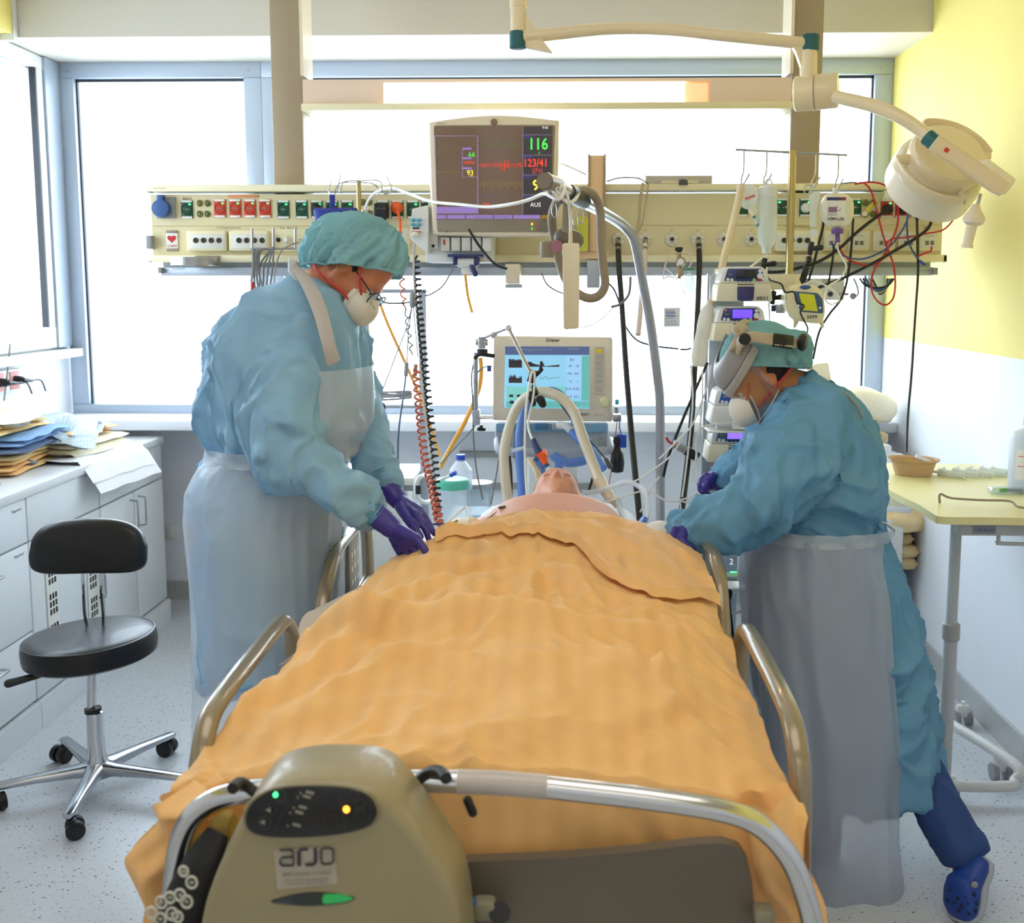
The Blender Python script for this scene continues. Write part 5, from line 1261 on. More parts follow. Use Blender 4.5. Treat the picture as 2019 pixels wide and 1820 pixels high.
st_ = obj('sticker', MB().add([Uf(540,1678,-.0012), Uf(658,1668,-.0012), Uf(666,1742,-.0012), Uf(547,1754,-.0012), Uf(540,1678,.002), Uf(658,1668,.002), Uf(666,1742,.002), Uf(547,1754,.002)], [(0,1,2,3),(4,5,6,7),(0,1,5,4),(1,2,6,5),(2,3,7,6),(3,0,4,7)]), mat('sticker_grey', (176,166,150), .5), pu)
# the four-letter mark built from rounded strokes
Lc = mat('mark_navy', (52,52,66), .45); UX = Vector((1,0,.06)).normalized(); UZ = Vector((0,0,1)); o0 = A(551,1709,yf-.0035)
def stroke(pts): obj('lettering', MB().tube([o0+UX*(x*.0105)+UZ*(z*.0105) for x, z in pts], .0024, 6, 1, flat=.4), Lc, st_)
stroke([(.1,2.2),(1.5,2.2),(1.8,1.9),(1.8,.1),(.4,.1),(.1,.4),(.1,.9),(.4,1.2),(1.8,1.2)])
stroke([(2.5,.0),(2.5,1.9),(2.8,2.2),(3.7,2.2)])
stroke([(4.6,2.3),(4.6,.4),(4.3,.1),(3.3,.1)])
stroke([(5.6,2.2),(6.6,2.2),(6.9,1.9),(6.9,.4),(6.6,.1),(5.6,.1),(5.3,.4),(5.3,1.9),(5.6,2.2)])
text('lettering', 'with people in mind', A(604,1722,yf-.0018), .0058, mat('mark_grey', (120,112,106), .5), st_, U=UX)
for k in range(2): text('lettering', 'Technischer Service Hotline', A(606,1734+k*7,yf-.0018), .0035, mat('mark_grey', (120,112,106), .5), st_, U=UX)
el_ = [(534,1777),(570,1765),(610,1759),(650,1760),(680,1765),(700,1770),(685,1778),(650,1783),(610,1785),(570,1783)]
obj('status_lens', slab(closed(el_), -.002, .004, f=lambda a, b, c: A(a, b, yf), bevel=.001), mat('lens_dark', (22,34,30), .2, coat=.5), pu, ang=60)
obj('status_glow', slab(closed([(640,1762),(665,1762),(690,1767),(697,1770),(680,1776),(655,1779),(638,1779)]), -.0028, .002, f=lambda a, b, c: A(a, b, yf), bevel=.0006), mat('glow_green', (30,120,60), .3, emis=(30,150,70), es=.45), pu)
for pts in ([(458,1555),(475,1543),(505,1563),(540,1580)], [(770,1565),(815,1545),(845,1523),(868,1521),(880,1535)]):
    obj('hook_arm', MB().tube([A(a, b, 1.43+.03*math.sin(i)) for i, (a, b) in enumerate(pts)], .0085, 10, 5), BLACK, pu)
obj('hook_tip', MB().cap(A(922,1578,1.50), A(932,1602,1.50), .007, .007), BLACK, bed)
# pump hoses wrapped in black cloth with ring print
hb = thing('hose_cover', 'black hose cover printed with pale rings and crosses hanging left of the pump', 'hose cover', A(355, 1990, 1.42))
core = catmull([A(430,1640,1.45), A(400,1700,1.43), A(372,1770,1.42), A(345,1850,1.42), A(330,1960,1.42)], 8)
obj('cover_cloth', MB().tube(core, [.020,.034,.042,.046,.046], 20, 1, flat=.6), mat('cover_black', (18,18,20), .7), hb)
RW = mat('ring_print', (206,204,190), .6)
for a, b, r in ((378,1740,.0085),(355,1765,.0085),(368,1778,.009),(335,1770,.008),(318,1779,.0085),(339,1802,.009),(300,1800,.0085),(350,1808,.008),(316,1812,.009),(362,1718,.007)):
    c_ = A(a, b, 1.365)
    o = obj('ring_print', MB().tube([c_+Vector((r*math.cos(t)*.85, 0, r*math.sin(t))) for t in [2*PI*k/20 for k in range(21)]], .002, 6), RW, hb)
    obj('cross_print', MB().box(c_, (.006,.001,.0018)).box(c_, (.0018,.001,.006)), RW, o)
o = organic('yellow_plastic_sheet', MB().tube([A(470,1632,1.5), A(440,1640,1.5), A(410,1680,1.5), A(385,1720,1.5)], .03, 12, 5), .008, mat('yellow_film', (196,166,84), .35, trans=.3), None, 2, lambda p, n: abs(noise.noise(p*24))*.02-.008)
tag(o, 'crumpled yellowish plastic sheet behind the left curve of the foot bow', 'plastic sheet')
# ================================================================== VENTILATOR
VY = 3.92
def V(px, py, dy=0): return A(px, py, VY+dy)
vt = thing('ventilator', 'beige ventilator with a large touch screen showing bars and blue hoses below', 'ventilator', (A(1090,900,4.05).x, 4.05, 0))
fV = lambda a, b, c: A(a, b, VY)
obj('screen_housing', slab(rnd([(973,662),(1208,665),(1208,832),(971,829)], 6), 0, .07, f=fV, bevel=.005), WPLAS2, vt, ang=50)
obj('screen', slab([(996,683),(1162,684),(1162,806),(994,804)], -.003, .004, f=fV, bevel=.0005), mat('vent_screen', (122,172,196), .25, emis=(120,172,200), es=.75), vt)
def Vs(px, py): return A(px, py, VY-.0045)
def vb(a, b, c, d, m, nm='screen_field', off=0): return obj(nm, MB().b2(A(a,b,VY-.0042-off), A(c,d,VY-.0035-off)), m, vt)
vb(996,683,1162,700, mat('vent_header', (78,92,130), .4, emis=(74,88,128), es=.5), 'header_bar')
vb(1117,702,1146,784, mat('vent_col', (140,184,220), .4, emis=(140,184,220), es=.6)); vb(1147,702,1162,790, mat('vent_teal', (96,170,166), .4, emis=(96,170,166), es=.5))
vb(998,762,1116,790, mat('vent_teal2', (120,190,186), .4, emis=(120,190,186), es=.5)); vb(998,791,1162,804, mat('vent_teal', (96,170,166), .4))
DB = mat('vent_bar', (72,60,62), .5)
def bars(pts, base): return obj('graph_bars', MB().prism([(Vs(a,base).x-Vs(1000,base).x, 0) for a in (pts[0][0],)]+[(Vs(a,b).x-Vs(1000,base).x, (base-b)*VY/2100) for a, b in pts]+[(Vs(pts[-1][0],base).x-Vs(1000,base).x, 0)], Vs(1000, base), (1,0,0), (0,0,1), -.0004), DB, vt)
random.seed(5)
bars([(1003+k*1.0, 711-random.uniform(0,4)) for k in range(27)], 725)
bars([(1003+k*1.0, 746-random.uniform(-1,8)) for k in range(27)], 755)
bars([(1040,714),(1046,713),(1052,717),(1060,719),(1066,719),(1066,713),(1070,713),(1074,722),(1103,719),(1103,722)], 723)
obj('flow_curve', MB().tube([Vs(1064,743),(Vs(1068,747)),Vs(1074,744),Vs(1077,741),Vs(1080,747),Vs(1086,746),Vs(1092,745),Vs(1103,744)], .0007, 4), DB, vt)
VI = mat('vent_ink', (60,66,92), .5)
text('reading', 'Atemwegsdruck hoch !!!', Vs(1052,689), .010, mat('vent_lilac', (170,172,196), .5), vt, bold=.005); text('reading', 'BIPAP', Vs(1131,688), .011, mat('vent_lilac', (170,172,196), .5), vt)
for a, b, s_, h in ((1131,709,'61',.0125),(1127,722,'30',.009),(1141,722,'18',.009),(1126,737,'705',.009),(1140,737,'647',.009),(1127,752,'16',.009),(1142,752,'1',.009),(1124,767,'8.36',.009),(1139,767,'0.38',.009),(1126,782,'6.9',.009),(1140,782,'63.1',.009)):
    text('reading', s_, Vs(a-3,b), h, VI, vt)
for a in (1008, 1023): vb(a-4,778,a+4,783, INK, 'soft_key', .0004)
vb(1005,790,1013,796, INK, 'soft_key', .0004)
vb(1172,684,1191,778, mat('key_strip', (206,196,178), .5), 'key_strip')
for k, b in enumerate((692,704,716,728,740,752,768)): vb(1175,b-4,1187,b+4, mat('key_yellow', (244,214,50), .5) if k == 0 else mat('key_pale', (188,184,176), .5), 'hard_key', .0006)
obj('dial', MB().lathe([(.019,0),(.019,.003),(.015,.005),(.014,.016),(.001,.017)], A(1192,793,VY), (0,-1,0), 28), mat('dial_green', (226,224,176), .35), vt)
text('lettering', 'Dräger', A(1090,671,VY-.0006), .0125, INK, vt, bold=.02); text('lettering', 'Evita 7', A(1154,817,VY-.0006), .0085, INK, vt, bold=.02); text('lettering', 'Evita XL', A(1181,818,VY-.0006), .007, GREYP, vt)
obj('neck', MB().b2(A(1040,835,4.05), A(1140,850,4.1)), GREYB, vt)
bb = mat('vent_body', (176,182,190), .4)
bd = obj('base_unit', MB().b2((A(976,880,3.95).x, 3.95, A(0,884,3.95).z), (A(1200,880,3.95).x, 4.25, A(0,830,3.95).z), bev=.01), bb, vt)
obj('blue_front', MB().b2((A(978,833,3.93).x, 3.93, A(0,848,3.93).z), (A(1196,833,3.93).x, 3.95, A(0,832,3.93).z), bev=.003), mat('vent_blue', (128,174,204), .4), vt)
for a, c in ((1010,1030),(1055,1080),(1088,1110)): obj('port_block', MB().b2(A(a,848,3.91), A(c,834,3.93), bev=.003), mat('vent_blue2', (74,128,170), .4) if a != 1088 else GREYB, vt)
obj('front_handle', MB().tube([A(982,868,3.93), A(984,886,3.86), A(1000,890,3.85), A(1090,893,3.85), A(1190,890,3.85), A(1204,884,3.86), A(1202,868,3.93)], .016, 14, 5), bb, vt)
obj('handle_end', MB().b2(A(1181,880,3.92), A(1200,864,3.95), bev=.004), GREYP, vt); obj('handle_end', MB().b2(A(976,880,3.92), A(988,862,3.95), bev=.004), WPLAS, vt)
obj('stand_column', MB().b2((A(1040,900,4.05).x, 4.05, .12), (A(1140,900,4.05).x, 4.13, A(0,884,4.05).z), bev=.01), WPLAS, vt)
obj('trolley_base', MB().b2((A(990,900,4.05).x, 3.92, .06), (A(1190,900,4.05).x, 4.35, .13), bev=.02), WPLAS, vt)
for a, y in ((1000,3.98),(1180,3.98),(1000,4.3),(1180,4.3)): obj('caster', MB().cyl((A(a,900,4.05).x-.012, y, .035), (A(a,900,4.05).x+.012, y, .035), .035), GREYP, vt)
for b, m in ((893,TAUPE),(955,TAUPE)):
    o = obj('equipment_rail', MB().b2((A(905,b,5.24).x, 5.24, A(0,b+5,5.24).z), (A(1185,b,5.24).x, 5.288, A(0,b-5,5.24).z)), mat('rail_taupe', (158,156,152), .4)); tag(o, 'upper grey equipment rail below the window behind the ventilator' if b < 900 else 'lower grey equipment rail behind the patient\'s head', 'rail')
# hoses
def hose(name, label, pts, r, m, n=14):
    base = catmull(pts, n); L = [0]
    for i in range(1, len(base)): L.append(L[-1]+(base[i]-base[i-1]).length)
    N = int(L[-1]/.0035); out = []; j = 0
    for i in range(N+1):
        s_ = L[-1]*i/N
        while j < len(L)-2 and L[j+1] < s_: j += 1
        t_ = (s_-L[j])/max(L[j+1]-L[j], 1e-9); out.append(base[j].lerp(base[j+1], t_))
    mb = MB().tube(out, r, 14)
    v = mb.v; sg = 14
    for i in range(len(out)):
        k = 1+(.055 if i % 2 else -.055)
        c = out[i]
        for q in range(sg):
            p = Vector(v[i*sg+q]); p = c+(p-c)*k; v[i*sg+q] = tuple(p)
    o = obj(name, mb, m, ang=80); return tag(o, label, 'hose')
HC = mat('hose_cream', (232,222,198), .35, trans=.15); HB = mat('hose_blue', (110,152,232), .35, trans=.15)
hose('breathing_hose', 'cream corrugated breathing hose arching over the ventilator screen to the patient', [A(1003,995,3.6), A(996,940,3.62), A(994,890,3.65), A(1005,840,3.68), A(1022,800,3.68), A(1045,779,3.66), A(1075,773,3.64), A(1108,786,3.6), A(1132,815,3.56), A(1148,860,3.52), A(1165,905,3.48), A(1182,950,3.42)], .0175, HC)
obj_ = thing('hose_connector', 'cream elbow connector ending the arching breathing hose', 'connector', A(1200,975,3.38))
obj('connector_body', MB().tube([A(1180,945,3.42), A(1194,968,3.4), A(1206,985,3.38)], [.022,.019,.017], 14, 4), WPLAS2, obj_); obj('connector_tip', MB().cyl(A(1206,982,3.38), A(1219,998,3.37), .014, .012), WPLAS2, obj_)
hose('catheter_hose', 'clear ribbed flex tube bending down to the patient\'s left shoulder', [A(1217,985,3.36), A(1226,1010,3.3), A(1238,1032,3.2), A(1250,1045,3.15)], .010, mat('clear_ribbed', (226,234,240), .2, trans=.3, alpha=.7))
hose('breathing_hose', 'blue corrugated hose running straight down left of the patient\'s head', [A(1030,992,3.7), A(1028,940,3.72), A(1024,890,3.74), A(1026,850,3.76), A(1036,805,3.78), A(1060,780,3.8), A(1090,772,3.8), A(1115,790,3.8), A(1130,820,3.8), A(1150,858,3.76), A(1172,900,3.7), A(1190,925,3.66)], .0165, HB)
hose('breathing_hose', 'short blue corrugated hose curving under the ventilator handle', [A(1092,898,3.75), A(1100,905,3.74), A(1120,912,3.73), A(1148,909,3.73), A(1165,900,3.74)], .0165, HB)
hose('breathing_hose', 'blue hose leaving the white elbow under the ventilator screen', [A(1128,852,3.84), A(1142,866,3.8), A(1156,880,3.78)], .0165, HB)
o = obj('white_elbow', MB().tube([A(1100,838,3.88), A(1115,840,3.86), A(1130,854,3.84)], .014, 12, 4), WPLAS); tag(o, 'white elbow plugged into the ventilator above the blue hose', 'connector')
hose('breathing_hose', 'short blue hose piece dropping behind the patient\'s tubes', [A(1104,905,3.78), A(1102,920,3.8), A(1103,945,3.82)], .015, HB)
o = obj('cream_strap', MB().tube([A(1045,905,3.55), A(1060,930,3.52), A(1066,960,3.5), A(1062,985,3.48)], .017, 10, 5, flat=.5), WPLAS2); tag(o, 'cream strap hanging by the tube connector above the patient\'s head', 'strap')
o = obj('blue_strap', MB().tube([A(1064,905,3.54), A(1066,935,3.52), A(1070,962,3.5)], .016, 10, 5, flat=.4), HB); tag(o, 'blue flat tube end beside the cream strap', 'strap')
t = thing('tube_connector', 'navy and orange tube connector over the patient\'s head', 'connector', A(1065,900,3.5))
obj('navy_part', MB().tube([A(1051,866,3.52), A(1057,880,3.51), A(1064,893,3.5)], [.009,.012,.015], 12, 3), DBLUE, t)
obj('orange_part', MB().cyl(A(1066,893,3.5), A(1076,915,3.49), .017, .010).cyl(A(1060,898,3.5), A(1077,892,3.49), .011), ORANGE, t)
obj('blue_part', MB().cyl(A(1054,902,3.5), A(1062,906,3.5), .013).cyl(A(1076,914,3.49), A(1080,920,3.49), .009), BLUE, t)
cable('suction_tube', 'clear suction tube from the connector down to the patient\'s mouth', [A(1080,920,3.49), A(1090,935,3.46), A(1104,950,3.42), A(1112,960,3.38)], .007, mat('clear_tube', (230,236,240), .15, trans=.3, alpha=.5))
cable('white_tube', 'white tube climbing from the connector to the black clip', [A(1050,868,3.52), A(1042,845,3.55), A(1043,820,3.56), A(1050,790,3.56), A(1054,755,3.56), A(1053,731,3.56), A(1047,740,3.56), A(1042,770,3.56), A(1037,810,3.56), A(1035,870,3.56), A(1036,930,3.55), A(1040,985,3.5)], .0042, WC)
cable('clear_cuff', 'clear wrapped tubing beside the patient\'s head on the right', [A(1155,972,3.4), A(1180,968,3.38), A(1205,960,3.36), A(1235,950,3.33), A(1258,958,3.3), A(1273,975,3.25), A(1278,1000,3.2), A(1274,1022,3.15), A(1266,1030,3.1)], .008, mat('clear_tube', (230,236,240), .15, trans=.3, alpha=.5))
o = obj('blue_adapter', MB().cyl(A(1270,1024,3.1), A(1261,1036,3.05), .011), mat('adapter_blue', (50,110,200), .35)); tag(o, 'bright blue adapter on the clear tubing near the patient\'s left arm', 'connector')
o = obj('tube_clamp', MB().box(A(1022,886,3.62), (.05,.012,.012), Matrix.Rotation(-.3, 3, 'Y'), .003), mat('clamp_clear', (206,218,240), .3)); tag(o, 'pale plastic clamp holding the cream and blue hoses together', 'clamp')
# support arm
t = thing('hose_holder', 'jointed metal hose support arm with black clamps in front of the ventilator', 'arm', A(950,800,3.9))
obj('vertical_rod', MB().cyl(A(938,838,3.9), A(938,695,3.9), .009), STEEL, t)
obj('rod_bracket', MB().b2(A(932,838,3.88), A(947,806,3.92), bev=.003).b2(A(940,826,3.88), A(975,818,3.92), bev=.003), GREYB, t)
obj('cross_bar', MB().cyl(A(945,823,3.88), A(975,823,3.88), .007), CHROME, t)
obj('black_knob', MB().cyl(A(949,838,3.88), A(949,845,3.88), .006).lathe([(.001,0),(.016,.002),(.016,.012),(.006,.016),(.001,.016)], A(949,850,3.88)), BLACK, t)
obj('joint_block', MB().cyl(A(949,687,3.85), A(949,664,3.85), .016).cyl(A(949,664,3.85)+Vector((-.02,0,-.02)), A(949,664,3.85)+Vector((.024,0,-.02)), .012), STEEL, t)
obj('black_handle', MB().cyl(A(951,700,3.85), A(951,688,3.85), .02).tube([A(936,706,3.85), A(945,699,3.84), A(960,700,3.84), A(974,702,3.85)], .008, 8, 4), BLACK, t)
obj('upper_arm', MB().tube([A(953,667,3.85), A(972,659,3.8), A(1000,648,3.75)], .005, 8), STEEL, t)
obj('joint', MB().lathe([(.011,-.006),(.012,-.003),(.012,.003),(.011,.006)], A(1003,647,3.74), (0,-1,0)).cyl(A(968,664,3.8), A(978,656,3.8), .010), CHROME, t)
obj('lower_arm', MB().cyl(A(1004,650,3.74), A(1046,735,3.6), .0065), mat('arm_taupe', (160,148,128), .3, .5), t)
obj('black_clamp', MB().box(A(1050,742,3.58), (.028,.02,.045), Matrix.Rotation(.35, 3, 'Y'), .005).cap(A(1058,738,3.57), A(1068,729,3.56), .008, .006).cap(A(1052,762,3.57), A(1055,775,3.57), .008, .012).cap(A(1066,728,3.56), A(1067,714,3.56), .006, .004), BLACK, t)
obj('black_clamp', MB().cap(A(1046,778,3.57), A(1051,796,3.57), .012, .010).cap(A(1066,788,3.57), A(1070,797,3.57), .015, .013), BLACK, t)
o = obj('blue_tag', MB().b2(A(960,733,3.84), A(969,720,3.86), bev=.002), BLUE); tag(o, 'small blue tag on the lead left of the ventilator screen', 'tag')
# right side of the ventilator: sensor, pump bulb
t = thing('pressure_bulb', 'black rubber hand bulb with a blue tag hanging at the right side of the ventilator', 'bulb', A(1215,900,3.8))
obj('bulb', MB().lathe([(.008,-.045),(.022,-.04),(.026,-.01),(.022,.025),(.012,.04),(.012,.055),(.016,.07),(.014,.085),(.004,.09)], A(1217,908,3.8)), BLACK, t)
obj('blue_tag', MB().b2(A(1216,883,3.79), A(1235,856,3.8), bev=.002), ROYAL, t); obj('blue_cord', MB().tube([A(1222,832,3.86), A(1222,845,3.82), A(1226,858,3.8)], .003, 6, 4), ROYAL, t); obj('red_cord', MB().tube([A(1217,830,3.86), A(1214,855,3.82), A(1204,935,3.78), A(1192,990,3.7)], .0016, 6, 4), REDC, t)
o = obj('valve_block', MB().b2(A(1209,832,3.9), A(1224,815,3.94), bev=.003).cyl(A(1216,815,3.9), A(1216,802,3.9), .008), STEEL); tag(o, 'small metal valve at the right side of the ventilator', 'valve')
o = obj('cyan_cap', MB().b2(A(1213,798,3.89), A(1220,787,3.91), bev=.002), mat('cyan', (70,190,196), .4)); tag(o, 'small cyan cap on top of the metal valve', 'cap')
cable('dark_sensor_lead', 'thin black lead with a plug running down right of the breathing hose', [A(1100,790,3.7), A(1130,830,3.65), A(1160,865,3.6), A(1190,900,3.58), A(1200,915,3.56)], .0028, INK)
o = obj('sensor_plug', MB().cap(A(1195,906,3.56), A(1203,920,3.55), .007, .009), mat('plug_dark', (70,68,66), .4)); tag(o, 'dark plug at the end of the black lead near the breathing hose', 'plug')
cable('black_hose', 'black hose passing behind the left cream breathing hose', [A(1003,893,3.9), A(1007,930,3.8), A(1008,992,3.7)], .006, BLACK)
cable('black_hose', 'thin black hose between the cream and blue hoses', [A(1034,805,3.82), A(1018,850,3.8), A(1015,890,3.78), A(1021,930,3.76), A(1024,992,3.7)], .004, BLACK)
cable('black_hose', 'short black hose behind the patient\'s head on the right', [A(1177,893,3.9), A(1172,930,3.85), A(1160,970,3.8)], .005, BLACK)
# ================================================================== LEFT REAR GROUP
t = thing('equipment_stand', 'grey rolling equipment stand with a shelf behind the hanging spiral cables', 'stand', (A(835,1000,4.3).x, 4.3, 0))
obj('stand_post', MB().b2((A(824,600,4.25).x, 4.25, .1), (A(840,600,4.25).x, 4.30, A(0,572,4.25).z), bev=.003), GREYB, t)
obj('top_bar', MB().b2((A(745,575,4.25).x, 4.25, A(0,578,4.25).z), (A(841,575,4.25).x, 4.28, A(0,570,4.25).z), bev=.003), GREYB, t)
obj('stand_shelf', MB().b2((A(660,960,4.2).x, 4.1, A(0,945,4.2).z), (A(824,960,4.2).x, 4.45, A(0,930,4.2).z), bev=.01), WPLAS, t)
obj('tray', MB().b2((A(770,960,4.2).x, 4.15, A(0,950,4.2).z-.02), (A(826,960,4.2).x, 4.4, A(0,942,4.2).z)), GREYP, t)
obj('lower_box', MB().b2((A(665,1110,4.2).x, 4.15, .35), (A(795,1110,4.2).x, 4.5, A(0,960,4.2).z-.03), bev=.01), WPLAS, t)
obj('stand_base', MB().b2((A(680,1110,4.2).x, 4.1, .03), (A(850,1110,4.2).x, 4.5, .10), bev=.01), GREYP, t)
obj('top_tray', MB().b2((A(735,780,4.2).x, 4.15, A(0,800,4.2).z), (A(825,780,4.2).x, 4.35, A(0,794,4.2).z), bev=.004), GREYB, t)
cable('coiled_wire', 'bundle of grey wire lying on the small tray behind the spiral cables', [A(740+ (i % 2)*72, 772+(i % 5)*4, 4.2+.04*math.sin(i)) for i in range(9)], .004, GREYP)
cable('handle_hoop', 'white plastic hoop handle on the grey stand beside the spiral cables', [A(843,935,4.18), A(830,940,4.1), A(820,955,4.08), A(822,978,4.08), A(835,990,4.1), A(850,988,4.15)], .009, WPLAS, cat='handle')
o = obj('square_knob', MB().box(A(825,965,4.08), (.02,.03,.035), None, .004), BLACK); tag(o, 'small square black knob inside the white hoop handle', 'knob')  # black knob, modelled as a small square block
for nm, lb, x0, y0, x1, y1, Y in (('infusion_pole', 'chromed infusion pole partly hidden behind the masked nurse in the cap', 720, 560, 733, 778, 3.7),):
    t = thing(nm, lb, 'pole', (A(726,1000,Y).x, Y, 0))
    obj('pole', MB().cyl((A(727,700,Y).x, Y, .1), (A(722,640,Y).x, Y, A(0,415,Y).z), .010), CHROME, t)
    obj('base', MB().lathe([(.18,.02),(.17,.05),(.03,.08),(.001,.08)], (A(727,700,Y).x, Y, 0)), GREYP, t)
    obj('clamp', MB().box(A(735,800,Y-.02), (.06,.05,.035), None, .008).cap(A(738,798,Y-.03), A(752,802,Y-.04), .022, .016), BLACK, t); obj('clamp_pin', MB().cyl(A(750,802,Y-.065), A(750,802,Y-.05), .008), WPLAS, t)
    obj('bent_hook', MB().tube([A(700,650,Y), A(717,664,Y), A(704,682,Y)], .003, 6), BLACK, t)
t = thing('infusion_hooks', 'brass infusion pole with curled wire hooks above the nurse in the cap', 'pole', A(708,430,3.6))
YH = 3.6
obj('pole', MB().cyl(A(709,470,YH), A(707,356,YH), .008), mat('brass', (190,170,120), .25, .8), t)
for pts in ([(707,356),(680,358),(674,366),(672,380),(666,374),(668,360),(672,345)], [(707,358),(735,355),(752,360),(754,378),(764,382),(772,374),(768,360),(761,345)], [(707,360),(668,362),(660,384),(652,386),(648,374),(655,355)], [(707,360),(735,362),(745,372),(747,384),(741,382)]):
    obj('hook', MB().tube([A(a,b,YH+random.uniform(-.03,.03)) for a, b in pts], .0022, 6, 4), STEEL, t)
t = thing('blue_pressure_bag', 'royal blue fabric bag hanging by a strap behind the nurse\'s cap', 'bag', A(660,430,3.58))
mb = MB(); mb.rings([(A(661,410,YH), Vector((.072,0,0)), Vector((0,.006,0))), (A(661,415,YH), Vector((.074,0,0)), Vector((0,.02,0))), (A(661,432,YH), Vector((.068,0,0)), Vector((0,.024,0))), (A(661,470,YH), Vector((.068,0,0)), Vector((0,.024,0))), (A(661,520,YH), Vector((.06,0,0)), Vector((0,.02,0)))], 24, 2.6)
NV = mat('fabric_navy', (40,56,150), .6, bump=.1)
obj('bag_body', mb, NV, t); obj('strap', MB().b2(A(650,418,YH-.005), A(661,384,YH+.005), bev=.002), NV, t)
o = obj('blue_bag_lower', MB().b2(A(697,634,3.5), A(718,622,3.56), bev=.005), NV); tag(o, 'corner of a navy blue bag below the white mask of the nurse in the cap', 'bag')
for i, (pts, r, lb) in enumerate((([(917,538),(922,580),(931,617)], .006, 'short orange tube hanging below the navy clamp'), ([(746,590),(765,640),(792,700),(812,745),(835,800),(858,870),(866,900)], .0062, 'long orange tube slanting behind the spiral cables'), ([(947,705),(949,730),(946,760),(936,790),(915,835),(890,880),(868,922)], .0085, 'thick orange tube sweeping down left of the ventilator'))):
    cable('orange_tube', lb, [A(a, b, 4.05 if i < 2 else 3.95) for a, b in pts], r, YELT)
for i, (pts, r, m, lb) in enumerate((
    ([(1068,538),(1078,560),(1100,575),(1125,582)], .003, GC, 'grey lead curling behind the cream hand control'),
    ([(895,528),(885,545),(872,565),(850,580),(838,583)], .003, GC, 'grey lead swinging from under the navy clamp to the left'),
    ([(745,588),(760,597),(790,598),(812,595)], .003, INK, 'thin dark lead between the mask and the grey splitter'),
    ([(938,700),(930,740),(932,790),(934,870),(940,930),(952,985)], .003, GC, 'grey lead dropping left of the ventilator'),
    ([(970,722),(955,724),(940,740),(936,790),(938,835),(900,880),(868,915)], .0025, GC, 'thin grey lead looping from the blue tag to the bed'),
    ([(985,895),(978,940),(968,995)], .0025, GC, 'thin grey lead left of the cream breathing hose'),
    ([(1195,555),(1210,570),(1222,600),(1232,640),(1255,670),(1290,682),(1338,688)], .0035, INK, 'black lead curving from the trapeze to behind the lifting pole'),
    ([(1341,689),(1355,689),(1363,686)], .0035, INK, 'short black lead continuing right of the lifting pole'),
    ([(924,452),(945,485),(975,520),(1000,530)], .0045, BLACK, 'black cable drooping under the patient monitor'),
    ([(1120,640),(1150,645),(1185,630),(1215,600)], .0018, GC, 'very thin grey wire crossing the bright window by the trapeze'),
    ([(1105,322),(1130,332),(1157,345)], .004, WC, 'pale lead between the monitor and the beige column'),
    ([(1196,358),(1215,352),(1235,350),(1260,352),(1277,362)], .003, GC, 'thin grey lead arching on top of the supply panel'),
    ([(1268,360),(1262,400),(1260,430),(1255,460)], .006, mat('cable_beige', (188,170,140), .5), 'thick beige cable hanging down the panel face right of the column'),
    ([(1279,360),(1273,400),(1266,440),(1256,462)], .003, mat('cable_beige', (188,170,140), .5), 'thin beige cable beside the thick one on the panel face'),
    ([(1243,545),(1240,580),(1222,600),(1205,605)], .005, GC, 'grey cable bending from the pole to the trapeze'),
    )):
    cable('lead', lb, [A(a, b, 3.9 if i not in (10,11,12,13) else 4.08) for a, b in pts], r, m)
for x0, pts, m, lb, r in ((1219, [(1219,482),(1220,520),(1226,600),(1234,720),(1243,830),(1252,930),(1262,1030)], BLACK, 'black gas hose from the leftmost gas outlet down to the bed', .0105),
      (1272, [(1272,482),(1271,520),(1264,600),(1258,660)], mat('hose_pink', (226,206,196), .4), 'pale pink gas hose from the second gas outlet', .010),
      (1376, [(1378,482),(1379,520),(1376,600),(1370,720),(1362,850),(1350,960),(1340,1040)], BLACK, 'black gas hose from the fourth gas outlet down behind the gloved hand', .0105)):
    t = thing('gas_hose', lb, 'hose', P(x0, 500, -.05))
    obj('hose', MB().tube([A(a, b, 4.08-.0013*(b-482)) for a, b in pts], r, 12, 5), m, t)
    obj('ferrule', MB().cyl(A(pts[0][0],476,4.12), A(pts[0][0],492,4.06), .010), STEEL, t)
t = thing('side_trolley', 'low white trolley carrying the suction jar behind the bed head', 'trolley', (A(905,1050,4.05).x, 4.05, 0))
zj = A(893,1045,3.9).z
obj('trolley_top', MB().b2((A(860,0,3.9).x, 3.82, zj-.025), (A(985,0,3.9).x, 4.35, zj-.002), bev=.005), WPLAS, t); obj('trolley_body', MB().b2((A(865,0,3.9).x, 3.86, .08), (A(980,0,3.9).x, 4.3, zj-.026), bev=.005), WPLAS, t); obj('trolley_foot', MB().b2((A(870,0,3.9).x, 3.9, 0), (A(975,0,3.9).x, 4.26, .08)), GREYP, t)
# suction jars behind bed on left
t = thing('suction_jar', 'clear suction jar with a sea-green lid left of the patient\'s head', 'jar', A(895,1040,3.9))
c_ = A(893,1045,3.9); jr = .055
obj('jar_body', MB().lathe([(jr*.9,0),(jr,.01),(jr*1.02,.16),(jr*1.05,.165)], c_), mat('jar_clear', (210,224,236), .15, trans=.3, alpha=.45), t)
obj('green_lid', MB().lathe([(jr*1.12,.160),(jr*1.15,.17),(jr*1.12,.19),(jr*1.0,.195),(.001,.19)], c_), mat('sea_green', (90,196,170), .4), t)
obj('lid_tube', MB().cyl(c_+Vector((-.06,-.02,.185)), c_+Vector((.0,-.03,.215)), .006), WPLAS, t); obj('blue_cap', MB().cyl(c_+Vector((-.005,-.03,.212)), c_+Vector((.018,-.035,.225)), .008), ROYAL, t)
t = thing('disinfectant_bottle', 'translucent bottle with a royal blue cap behind the suction jar', 'bottle', A(908,960,4.15))
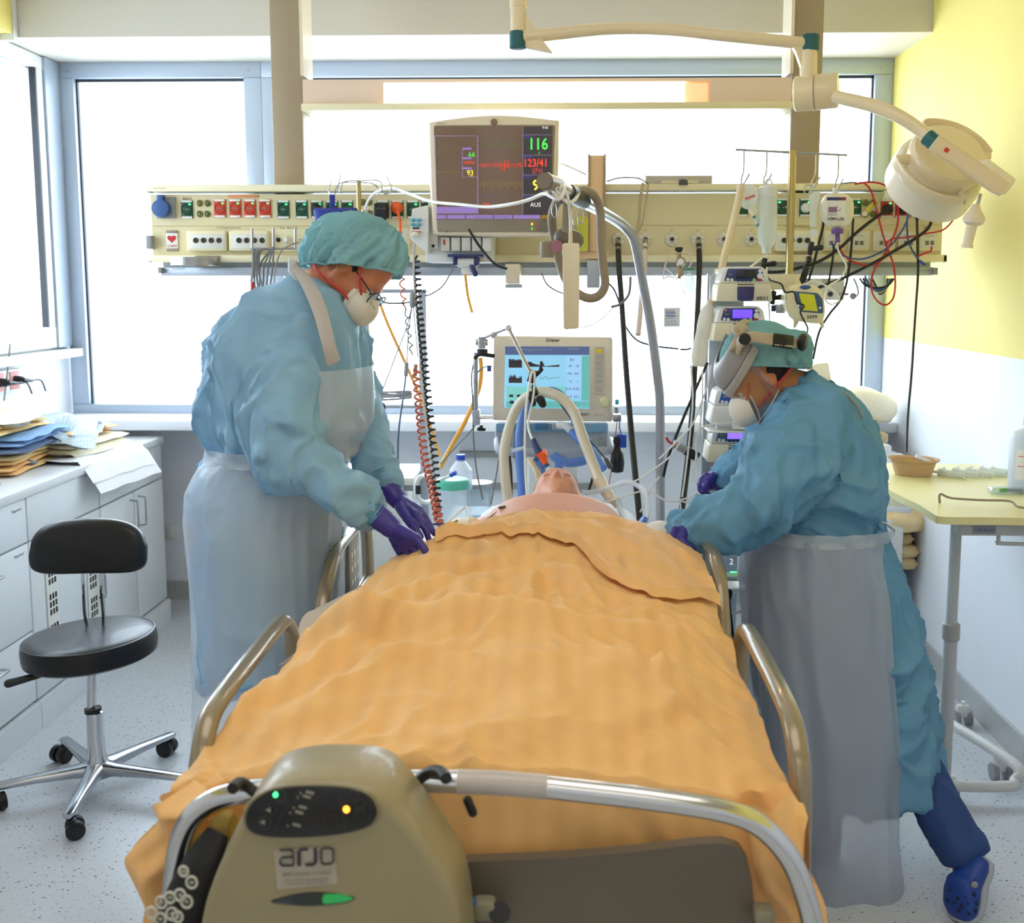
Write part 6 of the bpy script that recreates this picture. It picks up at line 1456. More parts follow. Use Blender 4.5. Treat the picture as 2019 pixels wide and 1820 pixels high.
c_ = A(909,965,4.15)
obj('bottle_body', MB().lathe([(.045,0),(.045,.08),(.03,.10),(.018,.115),(.018,.12)], c_), mat('bottle_hdpe', (226,230,236), .3, trans=.35, alpha=.85), t); obj('bottle_cap', MB().cyl(c_+Vector((0,0,.115)), c_+Vector((0,0,.14)), .018), ROYAL, t)
o = obj('clear_cup', MB().lathe([(.05,0),(.056,.14),(.058,.142)], (A(938,1000,4.0).x, 4.12, zj)), CLEAR); tag(o, 'large clear cup beside the blue-capped bottle', 'cup')
cable('tubing_loop', 'white thin tubing looped on the pillow left of the patient', [A(862,1050,3.0), A(880,1032,3.0), A(905,1010,3.05), A(920,1000,3.05), A(925,1020,3.0), A(915,1040,2.95)], .0028, WC)
cable('tubing_loop', 'dark blue thin tubing lying beside the suction jar', [A(850,1034,3.05), A(870,1033,3.05), A(890,1036,3.05), A(905,1044,3.0)], .003, DBLUE)
cable('tubing_loop', 'short olive tubing end by the suction jar', [A(885,1046,2.98), A(892,1033,2.98), A(903,1026,2.98)], .003, mat('olive', (150,134,60), .4))
# sharps/tissue tube left of the waist
t = thing('catheter_pack', 'clear packed catheter hanging on the sill left of the nurse in the cap', 'package', A(425,850,4.9))
obj('pack', MB().b2(A(414,864,4.9), A(440,830,4.93), bev=.006), CLEAR, t); obj('blue_top', MB().b2(A(418,832,4.9), A(428,818,4.93), bev=.004), ROYAL, t); obj('red_bit', MB().b2(A(430,864,4.89), A(435,858,4.9)), INKR, t)
o = obj('blue_straw', MB().cyl(A(388,918,4.88), A(450,880,4.9), .006), mat('straw_blue', (92,160,220), .4)); tag(o, 'thin bright blue straw sticking out behind the nurse\'s waist', 'straw')
# ================================================================== SURGICAL LAMP
sl = thing('surgical_lamp', 'cream ceiling-mounted surgical lamp with two arms and a round tilted head', 'lamp', A(1022, 0, 3.1))
YA = 3.1
obj('ceiling_tube', MB().cyl((A(1022,0,YA).x, YA, A(0,72,YA).z), (A(1022,0,YA).x, YA, 3.0), .0225, seg=28).cyl((A(1022,0,YA).x, YA, A(0,22,YA).z), (A(1022,0,YA).x, YA, 3.0), .0245, seg=28), LAMPW, sl)
cx0 = A(1020,70,YA)
obj('teal_foot', MB().lathe([(.020,-.028),(.0235,-.026),(.0235,.018),(.02,.02)], A(1021,76,YA), (0,0,1), 26), TEAL, sl)
obj('gusset', MB().prism([(0,-.06),(.075,-.075),(.05,-.045),(.02,0),(0,.03)], A(1036,50,YA)+Vector((0,.012,0)), (1,0,0), (0,0,1), .024), LAMPW, sl)
obj('horizontal_arm', MB().tube([A(1032,73,YA), A(1100,66,YA), A(1180,58,YA), A(1260,56,YA), A(1340,60,YA-.02), A(1420,69,YA-.03), A(1500,77,YA-.03), A(1590,86,YA-.03)], [.0185,.0175,.0165,.0165,.0165,.0165,.0165], 20, 6), LAMPW, sl)
YJ = 3.07
obj('joint_tube', MB().cyl(A(1594,100,YJ), A(1594,160,YJ), .0235, seg=28), LAMPW, sl)
obj('teal_cap', MB().lathe([(.0245,0),(.025,.004),(.025,.038),(.022,.044),(.001,.045)], A(1597,101,YJ), (.03,0,1), 28), TEAL, sl)
obj('gusset', MB().prism([(0,0),(-.035,.012),(-.02,-.01),(-.004,-.05),(0,-.06)], A(1582,95,YJ)+Vector((0,.01,0)), (1,0,0), (0,0,1), .02), LAMPW, sl)
obj('spring_drum', MB().lathe([(.04,-.062),(.048,-.056),(.048,.052),(.044,.058),(.001,.058)], A(1610,182,YJ), (1,-.35,.04), 32), LAMPW, sl)
obj('drum_seam', MB().lathe([(.0484,-.002),(.0488,0),(.0484,.002)], A(1607,182,YJ), (1,-.35,.04), 32), POST, sl)
YL = 2.9
obj('lower_arm', MB().tube([A(1645,190,3.02), A(1670,196,3.0), A(1720,208,2.97), A(1770,228,2.94), A(1815,257,2.92), A(1838,276,2.9)], [.0165,.0175,.018,.0175,.0175], 20, 6), LAMPW, sl)
obj('teal_ring', MB().cyl(A(1828,270,2.905), A(1845,284,2.89), .0215, seg=26), TEAL, sl)
obj('fork_bar', MB().rings([(A(1842,281,2.86), Vector((.013,0,.018)), Vector((0,.012,0))), (A(1900,320,2.83), Vector((.013,0,.018)), Vector((0,.012,0))), (A(1960,362,2.8), Vector((.013,0,.018)), Vector((0,.012,0))), (A(1980,374,2.79), Vector((.012,0,.016)), Vector((0,.010,0)))], 16, 3.5), mat('fork_cream', (224,204,164), .35), sl)
obj('red_label', MB().box(A(1871,299,2.835), (.026,.001,.011), Matrix.Rotation(.62, 3, 'Y')), mat('label_red', (206,66,34), .5), sl)
hx = Vector((-.10, -.62, -.42)).normalized()  # head axis: back of the lamp turned to the viewer
HCc = A(1862, 315, 2.98)
ax = Vector((.12, -.80, .58)).normalized(); LHC = A(1872, 303, 3.0)
obj('lamp_head_top', MB().lathe([(.102,-.045),(.106,-.03),(.104,-.004),(.098,.006),(.085,.010),(.001,.013)], LHC, ax, 48), LAMPW, sl)
obj('lamp_head_skirt', MB().lathe([(.120,-.140),(.126,-.138),(.127,-.09),(.122,-.06),(.112,-.05),(.10,-.048),(.10,-.045)], LHC+Vector((.0,.0,0)), ax, 48), mat('lamp_enamel_white', (240,230,204), .3, coat=.3), sl)
obj('lamp_lens', MB().lathe([(.118,-.13),(.001,-.128)], LHC, ax, 40), WPLAS, sl)
q = Vector((0,0,1)).rotation_difference(ax)
for a0, a1 in ((.35, 1.9), (3.3, 4.95)):
    rs = []
    for k in range(26):
        a = a0+(a1-a0)*k/25; d = q @ Vector((math.cos(a), math.sin(a), 0)); c_ = LHC+ax*(-.03)+d*.143
        rs.append((c_, d*.0035, ax*.016))
    obj('grip_ring', MB().rings(rs, 10, 3), LAMPW, sl)
for a in (.30, 1.95, 3.25, 5.0):
    d = q @ Vector((math.cos(a), math.sin(a), 0)); c_ = LHC+ax*(-.03)
    obj('ring_spoke', MB().rings([(c_+d*.095, Vector((0,0,.016)), Vector((0,.008,0))), (c_+d*.142, Vector((0,0,.010)), Vector((0,.008,0)))], 12, 3), LAMPW, sl)
obj('switch_box', MB().box(A(1955,350,2.93), (.10,.07,.05), Euler((0,.62,0)).to_matrix(), .008, 3), mat('lamp_enamel_white', (240,230,204), .3), sl)
obj('grip_rod', MB().cyl(A(1933,382,2.9), A(1926,412,2.9), .0045), STEEL, sl)
obj('grip_bell', MB().lathe([(.001,.024),(.010,.022),(.016,.006),(.024,-.004),(.0285,-.014),(.026,-.026),(.016,-.034),(.001,-.034)], A(1922,420,2.9), (.09,0,.99), 28), WPLAS2, sl)
obj('grip_handle', MB().cyl(A(1918,436,2.9), A(1907,484,2.9), .0145, .0125, seg=24).cyl(A(1907.5,482,2.9), A(1906.5,489,2.9), .0155, seg=24), WPLAS2, sl)
# ================================================================== INFUSION STAND ON THE RIGHT
YI = 3.75
ist = thing('infusion_stand', 'brass-coloured infusion stand with a hook bar on the right of the panel', 'stand', (A(1558,700,YI).x, YI, 0))
obj('pole', MB().cyl(A(1556,543,YI), A(1562,297,YI), .0135, seg=20), mat('brass', (190,170,120), .25, .8), ist)
obj('pole_clamp', MB().b2(A(1548,572,3.66), A(1566,541,3.77), bev=.003), CREAM2, ist)
obj('hook_bar', MB().cyl(A(1450,295,YI), A(1670,306,YI), .004), STEEL, ist)
for x0, y0, y1, x2 in ((1467,297,352,1462), (1512,299,352,1506), (1609,303,358,1601), (1653,306,362,1647)):
    obj('hook', MB().tube([A(x0,y0,YI), A(x0-1,y0+40,YI), A(x2,y1,YI), A(x2+1,y1+12,YI), A(x2+6,y1+8,YI-.01), A(x2+16,y1-10,YI-.02)], .003, 6, 4), STEEL, ist)
tw_ = thing('pump_tower', 'white infusion pump tower with a printed title bar beside the nurse in the visor', 'rack', (A(1465,900,3.62).x, 3.66, 0))
YT = 3.6
def T(px, py, dy=0): return A(px, py, YT+dy)
cr2 = mat('tower_cream', (232,224,196), .4)
obj('title_bar', MB().b2(T(1417,541,-.05), T(1488,530,.05), bev=.005), cr2, tw_)
obj('title_frame', MB().tube([T(*p, -.052) for p in ((1420,532),(1485,533),(1485,539),(1420,539),(1420,532))], .0008, 4), mat('frame_brown', (150,120,80), .5), tw_)
text('lettering', 'LINK 8+  AGILIA', T(1445,536,-.053), .0085, INK, tw_)
obj('top_handle', MB().tube([T(1428,544,-.03), T(1432,550,-.035), T(1450,553,-.035), T(1475,552,-.035), T(1483,546,-.03)], .004, 8, 4), CREAMB if 'CREAMB' in globals() else cr2, tw_)
obj('back_plate', MB().b2((T(1417,0).x, YT+.06, .25), (T(1488,0).x, YT+.12, T(0,541).z), bev=.004), GREYB, tw_)
obj('side_plate', MB().b2(T(1487,572,-.0), T(1562,541,.05), bev=.004), cr2, tw_)
obj('side_post', MB().b2((T(1407,0).x, YT+.05, .15), (T(1414,0).x, YT+.08, T(0,790).z)), STEEL, tw_)
obj('tower_foot', MB().b2((T(1395,0).x, YT-.1, .04), (T(1500,0).x, YT+.2, .12), bev=.02), GREYP, tw_)
PUR = mat('pump_screen_violet', (136,104,240), .3, emis=(132,100,240), es=1.0); PBL = mat('pump_face_blue', (52,66,124), .4); PBR = mat('pump_face_bright', (36,84,170), .4); SOFF = mat('pump_screen_off', (22,24,42), .15)
def pump(cy, cx, label, screen, face, num=None, Y=YT-.08, full=True, syringe=False, s=1.0, lit=None):
    f = lambda a, b, c: A(cx+(a-60)*s, cy+(b-30)*s, Y)
    W = cx+0
    t = thing('infusion_pump', label, 'pump', A(cx, cy+30*s, Y))
    # upper face hood
    obj('pump_hood', slab(rnd([(14,2),(24,-4),(94,-4),(104,4),(110,30),(8,30)], 4), 0, .12, f=f, bevel=.005), WPLAS, t, ang=50)
    obj('key_face', slab(rnd([(25,0),(93,0),(100,25),(18,25)], 3), -.003, .003, f=f, bevel=.001), face, t)
    a, b = f(42,3,0), f(81,20,0)
    sc_ = obj('display', MB().b2(Vector((a.x, Y-.0045, b.z)), Vector((b.x, Y-.003, a.z)), bev=.0005), screen, t)
    for k in range(4): obj('round_key', MB().lathe([(.0052*s,0),(.0052*s,.001),(.001,.001)], f(46+k*8,23.5,0)+Vector((0,-.0035,0)), (0,-1,0), 14), DBLUE, t)
    for k, m in ((78,LEDG),(88,INKR)): obj('round_key', MB().lathe([(.0055*s,0),(.0055*s,.001),(.001,.001)], f(k,23,0)+Vector((0,-.0035,0)), (0,-1,0), 14), m if k != 78 else mat('key_lime', (150,210,120), .4), t)
    for x, y, r in ((90,15,.010),(90,5,.006),(25,22,.0055),(33,23,.0055),(97,21,.006)): obj('round_key', MB().lathe([(r*s,0),(r*s,.001),(.001,.0012)], f(x,y,0)+Vector((0,-.0032,0)), (0,-1,0), 16), WPLAS, t)
    obj('wing_mark', MB().tube([f(27,10,0)+Vector((0,-.0035,0)), f(30,13,0)+Vector((0,-.0035,0)), f(35,11,0)+Vector((0,-.0035,0))], .001, 5, 4), mat('mark_gold', (200,160,90), .4), t)
    if lit: obj('status_light', MB().ell(f(28,4,0)+Vector((0,-.004,0)), .002), lit, t)
    if full:
        obj('pump_door', slab(rnd([(6,30),(110,30),(114,66),(0,66)], 3), -.012, .12, f=f, bevel=.004), cr2 if not syringe else WPLAS, t, ang=50)
        if not syringe:
            obj('blue_latch', slab(rnd([(43,36),(77,36),(75,63),(69,65),(49,65),(43,63)], 2), -.02, .0, f=f, bevel=.002), mat('latch_navy', (44,44,104), .35), t)
            obj('slot_row', MB().b2(f(43,31,0)+Vector((0,-.0135,0)), f(77,33,0)+Vector((0,-.0125,0))), INK, t)
    if num: text('lettering', num, f(94,60,0)+Vector((0,-.0125,0)), .011, INK, t, bold=.02, sx=1.3)
    return t, f
pump(587-28, 1469, 'topmost infusion pump on the tower, screen dark, marked 8831', SOFF, PBL, '8831', Y=3.5, s=.98)
t, f = pump(655-18, 1462, 'infusion pump with a red light just behind the visor headband', mat('pump_screen_violet2', (100,70,240), .3, emis=(90,60,245), es=1.2), PBL, None, lit=LEDR, s=.98)
t, f = pump(820-20, 1458, 'violet-screen syringe pump level with the nurse\'s mask', PUR, PBR, None, syringe=True, lit=LEDG, s=.98)
obj('syringe_tray', MB().b2(A(1397,850,3.46), A(1480,845,3.58), bev=.003), WPLAS, t); obj('syringe_barrel', MB().cyl(A(1412,838,3.48), A(1480,838,3.48), .012), mat('barrel_grey', (196,200,202), .3), t); obj('syringe_label', MB().b2(A(1444,846,3.46), A(1480,831,3.465)), PAPER, t); text('lettering', 'Propofol 2%', A(1461,836,3.459), .006, INK, t)
t, f = pump(895-20, 1452, 'violet-screen pump with a red mark above the purple glove', PUR, mat('pump_face_steel', (70,100,140), .4), None, s=.98)
obj('red_mark', MB().tube([A(1404,918,3.49), A(1412,908,3.49), A(1428,906,3.49)], .0018, 6, 4), INKR, t)
pump(1108-12, 1432, 'lowest violet-screen pump reading 2 below the yellow labels, between rail and apron', PUR, PBR, None, Y=3.3, s=1.0, syringe=True, full=False)
t = thing('drug_label_board', 'yellow and white drug label cards above the lowest pump', 'labels', A(1452,1085,3.32))
obj('yellow_card', MB().b2(A(1428,1074,3.32), A(1485,1062,3.34)), mat('card_yellow', (236,214,60), .5), t); obj('white_card', MB().b2(A(1428,1092,3.32), A(1485,1076,3.34)), PAPER, t)
text('lettering', '4634', A(1445,1084,3.319), .010, INK, t, bold=.02); text('lettering', '0.9% NaCl 50ml', A(1456,1068,3.319), .007, INK, t)
text('lettering', '2', A(1442,1108,3.29), .02, EW, t)
t = thing('pump_bracket', 'pale grey syringe holder with a blue cap under the lowest pump', 'holder', A(1455,1150,3.3))
obj('tray', MB().b2(A(1425,1160,3.28), A(1488,1150,3.4), bev=.004), WPLAS, t); obj('barrel', MB().cyl(A(1430,1137,3.3), A(1488,1137,3.3), .014), mat('barrel_grey', (196,200,202), .3), t); obj('blue_cap', MB().box(A(1476,1147,3.27), (.035,.03,.02), None, .005), ROYAL, t); obj('label', MB().b2(A(1454,1145,3.28), A(1486,1130,3.285)), PAPER, t); obj('green_light', MB().box(A(1446,1128,3.28), (.02,.002,.003)), LEDG, t)
# enteral feeding pump (5399)
t = thing('feeding_pump', 'cream rounded feeding pump with an olive display marked 5399', 'pump', A(1590,640,3.5))
ff = lambda a, b, c: A(a, b, 3.5)
obj('pump_case', slab(closed([(1556,570),(1570,562),(1600,561),(1620,572),(1628,600),(1627,625),(1618,638),(1590,636),(1566,630),(1552,610),(1550,590)]), 0, .10, f=ff, bevel=.012), mat('feeder_cream', (238,226,184), .4), t, ang=60)
obj('blue_bezel', slab(rnd([(1565,574),(1612,578),(1622,590),(1623,618),(1580,615),(1568,595)], 4), -.003, .004, f=ff, bevel=.001), mat('bezel_blue', (60,88,130), .4), t)
obj('display', slab([(1575,578),(1605,581),(1612,614),(1583,612)], -.0045, .0, f=ff, bevel=.0005), mat('display_olive', (160,160,30), .35, emis=(160,160,20), es=.35), t)
obj('top_badge', MB().ell(A(1588,566,3.495), (.018,.004,.007)), BLUE, t)
text('lettering', '5399', A(1601,625,3.497), .010, INK, t, bold=.02, sx=1.2)
for b in (604, 611): obj('key', MB().lathe([(.004,0),(.004,.001),(.001,.001)], A(1574,b-1,3.4965), (0,-1,0), 12), WPLAS, t)
obj('key', MB().lathe([(.004,0),(.004,.001),(.001,.001)], A(1617,607,3.4965), (0,-1,0), 12), WPLAS, t)
for a in (1570, 1618): obj('foot_horn', MB().cap(A(a,632,3.54), A(a+(-3 if a < 1590 else 4),644,3.54), .010, .005), mat('feeder_cream', (238,226,184), .4), t)
obj('pole_clamp', MB().b2(A(1530,618,3.58), A(1560,600,3.66), bev=.004), GREYB, t); obj('clamp_knob', MB().cyl(A(1520,608,3.6), A(1530,608,3.6), .01), BLACK, t)
cable('black_lead', 'thin black lead crossing the olive feeding pump display', [A(1507,535,3.55), A(1518,552,3.5), A(1540,560,3.47), A(1548,576,3.46), A(1565,576,3.46), A(1572,595,3.45), A(1585,603,3.45), A(1578,615,3.45), A(1584,630,3.45), A(1592,645,3.46), A(1592,655,3.48)], .003, BLACK)
# drip bottles
FLU = mat('drip_clear', (232,238,232), .15, trans=.35, alpha=.75)
t = thing('infusion_bag', 'round clear infusion bottle with a red label hanging tilted at the leftmost hook', 'infusion bottle', A(1476,390,YI-.03))
obj('bottle', MB().ell(A(1476,388,YI-.03), (.035,.022,.043)), FLU, t); obj('label', MB().box(A(1477,383,YI-.054), (.040,.001,.034), Matrix.Rotation(-.35, 3, 'Y')), PAPER, t); obj('red_band', MB().box(A(1479,389,YI-.055), (.036,.001,.009), Matrix.Rotation(-.35, 3, 'Y')), mat('pink_band', (216,120,130), .5), t)
obj('neck', MB().cyl(A(1482,410,YI-.03), A(1490,420,YI-.03), .015), mat('neck_cream', (236,232,206), .4), t); obj('drip_chamber', MB().cyl(A(1490,424,YI-.03), A(1504,466,YI-.03), .012, .009), FLU, t); obj('green_ring', MB().cyl(A(1496,441,YI-.03), A(1497,444,YI-.03), .0135), mat('ring_green', (60,140,100), .4), t); obj('green_clip', MB().box(A(1487,428,YI-.045), (.008,.006,.008)), mat('ring_green', (60,140,100), .4), t)
t = thing('infusion_bottle', 'tall clear infusion bottle hanging from the second hook of the stand', 'infusion bottle', A(1512,480,YI-.03))
c_ = A(1513,440,YI-.03)
obj('bottle', MB().lathe([(.008,-.10),(.014,-.085),(.03,-.065),(.033,-.04),(.032,.085),(.03,.09)], c_), FLU, t); obj('top_collar', MB().lathe([(.031,.085),(.032,.09),(.032,.118),(.025,.124),(.001,.124)], c_), mat('collar_white', (236,238,234), .3, alpha=.9), t)
obj('loop', MB().tube([c_+Vector((.012*math.cos(a), 0, .135+.012*math.sin(a))) for a in [2*PI*k/16 for k in range(17)]], .003, 6), WPLAS, t); obj('neck', MB().cyl(A(1511,487,YI-.03), A(1511,500,YI-.03), .015), FLU, t); obj('drip_line', MB().tube([A(1512,500,YI-.03), A(1512,560,YI-.06), A(1516,600,YI-.1), A(1518,640,YI-.1)], .0028, 6, 4), WC, t)
t = thing('empty_drip_bag', 'nearly empty clear drip bag hanging at the third hook', 'infusion bag', A(1605,420,YI-.04))
rs = [(A(1606,377,YI-.04), Vector((.020,0,0)), Vector((0,.004,0))), (A(1606,384,YI-.04), Vector((.019,0,0)), Vector((0,.007,0))), (A(1603,420,YI-.04), Vector((.011,0,0)), Vector((0,.010,0))), (A(1604,448,YI-.04), Vector((.012,0,0)), Vector((0,.010,0)))]
obj('bag', MB().rings(rs, 20, 3), FLU, t); obj('drip_cap', MB().cyl(A(1606,452,YI-.04), A(1606,466,YI-.04), .014), WPLAS, t); obj('chamber', MB().cyl(A(1606,466,YI-.04), A(1606,488,YI-.04), .010), mat('neck_cream', (236,232,206), .4), t)
obj('wire_ring', MB().tube([A(1593+8*math.cos(a), 374+10*math.sin(a), YI-.05) for a in [2*PI*k/16 for k in range(17)]], .0022, 6), STEEL, t)
t = thing('enteral_bottle', 'white enteral feed bottle hung upside down with a purple cap and printed label', 'bottle', A(1650,440,YI-.04))
fb = lambda a, b, c: A(a, b, YI-.05)
obj('bottle', slab(closed([(1627,388),(1636,381),(1652,380),(1670,384),(1682,395),(1684,415),(1680,435),(1668,446),(1650,449),(1634,443),(1622,430),(1620,405)], 3), -.012, .04, f=fb, bevel=.014), mat('feed_white', (232,226,206), .35), t, ang=60)
obj('hang_tab', MB().b2(A(1643,382,YI-.05), A(1652,370,YI-.04), bev=.002), WPLAS, t)
lb_ = obj('label', MB().b2(A(1630,436,YI-.0635), A(1668,389,YI-.0625)), PAPER, t)
obj('blue_strip', MB().b2(A(1630,395,YI-.0642), A(1655,389,YI-.0632)), DBLUE, lb_); obj('red_strip', MB().b2(A(1655,395,YI-.0642), A(1668,389,YI-.0632)), mat('strip_plum', (130,50,90), .5), lb_); obj('plum_box', MB().b2(A(1633,419,YI-.0642), A(1650,408,YI-.0632)), mat('box_mauve', (150,120,150), .5), lb_)
text('lettering', 'PEPTAMEN', A(1648,431,YI-.0643), .0105, mat('plum_ink', (90,40,90), .5), lb_, U=(-1,0,0), V=(0,0,-1), bold=.02, sx=.8)
text('lettering', 'INTENSE', A(1641,423,YI-.0643), .006, mat('plum_ink', (90,40,90), .5), lb_, U=(-1,0,0), V=(0,0,-1))
obj('swirl_mark', MB().tube([A(1653+4*math.cos(a), 411+5*math.sin(a), YI-.0645) for a in [5*k/12 for k in range(12)]], .0009, 5), mat('plum_red', (150,40,90), .5), lb_)
obj('purple_cap', MB().lathe([(.020,0),(.021,.012),(.019,.018),(.001,.018)], A(1651,461,YI-.045)).cyl(A(1651,460,YI-.045), A(1652,478,YI-.045), .008), mat('cap_purple', (112,76,156), .4), t)
obj('feed_line', MB().tube([A(1651,478,YI-.045), A(1653,495,YI-.05), A(1665,515,YI-.06), A(1668,530,YI-.08), A(1655,550,YI-.12), A(1633,565,YI-.15), A(1627,590,YI-.18), A(1640,600,YI-.18), A(1655,590,YI-.15), A(1640,570,YI-.15), A(1605,554,YI-.18), A(1590,560,YI-.2)], .003, 6, 5), WC, t)
o = thing('wrapped_tube', 'long cream paper-wrapped tube hanging diagonally from the leftmost hook', 'tube', A(1415,600,3.6))
obj('paper_tube', MB().tube([A(1461,365,3.7), A(1455,400,3.69), A(1440,460,3.66), A(1425,520,3.63), A(1410,580,3.6), A(1401,600,3.6)], .0125, 14, 5), mat('paper_cream', (238,222,188), .6, trans=.2), o)
mb = MB(); mb.rings([(A(1402,590,3.6), Vector((.012,0,0)), Vector((0,.012,0))), (A(1397,610,3.6), Vector((.022,0,0)), Vector((0,.016,0))), (A(1388,640,3.6), Vector((.026,0,0)), Vector((0,.016,0))), (A(1382,680,3.6), Vector((.024,0,0)), Vector((0,.012,0))), (A(1378,722,3.6), Vector((.022,0,0)), Vector((0,.008,0)))], 20, 2)
organic('loose_wrap', mb, .006, mat('gauze_cream', (240,236,224), .8, trans=.35), o, 1, lambda p, n: noise.noise(Vector((p.x*40, p.y*30, p.z*12)))*.012)
cable('white_drip_tube', 'white drip tube slanting from the drip chamber to the pump tower', [A(1508,505,3.65), A(1495,515,3.6), A(1475,530,3.56), A(1466,540,3.55)], .004, WC)
for nm, a, b, lb in (('roller_clamp', 1506, 522, 'black roller clamp under the tall infusion bottle'), ('roller_clamp', 1598, 490, 'black roller clamp under the drip bag right of the pole'), ('roller_clamp', 1524, 587, 'black clamp between the two marked pumps')):
    o = obj(nm, MB().box(A(a,b,3.62), (.016,.02,.045), Matrix.Rotation(.15, 3, 'Y'), .003).cap(A(a+6,b,3.61), A(a+20,b-2,3.6), .008, .01), BLACK); tag(o, lb, 'clamp')
coil('coiled_cable', 'short black spiral cable hanging right of the infusion pole', [A(1597,505,3.6), A(1590,530,3.6), A(1581,558,3.58)], .009, .003, 12, BLACK)
# flow meter cluster
t = thing('flow_meter', 'oxygen flow meter with a round gauge and humidifier bottle below the gas outlets', 'flow meter', A(1345,540,4.0))
obj('black_top', MB().b2(A(1333,497,4.0), A(1344,488,4.04), bev=.002), BLACK, t)
obj('gauge', MB().lathe([(.017,0),(.018,.006),(.016,.012),(.001,.012)], A(1342,516,4.0), (0,-1,0), 26), mat('gauge_rim', (170,150,120), .3, .5), t)
obj('gauge_face', MB().lathe([(.012,0),(.012,.002),(.001,.002)], A(1342,516,3.988), (0,-1,0), 20), PAPER, t)
obj('body', MB().cyl(A(1339,500,4.02), A(1339,550,4.02), .008).b2(A(1336,545,4.0), A(1346,530,4.03), bev=.002), mat('gauge_rim', (170,150,120), .3, .5), t)
obj('humidifier', MB().lathe([(.012,-.05),(.018,-.04),(.019,0),(.012,.012),(.005,.02)], A(1359,548,4.0)), FLU, t); obj('green_collar', MB().lathe([(.02,0),(.02,.01),(.001,.01)], A(1359,534,4.0)), mat('ring_green', (60,140,100), .4), t)
obj('tube_meter', MB().b2(A(1370,600,3.99), A(1382,548,4.02), bev=.003), CLEAR, t)
for k, pts in enumerate(([(1334,496),(1318,505),(1310,530),(1308,550),(1318,545),(1336,550)], [(1344,496),(1360,500),(1364,515),(1358,528)])):
    obj('pink_tube', MB().tube([A(a,b,3.98) for a, b in pts], .003, 6, 4), mat('tube_pink', (226,200,190), .35), t)
obj('white_strap', MB().tube([A(1312,528,3.98), A(1330,545,3.97), A(1345,570,3.96), A(1352,585,3.96)], .006, 6, 4, flat=.3), WPLAS, t)
t = thing('resuscitator_bag', 'translucent resuscitation bag with a printed label hanging under the gas outlets', 'bag', A(1330,630,3.95))
organic('bag', MB().ell(A(1330,600,3.95), (.05,.03,.06)).ell(A(1326,648,3.95), (.055,.03,.045)), .008, FILM, t, 2, lambda p, n: noise.noise(p*25)*.010)
obj('label', MB().b2(A(1309,644,3.912), A(1341,607,3.914)), PAPER, t)
for k in range(6): obj('print_line', MB().b2(A(1312,611+k*5.5,3.9105), A(1330+(k % 3)*3,612+k*5.5,3.9115)), GREYP, t)
obj('lilac_field', MB().b2(A(1313,626,3.9105), A(1331,613,3.9113)), mat('field_lilac', (190,190,220), .5), t)
# white panel box under the supply panel on the right
t = thing('wall_box', 'small white perforated box hanging under the right end of the supply panel', 'box', P(1610, 590, -.02))
obj('box_body', MB().b2(P(1565,592,-.02), P(1655,549,.06), bev=.004), WPLAS, t); obj('lens', MB().cyl(P(1637,580,-.024), P(1637,580,-.02), .010), INK, t); obj('lens', MB().cyl(P(1524,578,-.024), P(1524,578,-.02), .012), INK, t)
mb = MB()
for cx_ in (1590, 1622):
    for i in range(5):
        for j in range(5): mb.cyl(P(cx_+i*2, 551+j*2, -.0215), P(cx_+i*2, 551+j*2, -.02), .0012, seg=6)
o = obj('speaker_holes', mb, GREYP, t); o['kind'] = 'stuff'
t = thing('nurse_call_clip', 'grey cable clip bracket at the right end of the white box', 'bracket', P(1672, 580, -.05))
obj('arm', MB().b2(P(1656,583,-.03), P(1672,577,-.02)), GREYB, t); obj('ball', MB().ell(P(1682,584,-.04), .013), GREYP, t); obj('hanging_strip', MB().tube([P(1683,549,-.03), P(1690,565,-.03), P(1692,580,-.04), P(1684,586,-.05)], .004, 6, 4), GREYB, t)
# plugs & cables on the right end
for (px, py, ex, ey, lb) in ((1748,412,1735,423,'round black mains plug in the first red socket on the right'),(1778,412,1775,398,'round black mains plug in the second red socket on the right'),(1807,412,1808,432,'black mains plug in the third red socket on the right'),(1836,412,1838,430,'black mains plug in the red socket beside the lamp head')):
    t = thing('mains_plug', lb, 'plug', P(px, py, -.03), group='black plugs in the red sockets')
    obj('plug_body', MB().lathe([(.019,0),(.019,.02),(.012,.03),(.001,.032)], P(px, py+1, -.006), (0,-1,0), 20).cap(P(px,py+3,-.03), P(ex,ey,-.04), .010, .006), BLACK, t)
for px, lb in ((625,'black round mains plug in a green socket behind the hanging blue bag'),(842,'black round mains plug in the green socket nearest the monitor')):
    o = obj('mains_plug', MB().lathe([(.02,0),(.02,.02),(.012,.03),(.001,.032)], P(px, 412, -.006), (0,-1,0), 20), BLACK); tag(o, lb, 'plug')
o = obj('mains_plug', MB().lathe([(.018,0),(.018,.02),(.012,.03),(.001,.032)], P(1588, 410, -.006), (0,-1,0), 20), WPLAS); tag(o, 'white mains plug in the green socket behind the drip bag', 'plug')
